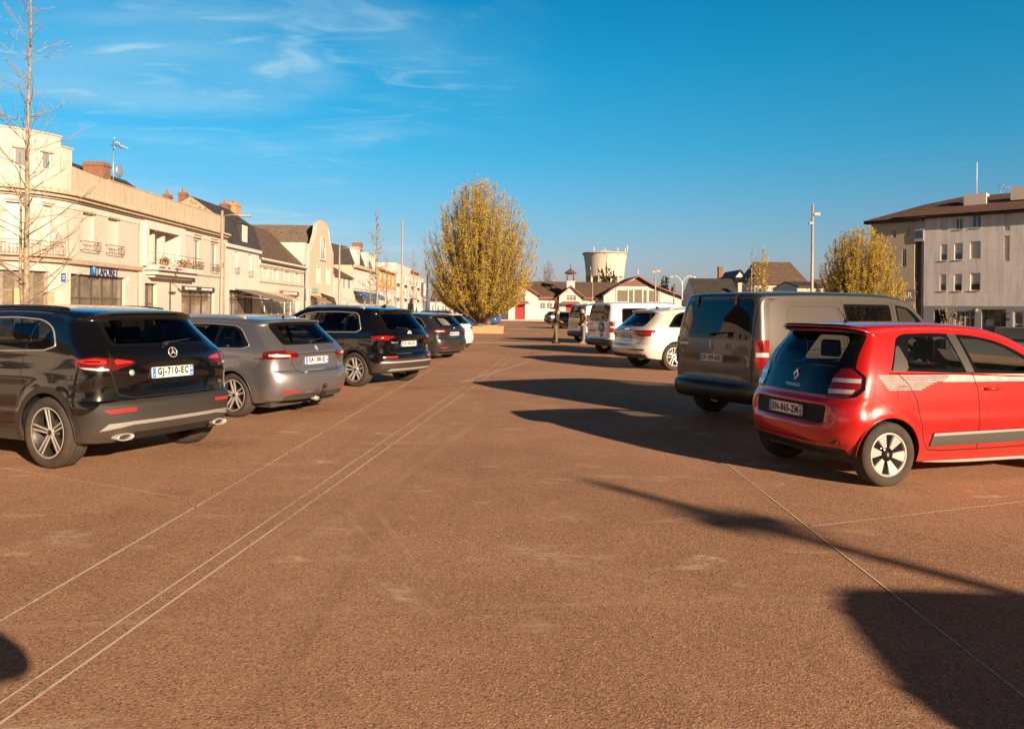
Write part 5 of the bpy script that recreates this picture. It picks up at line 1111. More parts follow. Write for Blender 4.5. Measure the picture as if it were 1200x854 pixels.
for i,(px,py,w,h,a) in enumerate(((250,520,.7,.5,10),(360,480,.6,.4,0),(480,455,.6,.5,0))): patch('oil_stain',px,py,w,h,a,M_oil,.0030+i*.0001)
for pts,w in (([(0,736),(260,724),(515,713),(760,706),(1000,701)],.05),([(395,575),(430,585),(470,640),(515,714)],.05),([(390,590),(440,640),(520,700)],.03),([(300,640),(440,560),(560,470)],.12),([(330,650),(470,560),(590,470)],.12)):
    stripe([gnd(*q) for q in pts],w,'tyre_mark',M_tyre,.0036)
c=gnd(300,590); stripe([(c.x+.62*math.cos(a),c.y+.62*math.sin(a)+.3,0) for a in np.linspace(1.7,4.6,20)],.018,'tyre_mark',M_faint)

# ================================================================== building kit
class Path:
    """a wall line seen from above: point and outward normal at distance s"""
    def __init__(s,p,d,arc=None): s.p=Vector((p[0],p[1])); d=Vector(d).normalized(); s.d=d; s.n=Vector((d.y,-d.x)); s.arc=arc
    def at(s,t,out=0.,z=0.):
        if s.arc and t<0:
            r=s.arc; a=-t/r; c=s.p-s.n*r
            if a>math.pi/2:
                q=c-s.d*r-s.n*(a-math.pi/2)*r; n=-s.d
            else: n=s.n*math.cos(a)-s.d*math.sin(a); q=c+n*r
        else: q=s.p+s.d*t; n=s.n
        return Vector((q.x+n.x*out,q.y+n.y*out,z))
    def pix(s,t,out=0.):
        q=s.at(t,out,CAM_H); u=q.x/q.y; return CX+FPX*u if q.y>.1 else (1e6 if q.x>0 else -1e6)
    def s_of(s,px,lo,hi,out=0.):
        a,b=lo,hi; fa=s.pix(a,out)-px
        for _ in range(60):
            m=(a+b)/2; fm=s.pix(m,out)-px
            if (fm>0)==(fa>0): a,fa=m,fm
            else: b=m
        return (a+b)/2
    def z_of(s,t,py,out=0.):
        q=s.at(t,out,0); z=CAM_H
        for _ in range(6):      # roll makes the pixel column drift a little with height
            px=s.pix(t,out); r=ray(px-(z-CAM_H)/q.y*FPX*math.tan(ROLL)*-1*0,py); z=CAM_H+r.z*q.y
        return z
class Bld:
    def __init__(s,name,label,path,t0,t1,cat='building',group=None,lo=-60,hi=400):
        s.p=path; s.t0=t0; s.t1=t1; b=path.at((t0+t1)/2,0,0); s.o=Vector((b.x,b.y,0)); s.root=thing(name,label,cat,s.o,0,group); s.lo=lo; s.hi=hi
    def S(s,px,out=0.): return s.p.s_of(px,s.lo,s.hi,out)
    def Z(s,px,py,out=0.): return s.p.z_of(s.S(px,out),py,out)
    def ts(s,a,b):
        n=max(1,int(math.ceil((b-a)/.45))) if (s.p.arc and a<0) else 1
        r=[a+(b-a)*k/n for k in range(n+1)]
        return r
    def band(s,mb,a,b,z0,z1,d0,d1):
        """a bar along the wall from a to b, z0 to z1, reaching from d0 (in) to d1 (out)"""
        T=s.ts(a,b); vs=[]; fs=[]; P=lambda t,d,z: tuple(s.p.at(t,d,z)-s.o)
        for t in T: vs+=[P(t,d0,z0),P(t,d1,z0),P(t,d1,z1),P(t,d0,z1)]
        for i in range(len(T)-1):
            for k in range(4): fs.append((i*4+k,i*4+(k+1)%4,(i+1)*4+(k+1)%4,(i+1)*4+k))
        fs.append((3,2,1,0)); n=(len(T)-1)*4; fs.append((n,n+1,n+2,n+3)); mb.add(vs,fs,False)
    def wall(s,name,m,a,b,z0,z1,holes=(),depth=.22,out=0.,back=.3,body=None,side=True,top=True):
        """front sheet with real openings, reveals and a thick body behind"""
        ts=sorted(set([a,b]+[h[0] for h in holes]+[h[1] for h in holes])); T=[]
        for i in range(len(ts)-1): T+=s.ts(ts[i],ts[i+1])[:-1]
        T.append(ts[-1]); Zs=sorted(set([z0,z1]+[h[2] for h in holes]+[h[3] for h in holes])); mb=MB(); P=lambda t,d,z: tuple(s.p.at(t,d,z)-s.o)
        for i in range(len(T)-1):
            for j in range(len(Zs)-1):
                tm=(T[i]+T[i+1])/2; zm=(Zs[j]+Zs[j+1])/2
                if zm<z0 or zm>z1: continue
                if any(h[0]<tm<h[1] and h[2]<zm<h[3] for h in holes): continue
                mb.add([P(T[i],out,Zs[j]),P(T[i+1],out,Zs[j]),P(T[i+1],out,Zs[j+1]),P(T[i],out,Zs[j+1])],[(0,1,2,3)],False)
        for h in holes:
            hd=h[4] if len(h)>4 else depth
            c=[(h[0],h[2]),(h[1],h[2]),(h[1],h[3]),(h[0],h[3])]
            for k in range(4):
                (t1,za),(t2,zb)=c[k],c[(k+1)%4]
                mb.add([P(t1,out,za),P(t2,out,zb),P(t2,out-hd,zb),P(t1,out-hd,za)],[(0,3,2,1)],False)
        D=out-(body if body else 9.)
        if top: mb.add([P(a,out,z1),P(b,out,z1),P(b,D,z1),P(a,D,z1)],[(0,1,2,3)],False)
        if side:
            mb.add([P(b,out,z0),P(b,D,z0),P(b,D,z1),P(b,out,z1)],[(0,1,2,3)],False); mb.add([P(a,D,z0),P(a,out,z0),P(a,out,z1),P(a,D,z1)],[(0,1,2,3)],False)
            mb.add([P(b,D,z0),P(a,D,z0),P(a,D,z1),P(b,D,z1)],[(0,1,2,3)],False)
        return mb.build(name,m,s.root)
    def win(s,a,b,z0,z1,kind='casement',out=0.,depth=.20,fm=None,pm=None,name='window',bars=1,tr=None,fw=.05):
        """frame (part) and pane or shutter (sub-part) standing in the back of an opening"""
        fm=fm or M_wframe; d=out-depth; mb=MB()
        if kind=='shutter':       # closed roller shutter with slats
            s.band(mb,a,b,z0,z1,d-.04,d); o=mb.build('shutter',pm or M_shut,s.root); mb2=MB()
            zz=z0
            while zz<z1-.02: s.band(mb2,a+.03,b-.03,zz,zz+.045,d,d+.012); zz+=.055
            mb2.build('shutter_slat',pm or M_shut,o); return o
        f=fw
        s.band(mb,a,b,z0,z0+f,d-.03,d+.03); s.band(mb,a,b,z1-f,z1,d-.03,d+.03); s.band(mb,a,a+f,z0+f,z1-f,d-.03,d+.03); s.band(mb,b-f,b,z0+f,z1-f,d-.03,d+.03)
        for k in range(bars): c=a+(b-a)*(k+1)/(bars+1); s.band(mb,c-f*.45,c+f*.45,z0+f,z1-f,d-.02,d+.02)
        if tr: s.band(mb,a+f,b-f,z0+(z1-z0)*tr-f*.4,z0+(z1-z0)*tr+f*.4,d-.018,d+.018)
        o=mb.build(name,fm,s.root); mb2=MB(); s.band(mb2,a+f*.5,b-f*.5,z0+f*.5,z1-f*.5,d-.012,d-.004); mb2.build('pane',pm or M_pane,o)
        if kind=='half': mb3=MB(); s.band(mb3,a+f,b-f,z0+(z1-z0)*.45,z1-f,d+.022,d+.035); mb3.build('blind',M_shut,o)
        return o
    def part(s,name,m,*bands):
        mb=MB()
        for q in bands: s.band(mb,*q)
        return mb.build(name,m,s.root)
    def rail(s,a,b,z0,z1,out,m,step=.12,curly=True,name='balcony_railing',ends=0.):
        mb=MB(); P=lambda t,z,d=out: s.p.at(t,d,z)-s.o; T=s.ts(a,b)
        if len(T)==2: T=[a,b]
        for z in (z0+.02,z1): mb.tube([P(t,z) for t in T],.018,5)
        n=max(2,int((b-a)/step))
        for k in range(n+1):
            t=a+(b-a)*k/n; mb.tube([P(t,z0),P(t,z1)],.010,4)
        if curly:
            for k in range(0,n,2):
                t=a+(b-a)*(k+1)/n; zc=(z0+z1)/2; r=min(.07,(z1-z0)*.2); mb.tube([P(t+r*math.cos(q),zc+r*math.sin(q)) for q in np.linspace(0,6.28,9)[:-1]],.009,4,closed=True)
        if ends>0:
            for t in (a,b): mb.tube([P(t,z1,out-ends),P(t,z1)],.018,5); mb.tube([P(t,z0+.02,out-ends),P(t,z0+.02)],.018,5)
        return mb.build(name,m,s.root)
    def gable_roof(s,name,m,a,b,d0,d1,ze,zr,rd=None,th=.14,over=.25,hip=0.,zb=None):
        """ridge parallel to the wall; d0 front depth, d1 back depth (negative = behind)"""
        rd=(d0+d1)/2 if rd is None else rd; zb=ze if zb is None else zb; P=lambda t,d,z: tuple(s.p.at(t,d,z)-s.o); mb=MB()
        k=(zr-ze)/abs(rd-d0); vs=[P(a,d0+over,ze-k*over),P(b,d0+over,ze-k*over),P(b-hip,rd,zr),P(a+hip,rd,zr),P(b,d1,zb),P(a,d1,zb)]
        vs2=[(v[0],v[1],v[2]+th) for v in vs]
        fs=[(0,1,2,3),(3,2,4,5)]; f2=[tuple(i+6 for i in f) for f in fs]; rim=[(0,1,7,6),(1,2,8,7),(2,4,10,8),(4,5,11,10),(5,3,9,11),(3,0,6,9)]
        if hip>0: f2+=[(7,10,8),(6,9,11)]
        mb.add(vs+vs2,[f[::-1] for f in fs]+f2+rim,False); g=mb.build(name,m,s.root); return g
    def gable_ends(s,m,a,b,d0,d1,ze,zr,rd=None,name='gable_wall'):
        rd=(d0+d1)/2 if rd is None else rd; mb=MB(); P=lambda t,d,z: tuple(s.p.at(t,d,z)-s.o)
        for t,w in ((a,.12),(b,-.12)):
            v=[P(t,d0,ze-.02),P(t,rd,zr-.02),P(t,d1,ze-.02)]; v2=[P(t+w,d0,ze-.02),P(t+w,rd,zr-.02),P(t+w,d1,ze-.02)]; mb.add(v+v2,[(0,1,2),(5,4,3),(0,3,4,1),(1,4,5,2)],False)
        return mb.build(name,m,s.root)
    def chimney(s,t,d,w,dp,z0,z1,m,pots=2,parent=None):
        mb=MB(); c=s.p.at(t,d,0)-s.o; an=math.atan2(s.p.d.y,s.p.d.x)
        mb.M=Matrix.Translation(c)@Matrix.Rotation(an,4,'Z'); mb.box(-w/2,w/2,-dp/2,dp/2,z0,z1-.25); mb.box(-w/2-.05,w/2+.05,-dp/2-.05,dp/2+.05,z1-.25,z1-.12); mb.box(-w/2,w/2,-dp/2,dp/2,z1-.12,z1)
        o=mb.build('chimney',m,parent or s.root)
        if pots:
            for k in range(pots):
                q=MB(); q.M=mb.M; x=(k-(pots-1)/2)*.35; q.lathe([(.09,z1),(.12,z1+.1),(.08,z1+.35),(.10,z1+.40),(.06,z1+.42)],12,(x,0,0)); q.build('chimney_pot',M_pot,o)
        return o
    def awning(s,a,b,zt,zb,dp,m,stripes=None,fr=.16):
        mb=MB(); P=lambda t,d,z: tuple(s.p.at(t,d,z)-s.o)
        mb.add([P(a,.02,zt),P(b,.02,zt),P(b,dp,zb),P(a,dp,zb),P(a,.02,zt+.03),P(b,.02,zt+.03),P(b,dp,zb+.03),P(a,dp,zb+.03)],[(3,2,1,0),(4,5,6,7),(0,1,5,4),(1,2,6,5),(2,3,7,6),(3,0,4,7)],False)
        mb.add([P(a,dp,zb),P(b,dp,zb),P(b,dp,zb-fr),P(a,dp,zb-fr),P(a,dp-.01,zb),P(b,dp-.01,zb),P(b,dp-.01,zb-fr),P(a,dp-.01,zb-fr)],[(0,1,2,3)[::-1],(4,5,6,7),(0,3,7,4),(1,5,6,2),(2,6,7,3)],False)
        o=mb.build('awning',m,s.root); q=MB()
        for t in (a+.15,b-.15): q.tube([P(t,.03,zt-.5),P(t,dp-.05,zb-.02)],.02,6)
        q.build('awning_arm',M_strip,o); return o
    def text(s,txt,px_t,z,size,m,out=.06,name='lettering',bold=.01,depth=.03,parent=None,sx=1.,fit=None):
        vs,fs=text_geo(txt,size,depth,bold,sx=sx,fit=fit); mb=MB(); c=s.p.at(px_t,out,z)-s.o; n=(s.p.at(px_t,1,0)-s.p.at(px_t,0,0)); M=frame(c,n); mb.M=M; mb.add(vs,fs,False)
        return mb.build(name,m,parent or s.root)

M_cream=mat('cream_render',(.58,.485,.43),.85,streak=((.45,.355,.29),.45),var=.06,vscale=.5,bump=.1,bscale=25)
M_pale=mat('pale_render',(.58,.505,.455),.85,streak=((.46,.38,.31),.4),var=.05,vscale=.6)
M_white=mat('white_render',(.61,.55,.505),.85,streak=((.50,.42,.35),.35),var=.05,vscale=.6)
M_pink=mat('pinkish_render',(.56,.43,.33),.85,var=.06,vscale=.5)
M_paraC=mat('weathered_parapet_render',(.52,.42,.32),.9,streak=((.27,.20,.13),.75),var=.08)
M_band=mat('string_course_stone',(.42,.31,.23),.85,var=.12)
M_corn=mat('cornice_stone',(.50,.41,.30),.85,streak=((.24,.18,.12),.6))
M_wframe=mat('white_window_frame',(.74,.71,.66),.5)
M_gframe=mat('grey_metal_frame',(.12,.11,.10),.45,.3)
M_shut=mat('white_roller_shutter',(.66,.62,.53),.5)
M_pane=mat('window_pane',(.035,.04,.045),.05,spec=.8,coat=.6)
M_shoppane=mat('shop_window_pane',(.07,.06,.05),.06,var=.75,vscale=1.6,col2=(.22,.17,.11),spec=.7,coat=.5)
M_iron=mat('wrought_iron',(.16,.14,.10),.5,.3)
M_slate=mat('dark_slate_roof',(.050,.043,.042),.7,var=.3,vscale=1.5,bump=.3,bscale=14)
M_tileb=mat('brown_flat_tile_roof',(.115,.072,.050),.85,var=.35,vscale=2.5,bump=.5,bscale=12)
M_moss=mat('mossy_tile_roof',(.095,.068,.048),.9,var=.4,vscale=3.,col2=(.20,.155,.105),bump=.5,bscale=12)
M_rtile=mat('red_brown_tile_roof',(.125,.058,.038),.85,var=.35,vscale=3.,bump=.6,bscale=16)
M_pot=mat('clay_chimney_pot',(.36,.15,.08),.8)
M_timber=mat('dark_red_timber',(.28,.09,.06),.7,var=.15)
M_blue=mat('deep_blue_sign',(.01,.045,.16),.4); M_cyan=mat('bright_blue_sign',(.01,.16,.42),.4)
def brick_mat(name,c1,c2,mortar,scale=4.5,bw=.5,rh=.22):
    if name in MATS: return MATS[name]
    m=mat(name,c1,.9); nt=m.node_tree; L=nt.links.new; tc=nd(nt,'ShaderNodeTexCoord'); mp=nd(nt,'ShaderNodeMapping'); mp.inputs['Rotation'].default_value=(R(90),0,0)
    sp=nd(nt,'ShaderNodeSeparateXYZ'); L(tc.outputs['Object'],sp.inputs[0]); ad=nd(nt,'ShaderNodeMath',operation='ADD'); L(sp.outputs[0],ad.inputs[0]); L(sp.outputs[1],ad.inputs[1])
    cb=nd(nt,'ShaderNodeCombineXYZ'); L(ad.outputs[0],cb.inputs[0]); L(sp.outputs[2],cb.inputs[1])
    b=nd(nt,'ShaderNodeTexBrick',Scale=scale); b.inputs['Color1'].default_value=(*c1,1); b.inputs['Color2'].default_value=(*c2,1); b.inputs['Mortar'].default_value=(*mortar,1); b.inputs['Brick Width'].default_value=bw; b.inputs['Row Height'].default_value=rh; b.inputs['Mortar Size'].default_value=.018
    L(cb.outputs[0],b.inputs['Vector']); L(b.outputs[0],nt.nodes['Principled BSDF'].inputs['Base Color']); return m
M_brick=brick_mat('chimney_brick',(.27,.105,.06),(.19,.075,.05),(.27,.20,.15),3.2,.5,.22)
M_panel=brick_mat('stone_cladding_panels',(.70,.645,.62),(.68,.625,.60),(.52,.46,.43),1.,1.1,.9)
def panel_dirt():
    nt=M_panel.node_tree; L=nt.links.new; b=nt.nodes['Principled BSDF']; src=b.inputs['Base Color'].links[0].from_socket; tc=nd(nt,'ShaderNodeTexCoord')
    for n in nt.nodes:
        if n.type=='TEX_BRICK': n.offset=0.; n.inputs['Mortar Size'].default_value=.012
    mp=nd(nt,'ShaderNodeMapping'); mp.inputs['Scale'].default_value=(1.6,1.6,.18); L(tc.outputs['Object'],mp.inputs[0]); n=nd(nt,'ShaderNodeTexNoise',Scale=1.4,Detail=8.,Roughness=.7); L(mp.outputs[0],n.inputs['Vector'])
    r=nd(nt,'ShaderNodeMapRange'); r.inputs[1].default_value=.42; r.inputs[2].default_value=.70; r.inputs[3].default_value=0.; r.inputs[4].default_value=.6; L(n.outputs['Fac'],r.inputs[0])
    mx=nd(nt,'ShaderNodeMix',data_type='RGBA'); L(r.outputs[0],mx.inputs[0]); L(src,mx.inputs[6]); mx.inputs[7].default_value=(.37,.31,.27,1); L(mx.outputs[2],b.inputs['Base Color'])
panel_dirt()
M_rubble=mat('rubble_stone',(.42,.33,.21),.95,var=.4,vscale=5.,col2=(.24,.17,.10),bump=1.,bscale=10)
# ================================================================== left street: one row of shops facing the square
XF=-21.5
def hole(B,x0,x1,y0,y1,dep=.2,xr=None):
    """opening from photo columns x0..x1 and rows y0 (top) .. y1 (bottom), measured at its left edge"""
    a,b=B.S(x0),B.S(x1); return (a,b,B.p.z_of(a,y1) if y1 is not None else .14,B.p.z_of(a,y0),dep)
def build_A():
    p=Path((XF,38.),(0,1),arc=4.2); B=Bld('shop_building','long cream shop building with rounded corner, weathered parapet and blue shop sign','building' and p,-13,19.2,lo=-18,hi=60)
    B.root['category']='building'; B.root['label']='long cream shop building with rounded corner, weathered parapet and blue shop sign'
    S=B.S; e=S(262); a0=-13.
    zb0=3.62; zb1=3.84; zc0=6.62; zc1=7.0; zp=8.25; zt=9.62
    st=S(82.5)
    # ground floor: openings
    h_shop=(S(-40),S(56),.15,3.18,.35); h_ag=(S(82.5),S(147),.15,3.15,.30); h_door=(S(169.5),S(184),.15,2.95,.35); h_ph=(S(212.5),S(251),.15,2.95,.30)
    B.wall('ground_floor_wall',M_cream,a0,e,0,zb0,[h_shop,h_ag,h_door,h_ph])
    # first floor
    wl=[(S(-22),S(-6),4.25,6.35,.25),(S(5.6),S(33.5),4.25,6.35,.25),(S(49),S(60),4.25,6.35,.25),(S(96),S(109),4.35,6.25,.22),(S(125.6),S(137.5),4.35,6.25,.22)]
    lg=(S(169),S(205),4.0,6.32,.9)
    wr=[(S(226.5),S(232.5),4.1,6.1,.22),(S(246.5),S(252.5),4.1,6.1,.22)]
    B.wall('upper_floor_wall',M_cream,a0,e,zb0,zc0,wl+[lg]+wr)
    at_=[(S(14.5),S(30),7.95,8.75,.12),(S(47),S(58),7.95,8.75,.12),(S(-30),S(-18),7.95,8.75,.12)]
    B.wall('attic_wall',M_cream,a0,S(69),zc1,zt,at_)
    B.wall('attic_wall',M_cream,S(69),st,zc1,zt-.45,[],body=6.)
    # parapet: first the swept shoulder, then straight
    mb=MB(); P=lambda t,d,z: tuple(B.p.at(t,d,z)-B.o); T=[st+.02+(3.4)*k/10 for k in range(11)]; zs=[zp+.12*(1-k/10)**2 for k in range(11)]
    for i in range(10):
        q=[P(T[i],0,zc1),P(T[i+1],0,zc1),P(T[i+1],0,zs[i+1]),P(T[i],0,zs[i]),P(T[i],-.25,zc1),P(T[i+1],-.25,zc1),P(T[i+1],-.25,zs[i+1]),P(T[i],-.25,zs[i])]
        mb.add(q,[(0,1,2,3),(7,6,5,4),(3,2,6,7)],False)
    B.band(mb,T[-1],e,zc1,zp,-.25,0.); mb.build('parapet',M_paraC,B.root)
    B.part('parapet_coping',M_corn,(a0,S(69)+.05,zt,zt+.07,-.3,.05),(S(69)+.05,st+.05,zt-.45,zt-.38,-.3,.05),(T[-1],e,zp,zp+.05,-.3,.03))
    # cornice in three steps with dentils
    B.part('cornice',M_corn,(a0,e,zc0,zc0+.10,-.2,.16),(a0,e,zc0+.10,zc0+.26,-.2,.34),(a0,e,zc0+.26,zc1,-.2,.52))
    mb=MB(); t=a0+.1
    while t<S(168)-.2: B.band(mb,t,t+.16,zc1,zc1+.09,.30,.50); t+=.34
    mb.build('cornice_dentils',M_corn,B.root)
    B.part('frieze',M_white,(a0,e,zc0-.34,zc0-.02,0,.045))
    B.part('string_course',M_band,(a0,S(163),zb0,zb1,-.05,.22),(a0,S(76),zb1,zb1+.08,-.05,.42)); B.part('string_course',M_band,(S(212),e,zb0+.10,zb1-.02,-.05,.07))
    B.part('pilaster',M_white,(S(162.5),S(165),zb1+.01,zc0-.36,0,.09),(S(162.5),S(165),.0,zb0,0,.09))
    B.part('bay_surround',M_white,(S(165.6),S(168.6),zb1+.1,zc0-.5,0,.28),(S(205.4),S(211.5),zb1+.1,zc0-.5,0,.28),(S(165.6),S(211.5),zc0-.5,zc0-.04,0,.28))
    # windows of the upper floors
    for h in wl[:3]: B.win(h[0],h[1],h[2],h[3],'shutter',depth=.16)
    for h in wl[3:]: B.win(h[0],h[1],h[2],h[3],'shutter',depth=.13)
    for h in wl: B.part('window_lintel',M_band,(h[0]-.08,h[1]+.08,h[3],h[3]+.09,.0,.10))
    w3=(lg[1]-lg[0])/3
    for k in range(3): B.win(lg[0]+k*w3+.05,lg[0]+(k+1)*w3-.05,lg[2],lg[3]-.05,'shutter',depth=.85)
    B.part('loggia_column',M_white,(lg[0]+w3-.14,lg[0]+w3+.14,lg[2],lg[3],-.5,-.12),(lg[0]+2*w3-.14,lg[0]+2*w3+.14,lg[2],lg[3],-.5,-.12))
    for h in wr:
        B.win(h[0],h[1],h[2],h[3],'casement',depth=.12,fm=M_shut,bars=1); B.part('window_lintel',M_band,(h[0]-.2,h[1]+.2,h[3]+.14,h[3]+.20,0,.12),(h[0]-.2,h[1]+.2,h[3]+.32,h[3]+.38,0,.12))
        B.rail(h[0]-.15,h[1]+.15,h[2]+.02,h[2]+.5,.30,M_iron,.1,True,ends=.28)
    for h in wl[:3]: pass
    B.rail(S(-40),S(68.5),zb1+.10,zb1+.72,.40,M_iron,.14,True,ends=.38)
    for h in wl[3:]: B.rail(h[0]-.25,h[1]+.3,h[2]+.0,h[2]+.46,.22,M_iron,.16,True,ends=.2)
    for h in at_: B.win(h[0],h[1],h[2],h[3],'casement',depth=.05,bars=0,pm=mat('pale_pane',(.22,.24,.26),.1)); B.part('window_lintel',M_band,(h[0]-.08,h[1]+.08,h[3],h[3]+.07,.0,.10))
    # balcony under the loggia
    ba,bb=S(168),S(219); mb=MB(); B.band(mb,ba,bb,3.72,4.0,.02,1.0); B.band(mb,ba+.2,bb-.2,3.46,3.72,.02,.75); B.band(mb,ba+.4,bb-.4,3.3,3.46,.02,.45); mb.build('balcony_slab',M_white,B.root)
    B.rail(ba,bb,4.02,4.72,.92,mat('green_grey_railing',(.22,.24,.17),.5),.9,False,ends=.9)
    pots=[]
    for t0 in (ba+.7,ba+1.1,ba+3.2,ba+3.8,bb-.7):
        q_=thing('balcony_plant',('bushy','spreading','small','leafy','lone')[len(pots)]+' potted plant on the balcony, number '+('one','two','three','four','five')[len(pots)]+' from the left','plant',B.p.at(t0,.8,4.02),0,'potted plants on the balcony'); pots.append(1)
        c=Vector((0,0,.0)); mb=MB(); mb.cyl((0,0,0),.13,.2,'z',10,.16); mb.build('pot',M_pot,q_); mb=MB()
        for k in range(60):
            d=Vector((random.gauss(0,.14),random.gauss(0,.2),abs(random.gauss(.28,.12)))); q=c+d; s=.045; n=Vector((random.gauss(0,1),random.gauss(0,1),random.gauss(0,1))).normalized(); u=n.orthogonal()*s; v=n.cross(u)
            mb.add([q-u,q-v,q+u,q+v],[(0,1,2,3)],False)
        mb.build('leaves',mat('planter_leaf',(.16,.13,.05),.8,var=.4),q_)
    # shop fronts
    def shopfront(h,n,tr,fm,pm=M_shoppane,name='shop_window',kick=.35):
        w=(h[1]-h[0])/n
        for k in range(n):
            B.win(h[0]+k*w,h[0]+(k+1)*w,h[2]+kick,h[3],'casement',depth=h[4]-.08,fm=fm,pm=pm,name=name,bars=0,tr=tr,fw=.09)
        B.part('stall_riser',fm,(h[0],h[1],h[2],h[2]+kick,-h[4],-h[4]+.1))
    shopfront(h_shop,5,.66,mat('taupe_frame',(.20,.165,.13),.5)); shopfront(h_ag,5,.55,M_gframe); shopfront(h_door,2,.5,M_gframe); shopfront(h_ph,3,.72,mat('dark_shopfront',(.05,.042,.036),.4))
    B.part('doorway_panel',mat('pale_wood_panel',(.50,.33,.20),.7,var=.2,vscale=4),(S(16),S(26),.3,2.35,-.2,.04),(S(26),S(40),.3,1.2,-.2,.02),(S(55),S(63),.2,2.2,-.1,.05))
    # lettering of the two shops: agency sign, plaque and the dark shop's board
    o=B.part('shop_sign',M_cyan,(S(105),S(110.5),3.18,3.70+.02,.02,.09)); B.part('shop_sign_frame',M_blue,(S(104.4),S(106),3.12,3.74,.02,.075),(S(110),S(111),3.12,3.5,.02,.075))
    B.text('LAFORÊT',(S(111.8)+S(137))/2,3.36,.74,M_blue,out=.08,bold=.004,depth=.012,parent=o,fit=S(136)-S(111.8))
    q=MB(); c=B.p.at(S(107.8),.095,3.42)-B.o; q.M=frame(c,(1,0,0)); q.tube([(0,-.16,0),(0,.02,0)],.02,6); q.sphere((0,.08,0),.12,10,6,(1,1,.2)); q.build('sign_tree_mark',mat('pale_blue_mark',(.15,.45,.75),.4),o)
    B.part('wall_plaque',mat('street_plaque_blue',(.04,.12,.35),.4),(S(71),S(76.2),2.72,3.14,.0,.03))
    B.part('plaque_line',M_plate,(S(71.8),S(75.4),2.98,3.02,.03,.036),(S(72.3),S(75),2.86,2.90,.03,.036))
    B.part('fascia_board',mat('dark_shopfront'),(S(212.5),S(251),2.62,2.95,-.1,.0+.03)); B.text('BIJOUTERIE',(S(215)+S(230))/2,2.79,.22,M_plate,out=.05,bold=.002,fit=S(229)-S(216)); B.text('HORLOGERIE',(S(234)+S(249))/2,2.79,.20,M_plate,out=.05,bold=.002,fit=S(247)-S(235))
    B.part('fascia_board',M_cream,(S(178),S(199),3.80,3.93,1.0,1.02)); 
    for a,b in ((186,193),(196,199),(204,212)): B.part('balcony_lettering',mat('dark_letter_strip',(.07,.06,.05),.6),(S(a,1.),S(b,1.),3.83,3.90,1.02,1.03))
    B.part('wall_lamp',M_gframe,(S(197),S(203),2.42,2.52,.0,.18)); 
    mb=MB(); c=B.p.at(S(150),.0,3.05)-B.o; mb.sphere(tuple(c),.14,12,8,(.6,1,1)); mb.build('alarm_box',M_shut,B.root)
    # roof behind the parapet, gutters and chimneys
    B.gable_roof('roof',M_slate,st+1,e-3.2,-2.5,-9.,8.0,10.25,over=0); 
    # drain pipe
    for px in (160.8,262): 
        mb=MB(); t=S(px); mb.tube([B.p.at(t,.07,.2)-B.o,B.p.at(t,.07,zc0)-B.o],.05,8); mb.build('downpipe',M_band,B.root)
    t=B.p.s_of(112,0,40,-4.2); B.chimney(t,-4.2,.9,1.25,7.2,10.4,M_brick,0)
    t=B.p.s_of(195,0,40,-5.5); B.chimney(t,-5.5,.8,.45,8,10.3,M_brick,1); t=B.p.s_of(213.5,0,50,-5.5); B.chimney(t,-5.5,.55,.6,8,10.9,M_brick,1)
    # television aerial
    c=B.p.at(B.p.s_of(131,0,40,-3.6),-3.6,0)-B.o; mb=MB(); mb.tube([c+Vector((0,0,8.1)),c+Vector((0,0,12.0))],.03,6)
    zt_=12.0; mb.tube([c+Vector((0,0,zt_-.25)),c+Vector((0,1.5,zt_-.25))],.02,5)
    for k in range(9):
        y=.0+.17*k; mb.tube([c+Vector((-.25,y,zt_-.25-.12*(k<3))),c+Vector((.25,y,zt_-.25+.12*(k<3)))],.012,4); mb.tube([c+Vector((0,y,zt_-.45)),c+Vector((0,y,zt_-.05))],.012,4)
    for s in (-1,1): mb.tube([c+Vector((0,-.1,zt_-.25)),c+Vector((.2,-.25,zt_-.25+s*.35))],.02,4)
    mb.sphere(c+Vector((.2,.35,zt_-1.9)),.42,14,8,(.25,1,1)); mb.build('television_aerial',M_strip,B.root)
    return B
build_A()

LP=Path((XF,0),(0,1))
def simple(name,label,px0,px1,setback=0.):
    p=Path((XF-setback,0),(0,1)); B=Bld(name,label,p,p.s_of(px0,20,400),p.s_of(px1,20,400),lo=20,hi=400); B.root['category']='building' if name!='house' else 'house'; return B
# --- B: white front, slate mansard with a dormer and a rubble gable
B=simple('house','white two storey house with dark slate mansard roof and one white dormer',262.6,303); S=B.S; a,b=S(262.8),S(303); ze=6.35
hs=[hole(B,274.5,278.3,294.5,320,.2),hole(B,290.3,294.4,297.5,324,.2)]; gh=(S(268.5),S(300.5),.15,2.9,.5)
B.wall('wall',M_white,a,b,0,ze,hs+[gh])
for h in hs: B.win(*h[:4],'shutter',depth=.12); B.rail(h[0]-.1,h[1]+.1,h[2],h[2]+.45,.12,M_iron,.15,False)
B.part('eaves_cornice',M_white,(a,b,ze-.25,ze,-.1,.25)); 
mb=MB(); P=lambda t,d,z: tuple(B.p.at(t,d,z)-B.o)
a2=a-.0; A_=[(.25,ze),( -.45,8.35),(-2.6,9.85),(-5.6,8.2),(-6.6,ze)]
for t in (a2,b): pass
vs=[P(a2,d,z) for d,z in A_]+[P(b,d,z) for d,z in A_]; mb.add(vs,[(0,5,6,1),(1,6,7,2),(2,7,8,3),(3,8,9,4)],False); mb.build('roof',M_slate,B.root)
mb=MB(); mb.add([P(a2+.02,d,z-.03) for d,z in A_]+[P(a2+.3,d,z-.03) for d,z in A_],[(4,3,2,1,0),(5,6,7,8,9)],False); mb.build('gable_wall',M_rubble,B.root)
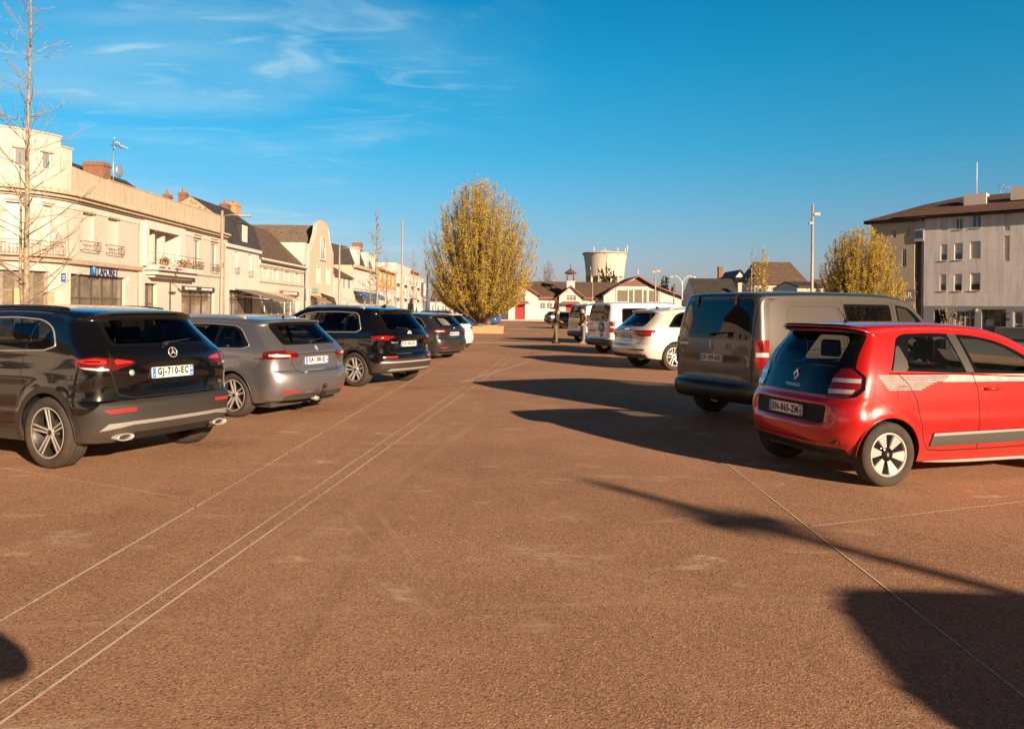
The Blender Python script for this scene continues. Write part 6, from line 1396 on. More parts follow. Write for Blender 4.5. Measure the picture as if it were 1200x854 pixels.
mb=MB(); mb.add([P(b-.02,d,z-.03) for d,z in A_],[(0,1,2,3,4)],False); mb.build('gable_wall',M_slate,B.root)
t=S(281.5); mb=MB(); B.band(mb,t-.1,t+1.35,ze+.35,ze+1.85,-.9,.06); B.band(mb,t-.2,t+1.45,ze+1.85,ze+1.98,-.9,.14); o=mb.build('dormer',M_slate,B.root); q=MB(); B.band(q,t+.05,t+1.2,ze+.4,ze+1.75,.06,.10); q.build('dormer_shutter',M_shut,o)
B.chimney(B.p.s_of(262.5,20,200,-4),-4,.9,.7,8,10.7,M_brick,1); B.chimney(B.p.s_of(272.5,20,200,-4),-4,1.3,.9,8,11.0,mat('ochre_chimney',(.45,.27,.12),.85,var=.2),1)
for k in range(4): w=(gh[1]-gh[0])/4; B.win(gh[0]+k*w,gh[0]+(k+1)*w,.5,2.9,'casement',depth=.4,fm=mat('dark_shopfront'),pm=M_shoppane,name='shop_window',bars=0,tr=.7)
B.awning(S(275),S(300),2.98,2.2,3.0,mat('taupe_awning_cloth',(.20,.165,.13),.85,var=.08))
# --- C: low white house with a brown roof, dark line of eaves and a red shop board
B=simple('house','low white house with brown tiled roof, four upper shutters and red shop board',303.2,355.5); S=B.S; a,b=S(303.3),S(355.3); ze=5.75
hs=[hole(B,*q,.16) for q in ((308,313.5,306.5,326),(319.6,325.3,308.5,327.5),(333.2,339,311,329),(345.3,350,313,330.5))]; gh=(S(306),S(351),.15,2.75,.5)
B.wall('wall',M_pale,a,b,0,ze,hs+[gh])
for h in hs: B.win(*h[:4],'shutter',depth=.1); B.part('window_surround',M_white,(h[0]-.22,h[0],h[2]-.1,h[3]+.1,0,.03),(h[1],h[1]+.22,h[2]-.1,h[3]+.1,0,.03),(h[0]-.22,h[1]+.22,h[3]+.001,h[3]+.2,0,.035))
B.part('eaves_cornice',M_white,(a,b,ze-.55,ze-.12,0,.12),(a,b,ze-.12,ze+.05,0,.34)); B.part('string_course',M_band,(a,b,3.72,3.82,0,.08))
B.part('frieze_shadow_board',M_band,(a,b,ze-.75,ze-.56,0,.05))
B.gable_roof('roof',M_tileb,a-.1,b+.1,.0,-7.5,ze+.05,ze+3.6,over=.35); B.gable_ends(M_pink,a,b,0,-7.5,ze,ze+3.45)
B.part('shop_board',mat('red_shop_board',(.38,.05,.035),.5),(S(327),S(349),2.72,3.15,.02,.12)); B.text('BOULANGERIE',(S(328)+S(348))/2,2.93,.32,M_plate,out=.14,fit=(S(348)-S(328))*.8)
w=(gh[1]-gh[0])/6
for k in range(6): B.win(gh[0]+k*w,gh[0]+(k+1)*w,.5,2.72,'casement',depth=.35,fm=M_wframe,pm=M_shoppane,name='shop_window',bars=0,tr=.7)
B.awning(S(305),S(325),2.95,2.35,2.0,mat('pale_awning_cloth',(.50,.44,.35),.85,var=.08))
# narrow glazed stair bay
B=simple('stair_tower','narrow glazed stair bay with blue glass between two house fronts',355.6,361.8); S=B.S; a,b=S(355.8),S(361.8)
B.wall('wall',M_white,a,b,0,8.3,[(a+.3,b-.3,5.9,8.1,.12),(a+.3,b-.3,2.2,3.6,.12)],body=5.); mb=M_pane
for z0,z1 in ((5.9,8.1),(2.2,3.6)): B.win(a+.3,b-.3,z0,z1,'casement',depth=.06,fm=M_wframe,pm=mat('bluish_pane',(.10,.15,.22),.08,coat=.5),bars=2)
mb=MB(); mb.tube([B.p.at(a-.05,.12,.2)-B.o,B.p.at(a-.05,.12,6.)-B.o],.07,8); mb.build('downpipe',M_gframe,B.root)
# --- D: curved gable house with the long mossy roof
B=simple('house','beige house with a tall curved gable, arched window and long mossy roof',362,390.5); S=B.S; a,b=S(362.2),S(390.2); m=(a+b)/2; w=(b-a)
out=[(0,0),(w,0),(w,7.6),(w*.96,8.1),(w*.88,8.9),(w*.80,9.6),(w*.77,10.2)]+[(w*.5+w*.27*math.cos(q),10.2+1.2*math.sin(q)) for q in np.linspace(0,math.pi,11)[1:-1]]+[(w*.23,10.2),(w*.20,9.6),(w*.12,8.7),(w*.05,8.0),(0,7.6)]
hs=[hole(B,371.0,374.5,313,332,.2),hole(B,382.3,386,315,333,.2)]
B.wall('wall',M_pink,a,b,0,6.4,hs+[(a+.5,b-.8,.2,2.8,.4)])
mb=MB(); P=lambda t,d,z: tuple(B.p.at(t,d,z)-B.o)
up=[q for q in out if q[1]>7.2]; poly=[(0,6.4),(w,6.4)]+up
n=len(poly); mb.add([P(a+x,0,z) for x,z in poly]+[P(a+x,-.35,z) for x,z in poly],[tuple(range(n)),tuple(range(2*n-1,n-1,-1))]+[(i,(i+1)%n,(i+1)%n+n,i+n)[::-1] for i in range(n)],False); mb.build('curved_gable',M_pink,B.root)
mb=MB(); mb.tube([P(a+x,.0,z) for x,z in up],.06,6); mb.build('gable_coping',M_white,B.root)
aw=[( .40*w,7.05),(.60*w,7.05),(.60*w,8.9)]+[(w*.5+w*.10*math.cos(q),8.9+.62*math.sin(q)) for q in np.linspace(0,math.pi,9)[1:-1]]+[(.40*w,8.9)]
mb=MB(); k=len(aw); mb.add([P(a+x,.03,z) for x,z in aw],[tuple(range(k))],False); o=mb.build('arched_window',M_shoppane,B.root); mb=MB(); mb.tube([P(a+x,.06,z) for x,z in aw],.09,6,closed=True); mb.tube([P(a+.5*w,.06,7.05),P(a+.5*w,.06,9.4)],.05,5); mb.build('window_frame',M_white,o); B.part('window_sill',M_white,(a+.36*w,a+.64*w,6.93,7.05,0,.2))
for h in hs: B.win(*h[:4],'casement',depth=.1,fm=M_shut,bars=1,pm=M_shut); B.part('window_surround',M_white,(h[0]-.25,h[0],h[2]-.1,h[3]+.2,0,.04),(h[1],h[1]+.25,h[2]-.1,h[3]+.2,0,.04))
mb=MB(); t0,t1=a-17.,b+.1 
mb.add([P(m,-.3,10.9),P(m,-24,10.9),P(a-.9,-24,6.6),P(a-.9,-.3,6.6),P(b+.2,-.3,6.6),P(b+.2,-24,6.6)],[(3,0,1,2),(0,4,5,1)],False); mb.build('roof',M_moss,B.root)
mb=MB(); mb.box(-24+0,0,0,.1,0,.1)
B.awning(S(375),S(390),3.3,2.1,3.4,mat('white_awning_cloth',(.60,.57,.51),.8)); B.awning(S(364),S(372),2.9,2.2,1.6,mat('ochre_awning_cloth',(.30,.19,.08),.85)); B.part('shop_board',mat('green_blue_board',(.25,.38,.30),.5),(S(364.5),S(371.5),3.2,3.75,.02,.1))
for k in range(3): ww=(b-a-1.3)/3; B.win(a+.5+k*ww,a+.5+(k+1)*ww,.3,2.8,'casement',depth=.3,fm=mat('dark_shopfront'),pm=M_shoppane,name='shop_window',bars=0)
# long roof lying behind C, its slope facing the camera
B2=Bld('barn_roof','broad mossy brown roof rising behind the low white house','x' and Path((XF-27,84),(1,0)),0,24,lo=-10,hi=60); B2.root['category']='building'; B2.root['label']='broad mossy brown barn roof rising behind the low white house'
B2.wall('wall',M_pink,0,24.5,0,7.0,[],body=9.); B2.gable_roof('roof',M_moss,-.4,24.9,0,-9.,7.0,10.9,over=.5)
# --- E: little white house
B=simple('house','small white house with rusty lean roof and two tilted dark shutters',390.8,412.5); S=B.S; a,b=S(391),S(412.5); ze=5.6
hs=[hole(B,402,404.5,326,338,.15),hole(B,407.5,410.5,327,338,.15)]; B.wall('wall',M_white,a,b,0,ze,hs+[(a+7,b-1.2,.2,2.6,.3)])
for h in hs: B.win(*h[:4],'casement',depth=.05,fm=M_wframe,pm=M_gframe,bars=1)
B.win(a+7,b-1.2,.3,2.6,'casement',depth=.2,fm=M_band,pm=M_shoppane,name='shop_window',bars=1)
B.gable_roof('roof',M_tileb,a,b,0,-7,ze,ze+1.9,over=.3); B.gable_ends(M_pink,a,b,0,-7,ze,ze+1.8)
# --- F: tall white house, mansard with three ornate dormers and a blue awning
B=simple('house','tall white house with slate mansard, three ornate dormers and blue awning',413,441.8); S=B.S; a,b=S(413.2),S(441.8); ze=7.4
zz=lambda py,px=420: B.Z(px,py)
w=(b-a); cols=[a+w*(k+.5)/5 for k in range(5)]
hs=[(c-.65,c+.65,4.75,6.5,.2) for c in cols]+[(a+w*.06,a+w*.22,.2,2.7,.3),(a+w*.42,a+w*.56,.2,2.7,.3),(a+w*.7,a+w*.86,.2,2.7,.3)]
B.wall('wall',M_white,a,b,0,ze,hs,side=False); 
for q,t in ((a,a),(b,b)): mb=MB(); mb.add([tuple(B.p.at(t,0,0)-B.o),tuple(B.p.at(t,-9,0)-B.o),tuple(B.p.at(t,-9,ze)-B.o),tuple(B.p.at(t,0,ze)-B.o)],[(0,1,2,3)],False); mb.build('side_wall',M_pink,B.root)
for h in hs[:5]: B.win(*h[:4],'shutter',depth=.08)
for h in hs[5:]: B.win(*h[:4],'casement',depth=.1,fm=M_wframe,pm=M_pane,name='shop_window')
B.part('cornice',M_corn,(a,b,ze-.3,ze+.12,-.1,.45)); B.part('string_course',M_white,(a,b,4.25,4.4,0,.12))
mb=MB(); P=lambda t,d,z: tuple(B.p.at(t,d,z)-B.o); A_=[(.1,ze),(-.9,ze+2.5),(-4.5,ze+3.2),(-8.,ze+2.5),(-9,ze)]
mb.add([P(a,d,z) for d,z in A_]+[P(b,d,z) for d,z in A_],[(0,5,6,1),(1,6,7,2),(2,7,8,3),(3,8,9,4),(4,3,2,1,0),(5,6,7,8,9)],False); mb.build('roof',M_slate,B.root)
for k,ww in ((.14,2.6),(.52,2.),(.84,2.)):
    t=a+w*k; mb=MB(); B.band(mb,t-ww/2,t+ww/2,ze+.1,ze+1.8,-1.6,.12)
    pts=[(t+ww*.5*math.cos(q),ze+1.8+ww*.34*math.sin(q)) for q in np.linspace(0,math.pi,9)]; n=len(pts); mb.add([P(x,.16,z) for x,z in pts]+[P(x,-1.2,z) for x,z in pts],[tuple(range(n)),tuple(range(2*n-1,n-1,-1))]+[(i,i+1,i+1+n,i+n)[::-1] for i in range(n-1)],False)
    o=mb.build('dormer',M_white,B.root); q=MB(); B.band(q,t-ww*.28,t+ww*.28,ze+.35,ze+1.65,.12,.16); q.build('dormer_shutter',M_shut,o)
B.chimney(b-1.,-3.,1.4,1.4,8,11.9,M_brick,0); B.awning(a+.3,b-.3,3.95,3.35,1.3,mat('blue_awning_cloth',(.02,.10,.26),.8),fr=.5)
# --- G and beyond: far buildings along the same side
B=simple('house','orange rendered far house behind the bare street trees',442.2,462.5); S=B.S; a,b=S(442.3),S(462.3); zt=7.9
w=b-a; hs=[(a+w*(k+.3)/4,a+w*(k+.7)/4,z,z+1.8,.2) for k in range(4) for z in (2.6,5.6)]
B.wall('wall',mat('orange_render',(.62,.33,.10),.85,var=.06),a,b,4.9,zt,[h for h in hs if h[2]>5.4]); B.wall('lower_wall',M_white,a,b,0,4.9,[h for h in hs if h[2]<5])
for h in hs: B.win(*h[:4],'casement',depth=.1,bars=1)
B.gable_roof('roof',mat('orange_tile_roof',(.42,.17,.07),.8,var=.2),a,b,0,-8,zt,zt+1.5,over=.4); B.gable_ends(MATS['orange_render'],a,b,0,-8,zt,zt+1.4)
B=simple('apartment_building','pale cream block of flats with balconies, farthest of the street front',463,497); S=B.S; a,b=S(463),S(497); w=b-a; zt=8.8
hs=[(a+w*(k+.25)/9,a+w*(k+.75)/9,z,z+1.7,.3) for k in range(9) for z in (1.,3.9,6.6)]
B.wall('wall',M_white,a,b,0,zt,hs)
for h in hs: B.win(*h[:4],'casement',depth=.15,bars=1)
for k in range(9):
    for z in (3.6,6.3): 
        if k%2==0: B.part('balcony',M_white,(a+w*(k+.15)/9,a+w*(k+.85)/9,z,z+.2,0,1.1)); B.rail(a+w*(k+.15)/9,a+w*(k+.85)/9,z+.2,z+1.,1.05,M_iron,.5,False)
B.part('parapet',M_white,(a,a+w*.45,zt,zt+1.2,-6,0)); B.part('upper_storey',mat('orange_render'),(a+w*.5,a+w*.85,zt,zt+.9,-6,-.6)); B.gable_roof('roof',MATS['orange_tile_roof'],a+w*.48,a+w*.88,-.3,-8,zt+.9,zt+1.7,over=.4)

# low houses closing the far left end of the square
def facing(name,label,x0,x1,Y,wallm,roofm,ztop,zr,n=4,z1=None,depth=9.,gable=False,cat='house',hip=0.,doors=None):
    """a building whose front looks back at the camera; x0,x1 photo columns at distance Y"""
    X0=(x0-600)/900*Y; X1=(x1-600)/900*Y; p=Path((X0,Y),(1,0)); B=Bld(name,label,p,0,X1-X0,lo=-50,hi=100); B.root['category']=cat; w=X1-X0
    ww=min(1.1,w/(n+1)*.5); hs=[(w*(k+.5)/n-ww/2,w*(k+.5)/n+ww/2,z,z+1.3,.15) for k in range(n) for z in ([1.0]+([3.8] if ztop>5.5 else [])+([6.4] if ztop>8.5 else []))]
    B.wall('wall',wallm,0,w,0,ztop,hs,body=depth)
    for h in hs: B.win(*h[:4],'casement',depth=.08,bars=1)
    if gable:
        mb=MB(); P=lambda t,d,z: tuple(B.p.at(t,d,z)-B.o); mb.add([P(0,0,ztop),P(w,0,ztop),P(w/2,0,zr)],[(0,1,2)],False); mb.build('gable_wall',wallm,B.root)
        mb=MB(); t=.15; o=.35; k=(zr-ztop)/(w/2); V=[P(-o,.3,ztop-k*o),P(w/2,.3,zr),P(w+o,.3,ztop-k*o),P(-o,-depth,ztop-k*o),P(w/2,-depth,zr),P(w+o,-depth,ztop-k*o)]
        V2=[(a,b,c+t) for a,b,c in V]; mb.add(V+V2,[(0,1,4,3),(1,2,5,4),(6,9,10,7),(7,10,11,8),(0,6,7,1),(1,7,8,2),(3,9,6,0),(2,8,11,5)],False); mb.build('roof',roofm,B.root)
    else: B.gable_roof('roof',roofm,0,w,0,-depth,ztop,zr,over=.35,hip=hip); 
    if not gable and hip==0: B.gable_ends(wallm,0,w,0,-depth,ztop,zr-.05)
    return B
facing('house','small far house with steep dark roof left of the big tree',504,522,150,M_white,M_slate,3.4,7.6,3,gable=False,hip=1.)
facing('house','low white far house partly behind the big tree',523,552,158,M_white,M_tileb,3.6,6.0,4)
facing('house','pale far house directly behind the trunk of the big tree',553,586,165,M_pale,M_tileb,4.2,6.6,5)

# ================================================================== market hall at the end of the square
def build_hall():
    Y=120.; X=lambda px:(px-600)/900*Y; p=Path((X(597),Y),(1,0)); B=Bld('market_hall','cream market hall with red doors, gabled wings and small bell turret',p,0,X(812)-X(597),lo=-10,hi=40); B.root['category']='hall'
    U=lambda px:X(px)-X(597); Zt=lambda py:CAM_H+(363.2-py)*Y/900; W=M_white; TR=M_timber
    P=lambda t,d,z: tuple(B.p.at(t,d,z)-B.o)
    def gable(u0,u1,ze,zr,name,holes,d=0.,um=None,m=W):
        um=(u0+u1)/2 if um is None else um
        B.wall(name,m,u0,u1,0,ze,[h for h in holes],out=d,body=12,depth=.3)
        mb=MB(); mb.add([P(u0,d,ze),P(u1,d,ze),P(um,d,zr),P(u0,d-.3,ze),P(u1,d-.3,ze),P(um,d-.3,zr)],[(0,1,2),(5,4,3)],False); mb.build('gable_wall',m,B.root)
        mb=MB(); o=.45; t=.14; kl=(zr-ze)/(um-u0); kr=(zr-ze)/(u1-um); V=[P(u0-o,d+.5,ze-kl*o),P(um,d+.5,zr),P(u1+o,d+.5,ze-kr*o),P(u0-o,d-13,ze-kl*o),P(um,d-13,zr),P(u1+o,d-13,ze-kr*o)]
        V2=[(a,b,c+t) for a,b,c in V]; mb.add(V+V2,[(0,1,4,3),(1,2,5,4),(6,9,10,7),(7,10,11,8),(3,9,6,0),(2,8,11,5)],False); mb.build('roof',M_tileb,B.root)
        mb=MB(); mb.tube([P(u0-o,d+.5,ze-kl*o+.02),P(um,d+.5,zr+.02),P(u1+o,d+.5,ze-kr*o+.02)],.10,5); mb.build('bargeboard',TR,B.root)
    # left wing with the large window over a red door
    zd=Zt(356.5)
    L=[(U(603.5),U(615),.14,zd,.35),(U(603.5),U(615),zd+.45,Zt(339),.2)]
    gable(U(596),U(630.5),Zt(345),Zt(331.5),'wing_wall',L,.6,U(609))
    B.part('red_door',mat('red_door_paint',(.42,.02,.03),.5),(L[0][0],L[0][1],.14,L[0][3],.3,.36)); B.part('door_batten',mat('dark_red_trim',(.20,.012,.02),.5),((L[0][0]+L[0][1])/2-.02,(L[0][0]+L[0][1])/2+.02,.14,L[0][3]-.02,.36,.38))
    B.win(L[1][0],L[1][1],L[1][2],L[1][3],'casement',out=.6,depth=.15,bars=3,tr=.5,fm=mat('grey_brown_frame',(.22,.17,.13),.6),pm=mat('dusty_pane',(.16,.13,.10),.4))
    def canopy(u0,u1,z,d=.6):
        mb=MB(); mb.add([P(u0,d,z+.35),P(u1,d,z+.35),P(u1+.3,d+1.1,z-.02),P(u0-.3,d+1.1,z-.02),P(u0,d,z+.42),P(u1,d,z+.42),P(u1+.3,d+1.1,z+.08),P(u0-.3,d+1.1,z+.08)],[(3,2,1,0),(4,5,6,7),(2,3,7,6),(0,3,7,4)[::-1],(1,2,6,5)],False); mb.build('door_canopy',TR,B.root)
    canopy(U(600),U(618),zd+.02)
    # middle range with small windows
    hs=[(U(x),U(x+6.2),Zt(362),Zt(354.5),.15) for x in (632.5,640.5,648.5)]+[(U(x),U(x+5.5),Zt(362),Zt(355),.15) for x in (683,691,699)]
    B.wall('hall_wall',W,U(628),U(716),0,Zt(348.5),hs,body=10)
    for h in hs: B.win(*h[:4],'casement',depth=.08,bars=1,pm=mat('dusty_pane'),fm=M_wframe); B.part('window_arch',TR if h[0]>U(680) else M_band,(h[0],h[1],h[3]-.16,h[3],-.07,.02))
    B.gable_roof('roof',M_tileb,U(604),U(740),-.0,-11,Zt(349),Zt(329.5),over=.5)
    B.part('eaves_board',TR,(U(628),U(716),Zt(349.5),Zt(348),.3,.45))
    # centre bay with the turret
    u0,u1=U(655),U(681); um=(u0+u1)/2
    C=[(U(662.5),U(673),.14,zd+.1,.3),(U(663),U(674),zd+.6,Zt(343.5),.2)]
    gable(u0,u1,Zt(346),Zt(335.5),'bay_wall',C,.9,um)
    B.part('red_door',MATS['red_door_paint'],(C[0][0],C[0][1],.14,C[0][3],.6,.66)); B.win(C[1][0],C[1][1],C[1][2],C[1][3],'casement',out=.9,depth=.15,bars=2,tr=.5,pm=mat('dusty_pane'),fm=M_wframe); canopy(U(659),U(677),zd+.05,.9)
    mb=MB(); cx,cy=um,.4
    def bx(r,z0,z1,m=mb): m.add([P(cx-r,cy+r,z0),P(cx+r,cy+r,z0),P(cx+r,cy-r,z0),P(cx-r,cy-r,z0),P(cx-r,cy+r,z1),P(cx+r,cy+r,z1),P(cx+r,cy-r,z1),P(cx-r,cy-r,z1)],[(0,3,2,1),(4,5,6,7),(0,1,5,4),(1,2,6,5),(2,3,7,6),(3,0,4,7)],False)
    bx(.62,Zt(342),Zt(330)); bx(.72,Zt(330),Zt(329.2)); o=mb.build('turret',W,B.root)
    q=MB()
    for sx in (-1,1):
        for sy in (-1,1):
            q.tube([P(cx+sx*.5,cy+sy*.5,Zt(329.2)),P(cx+sx*.5,cy+sy*.5,Zt(320.5))],.10,6)
    bx(.60,Zt(321.5),Zt(320.3),q); q.build('belfry_posts',TR,o)
    q=MB(); n=8; V=[P(cx+1.05*math.cos(k*6.283/n),cy+1.05*math.sin(k*6.283/n),Zt(320.3)) for k in range(n)]+[P(cx,cy,Zt(314.2))]; q.add(V,[(k,(k+1)%n,n) for k in range(n)]+[tuple(range(n-1,-1,-1))],False); q.tube([P(cx,cy,Zt(314.6)),P(cx,cy,Zt(309.))],.05,5); q.build('turret_roof',M_tileb,o)
    q=MB(); q.lathe([(.12,Zt(326)),(.3,Zt(328)),(.34,Zt(328.5))],12,(cx+B.p.p.x-B.o.x,cy+B.p.p.y-B.o.y if False else -(cy-.0)+0,0)); 
    # right wing: broad half timbered gable with five tall windows
    u0,u1=U(706),U(800); um=U(745); ze=Zt(345); G=[(U(722),U(733),zd+.55,Zt(339.5),.25),(U(735.5),U(739.5),zd+.4,Zt(339),.25),(U(741.5),U(750),.9,Zt(338.5),.25),(U(751.5),U(755),zd+.4,Zt(339),.25),(U(758.5),U(769),zd+.55,Zt(339.5),.25)]
    zr=Zt(324.5)
    mb=MB(); d=1.6
    B.wall('wing_wall',W,u0,u1,0,Zt(345.5),[(h[0],h[1],h[2],min(h[3],Zt(345.6)),.25) for h in G],out=d,body=14)
    # upper field of the gable with the window heads cut by laying the windows proud of it
    zs=Zt(345.5); V=[P(u0,d,zs),P(u1,d,zs),P(U(762),d,Zt(336)),P(um,d,zr),P(U(716),d,Zt(338.5))]; mb.add(V,[(0,1,2,3,4)],False); mb.build('gable_wall',W,B.root)
    for h in G: B.win(h[0],h[1],h[2],h[3],'casement',out=d+.09,depth=.03,bars=2,tr=.5,fm=mat('grey_brown_frame'),pm=mat('dusty_pane'))
    mb=MB(); 
    for px in (720.3,734.2,740.4,750.8,756.8,771): B.band(mb,U(px)-.09,U(px)+.09,.5,Zt(337.2),d,d+.10)
    mb.build('white_post',M_shut,B.root)
    mb=MB(); mb.add([P(U(726),d+.05,Zt(333.2)),P(U(764),d+.05,Zt(333.2)),P(um,d+.05,zr-.15)],[(0,1,2)],False); mb.build('gable_cladding',mat('brown_cladding',(.16,.10,.07),.8),B.root)
    B.part('gable_beam',TR,(U(724),U(766),Zt(334.6),Zt(333.2),d,d+.12))
    mb=MB(); t=.16; L_=[(U(704),Zt(346.5)),(U(716),Zt(338)),(um,zr+.1),(U(764),Zt(334.8)),(U(803),Zt(348.5))]
    V=[P(x,d+.6,z) for x,z in L_]+[P(x,d-15,z) for x,z in L_]; V2=[(a,b,c+t) for a,b,c in V]; n=5
    mb.add(V+V2,[(i,i+1,i+6,i+5) for i in range(4)]+[(10+i,15+i,16+i,11+i) for i in range(4)]+[(0,5,15,10),(4,14,19,9)],False); mb.build('roof',M_slate,B.root)
    mb=MB(); mb.tube([P(x,d+.62,z+.05) for x,z in L_],.12,5); mb.build('bargeboard',TR,B.root)
    mb=MB(); mb.tube([P(um,d+.3,zr),P(um,d+.3,Zt(315))],.06,5); mb.build('finial',M_shut,B.root)
    canopy(U(716),U(737),zd+.0,d); canopy(U(756),U(779),zd+.0,d)
    return B
build_hall()
facing('house','long low white outbuilding with red tiles right of the market hall',800,842,124,M_white,M_rtile,2.6,3.9,8)

# water tower far behind the hall
def tower():
    c=at(708.5,363,300.); root=thing('water_tower','tall pale concrete water tower with flared tank behind the market hall','tower',(c.x,c.y,0))
    k=300/900.; Z=lambda py:CAM_H+(363.9-py)*k; M=mat('tower_concrete',(.60,.52,.42),.85,streak=((.36,.30,.24),.5))
    mb=MB(); mb.lathe([(7.4,Z(324)),(7.5,Z(318)),(7.9,Z(308)),(8.4,Z(300)),(8.75,Z(297.4)),(8.75,Z(296.6)),(8.0,Z(296.4)),(.01,Z(295.6))],64,ax='z'); mb.build('tank',M,root)
    mb=MB(); mb.lathe([(8.9,Z(298.2)),(8.95,Z(297.2)),(8.75,Z(297))],64); mb.build('tank_rim',mat('rust_brown_rim',(.28,.19,.13),.8),root)
    mb=MB(); mb.lathe([(5.6,0),(5.6,Z(320))],40); mb.build('shaft',M,root)
    for q in range(12):
        a=q*math.pi/6+.1; mb=MB(); mb.M=Matrix.Rotation(a,4,'Z'); mb.box(5.6,7.5,-.35,.35,0,Z(317)); mb.box(7.3,7.75,-.25,.25,Z(317),Z(313)); mb.build('pillar',M,root)
    mb=MB()
    for a,h in ((-2.2,2),(-1.1,1.6),(-.25,3.),(.3,2.2),(2.,2.),(-1.7,1.5)):
        x,y=8.6*math.cos(a),8.6*math.sin(a); mb.tube([(x,y,Z(300)),(x,y,Z(297)+h)],.13,5); mb.box(x-.22,x+.22,y-.15,y+.15,Z(297)+h-1.2,Z(297)+h)
    mb.box(-2,2,-1.5,1.5,Z(296.4),Z(294.2)); mb.tube([(-.3,-8.3,Z(298)),(-.3,-7.5,Z(322))],.22,6); mb.build('antenna',M_strip,root)
tower()

# ================================================================== right side
hB=facing('house','long low house with dark roof just right of the white van',816,868,105,M_white,M_slate,3.6,6.2,5)
hB.chimney(5.8,.2,.5,.5,3,5.6,M_pink,0)
B=facing('house','pale gabled house with brick chimney beyond the low dark roof',853,882,122,M_pale,M_slate,5.8,8.2,2,gable=True); B.chimney(-.2,-4,.7,.9,4,9.,M_brick,0)
B=facing('house','large cream house with broad brown hipped roof behind the taupe van',884,948,112,M_cream,M_tileb,5.9,9.1,4,hip=1.2)
facing('house','flat topped pinkish house beside the tall lamp post',934,966,98,M_pink,M_slate,4.9,5.6,2)
facing('house','low brown far house behind the yellow green tree',966,1030,104,M_pink,M_tileb,4.2,6.2,3)

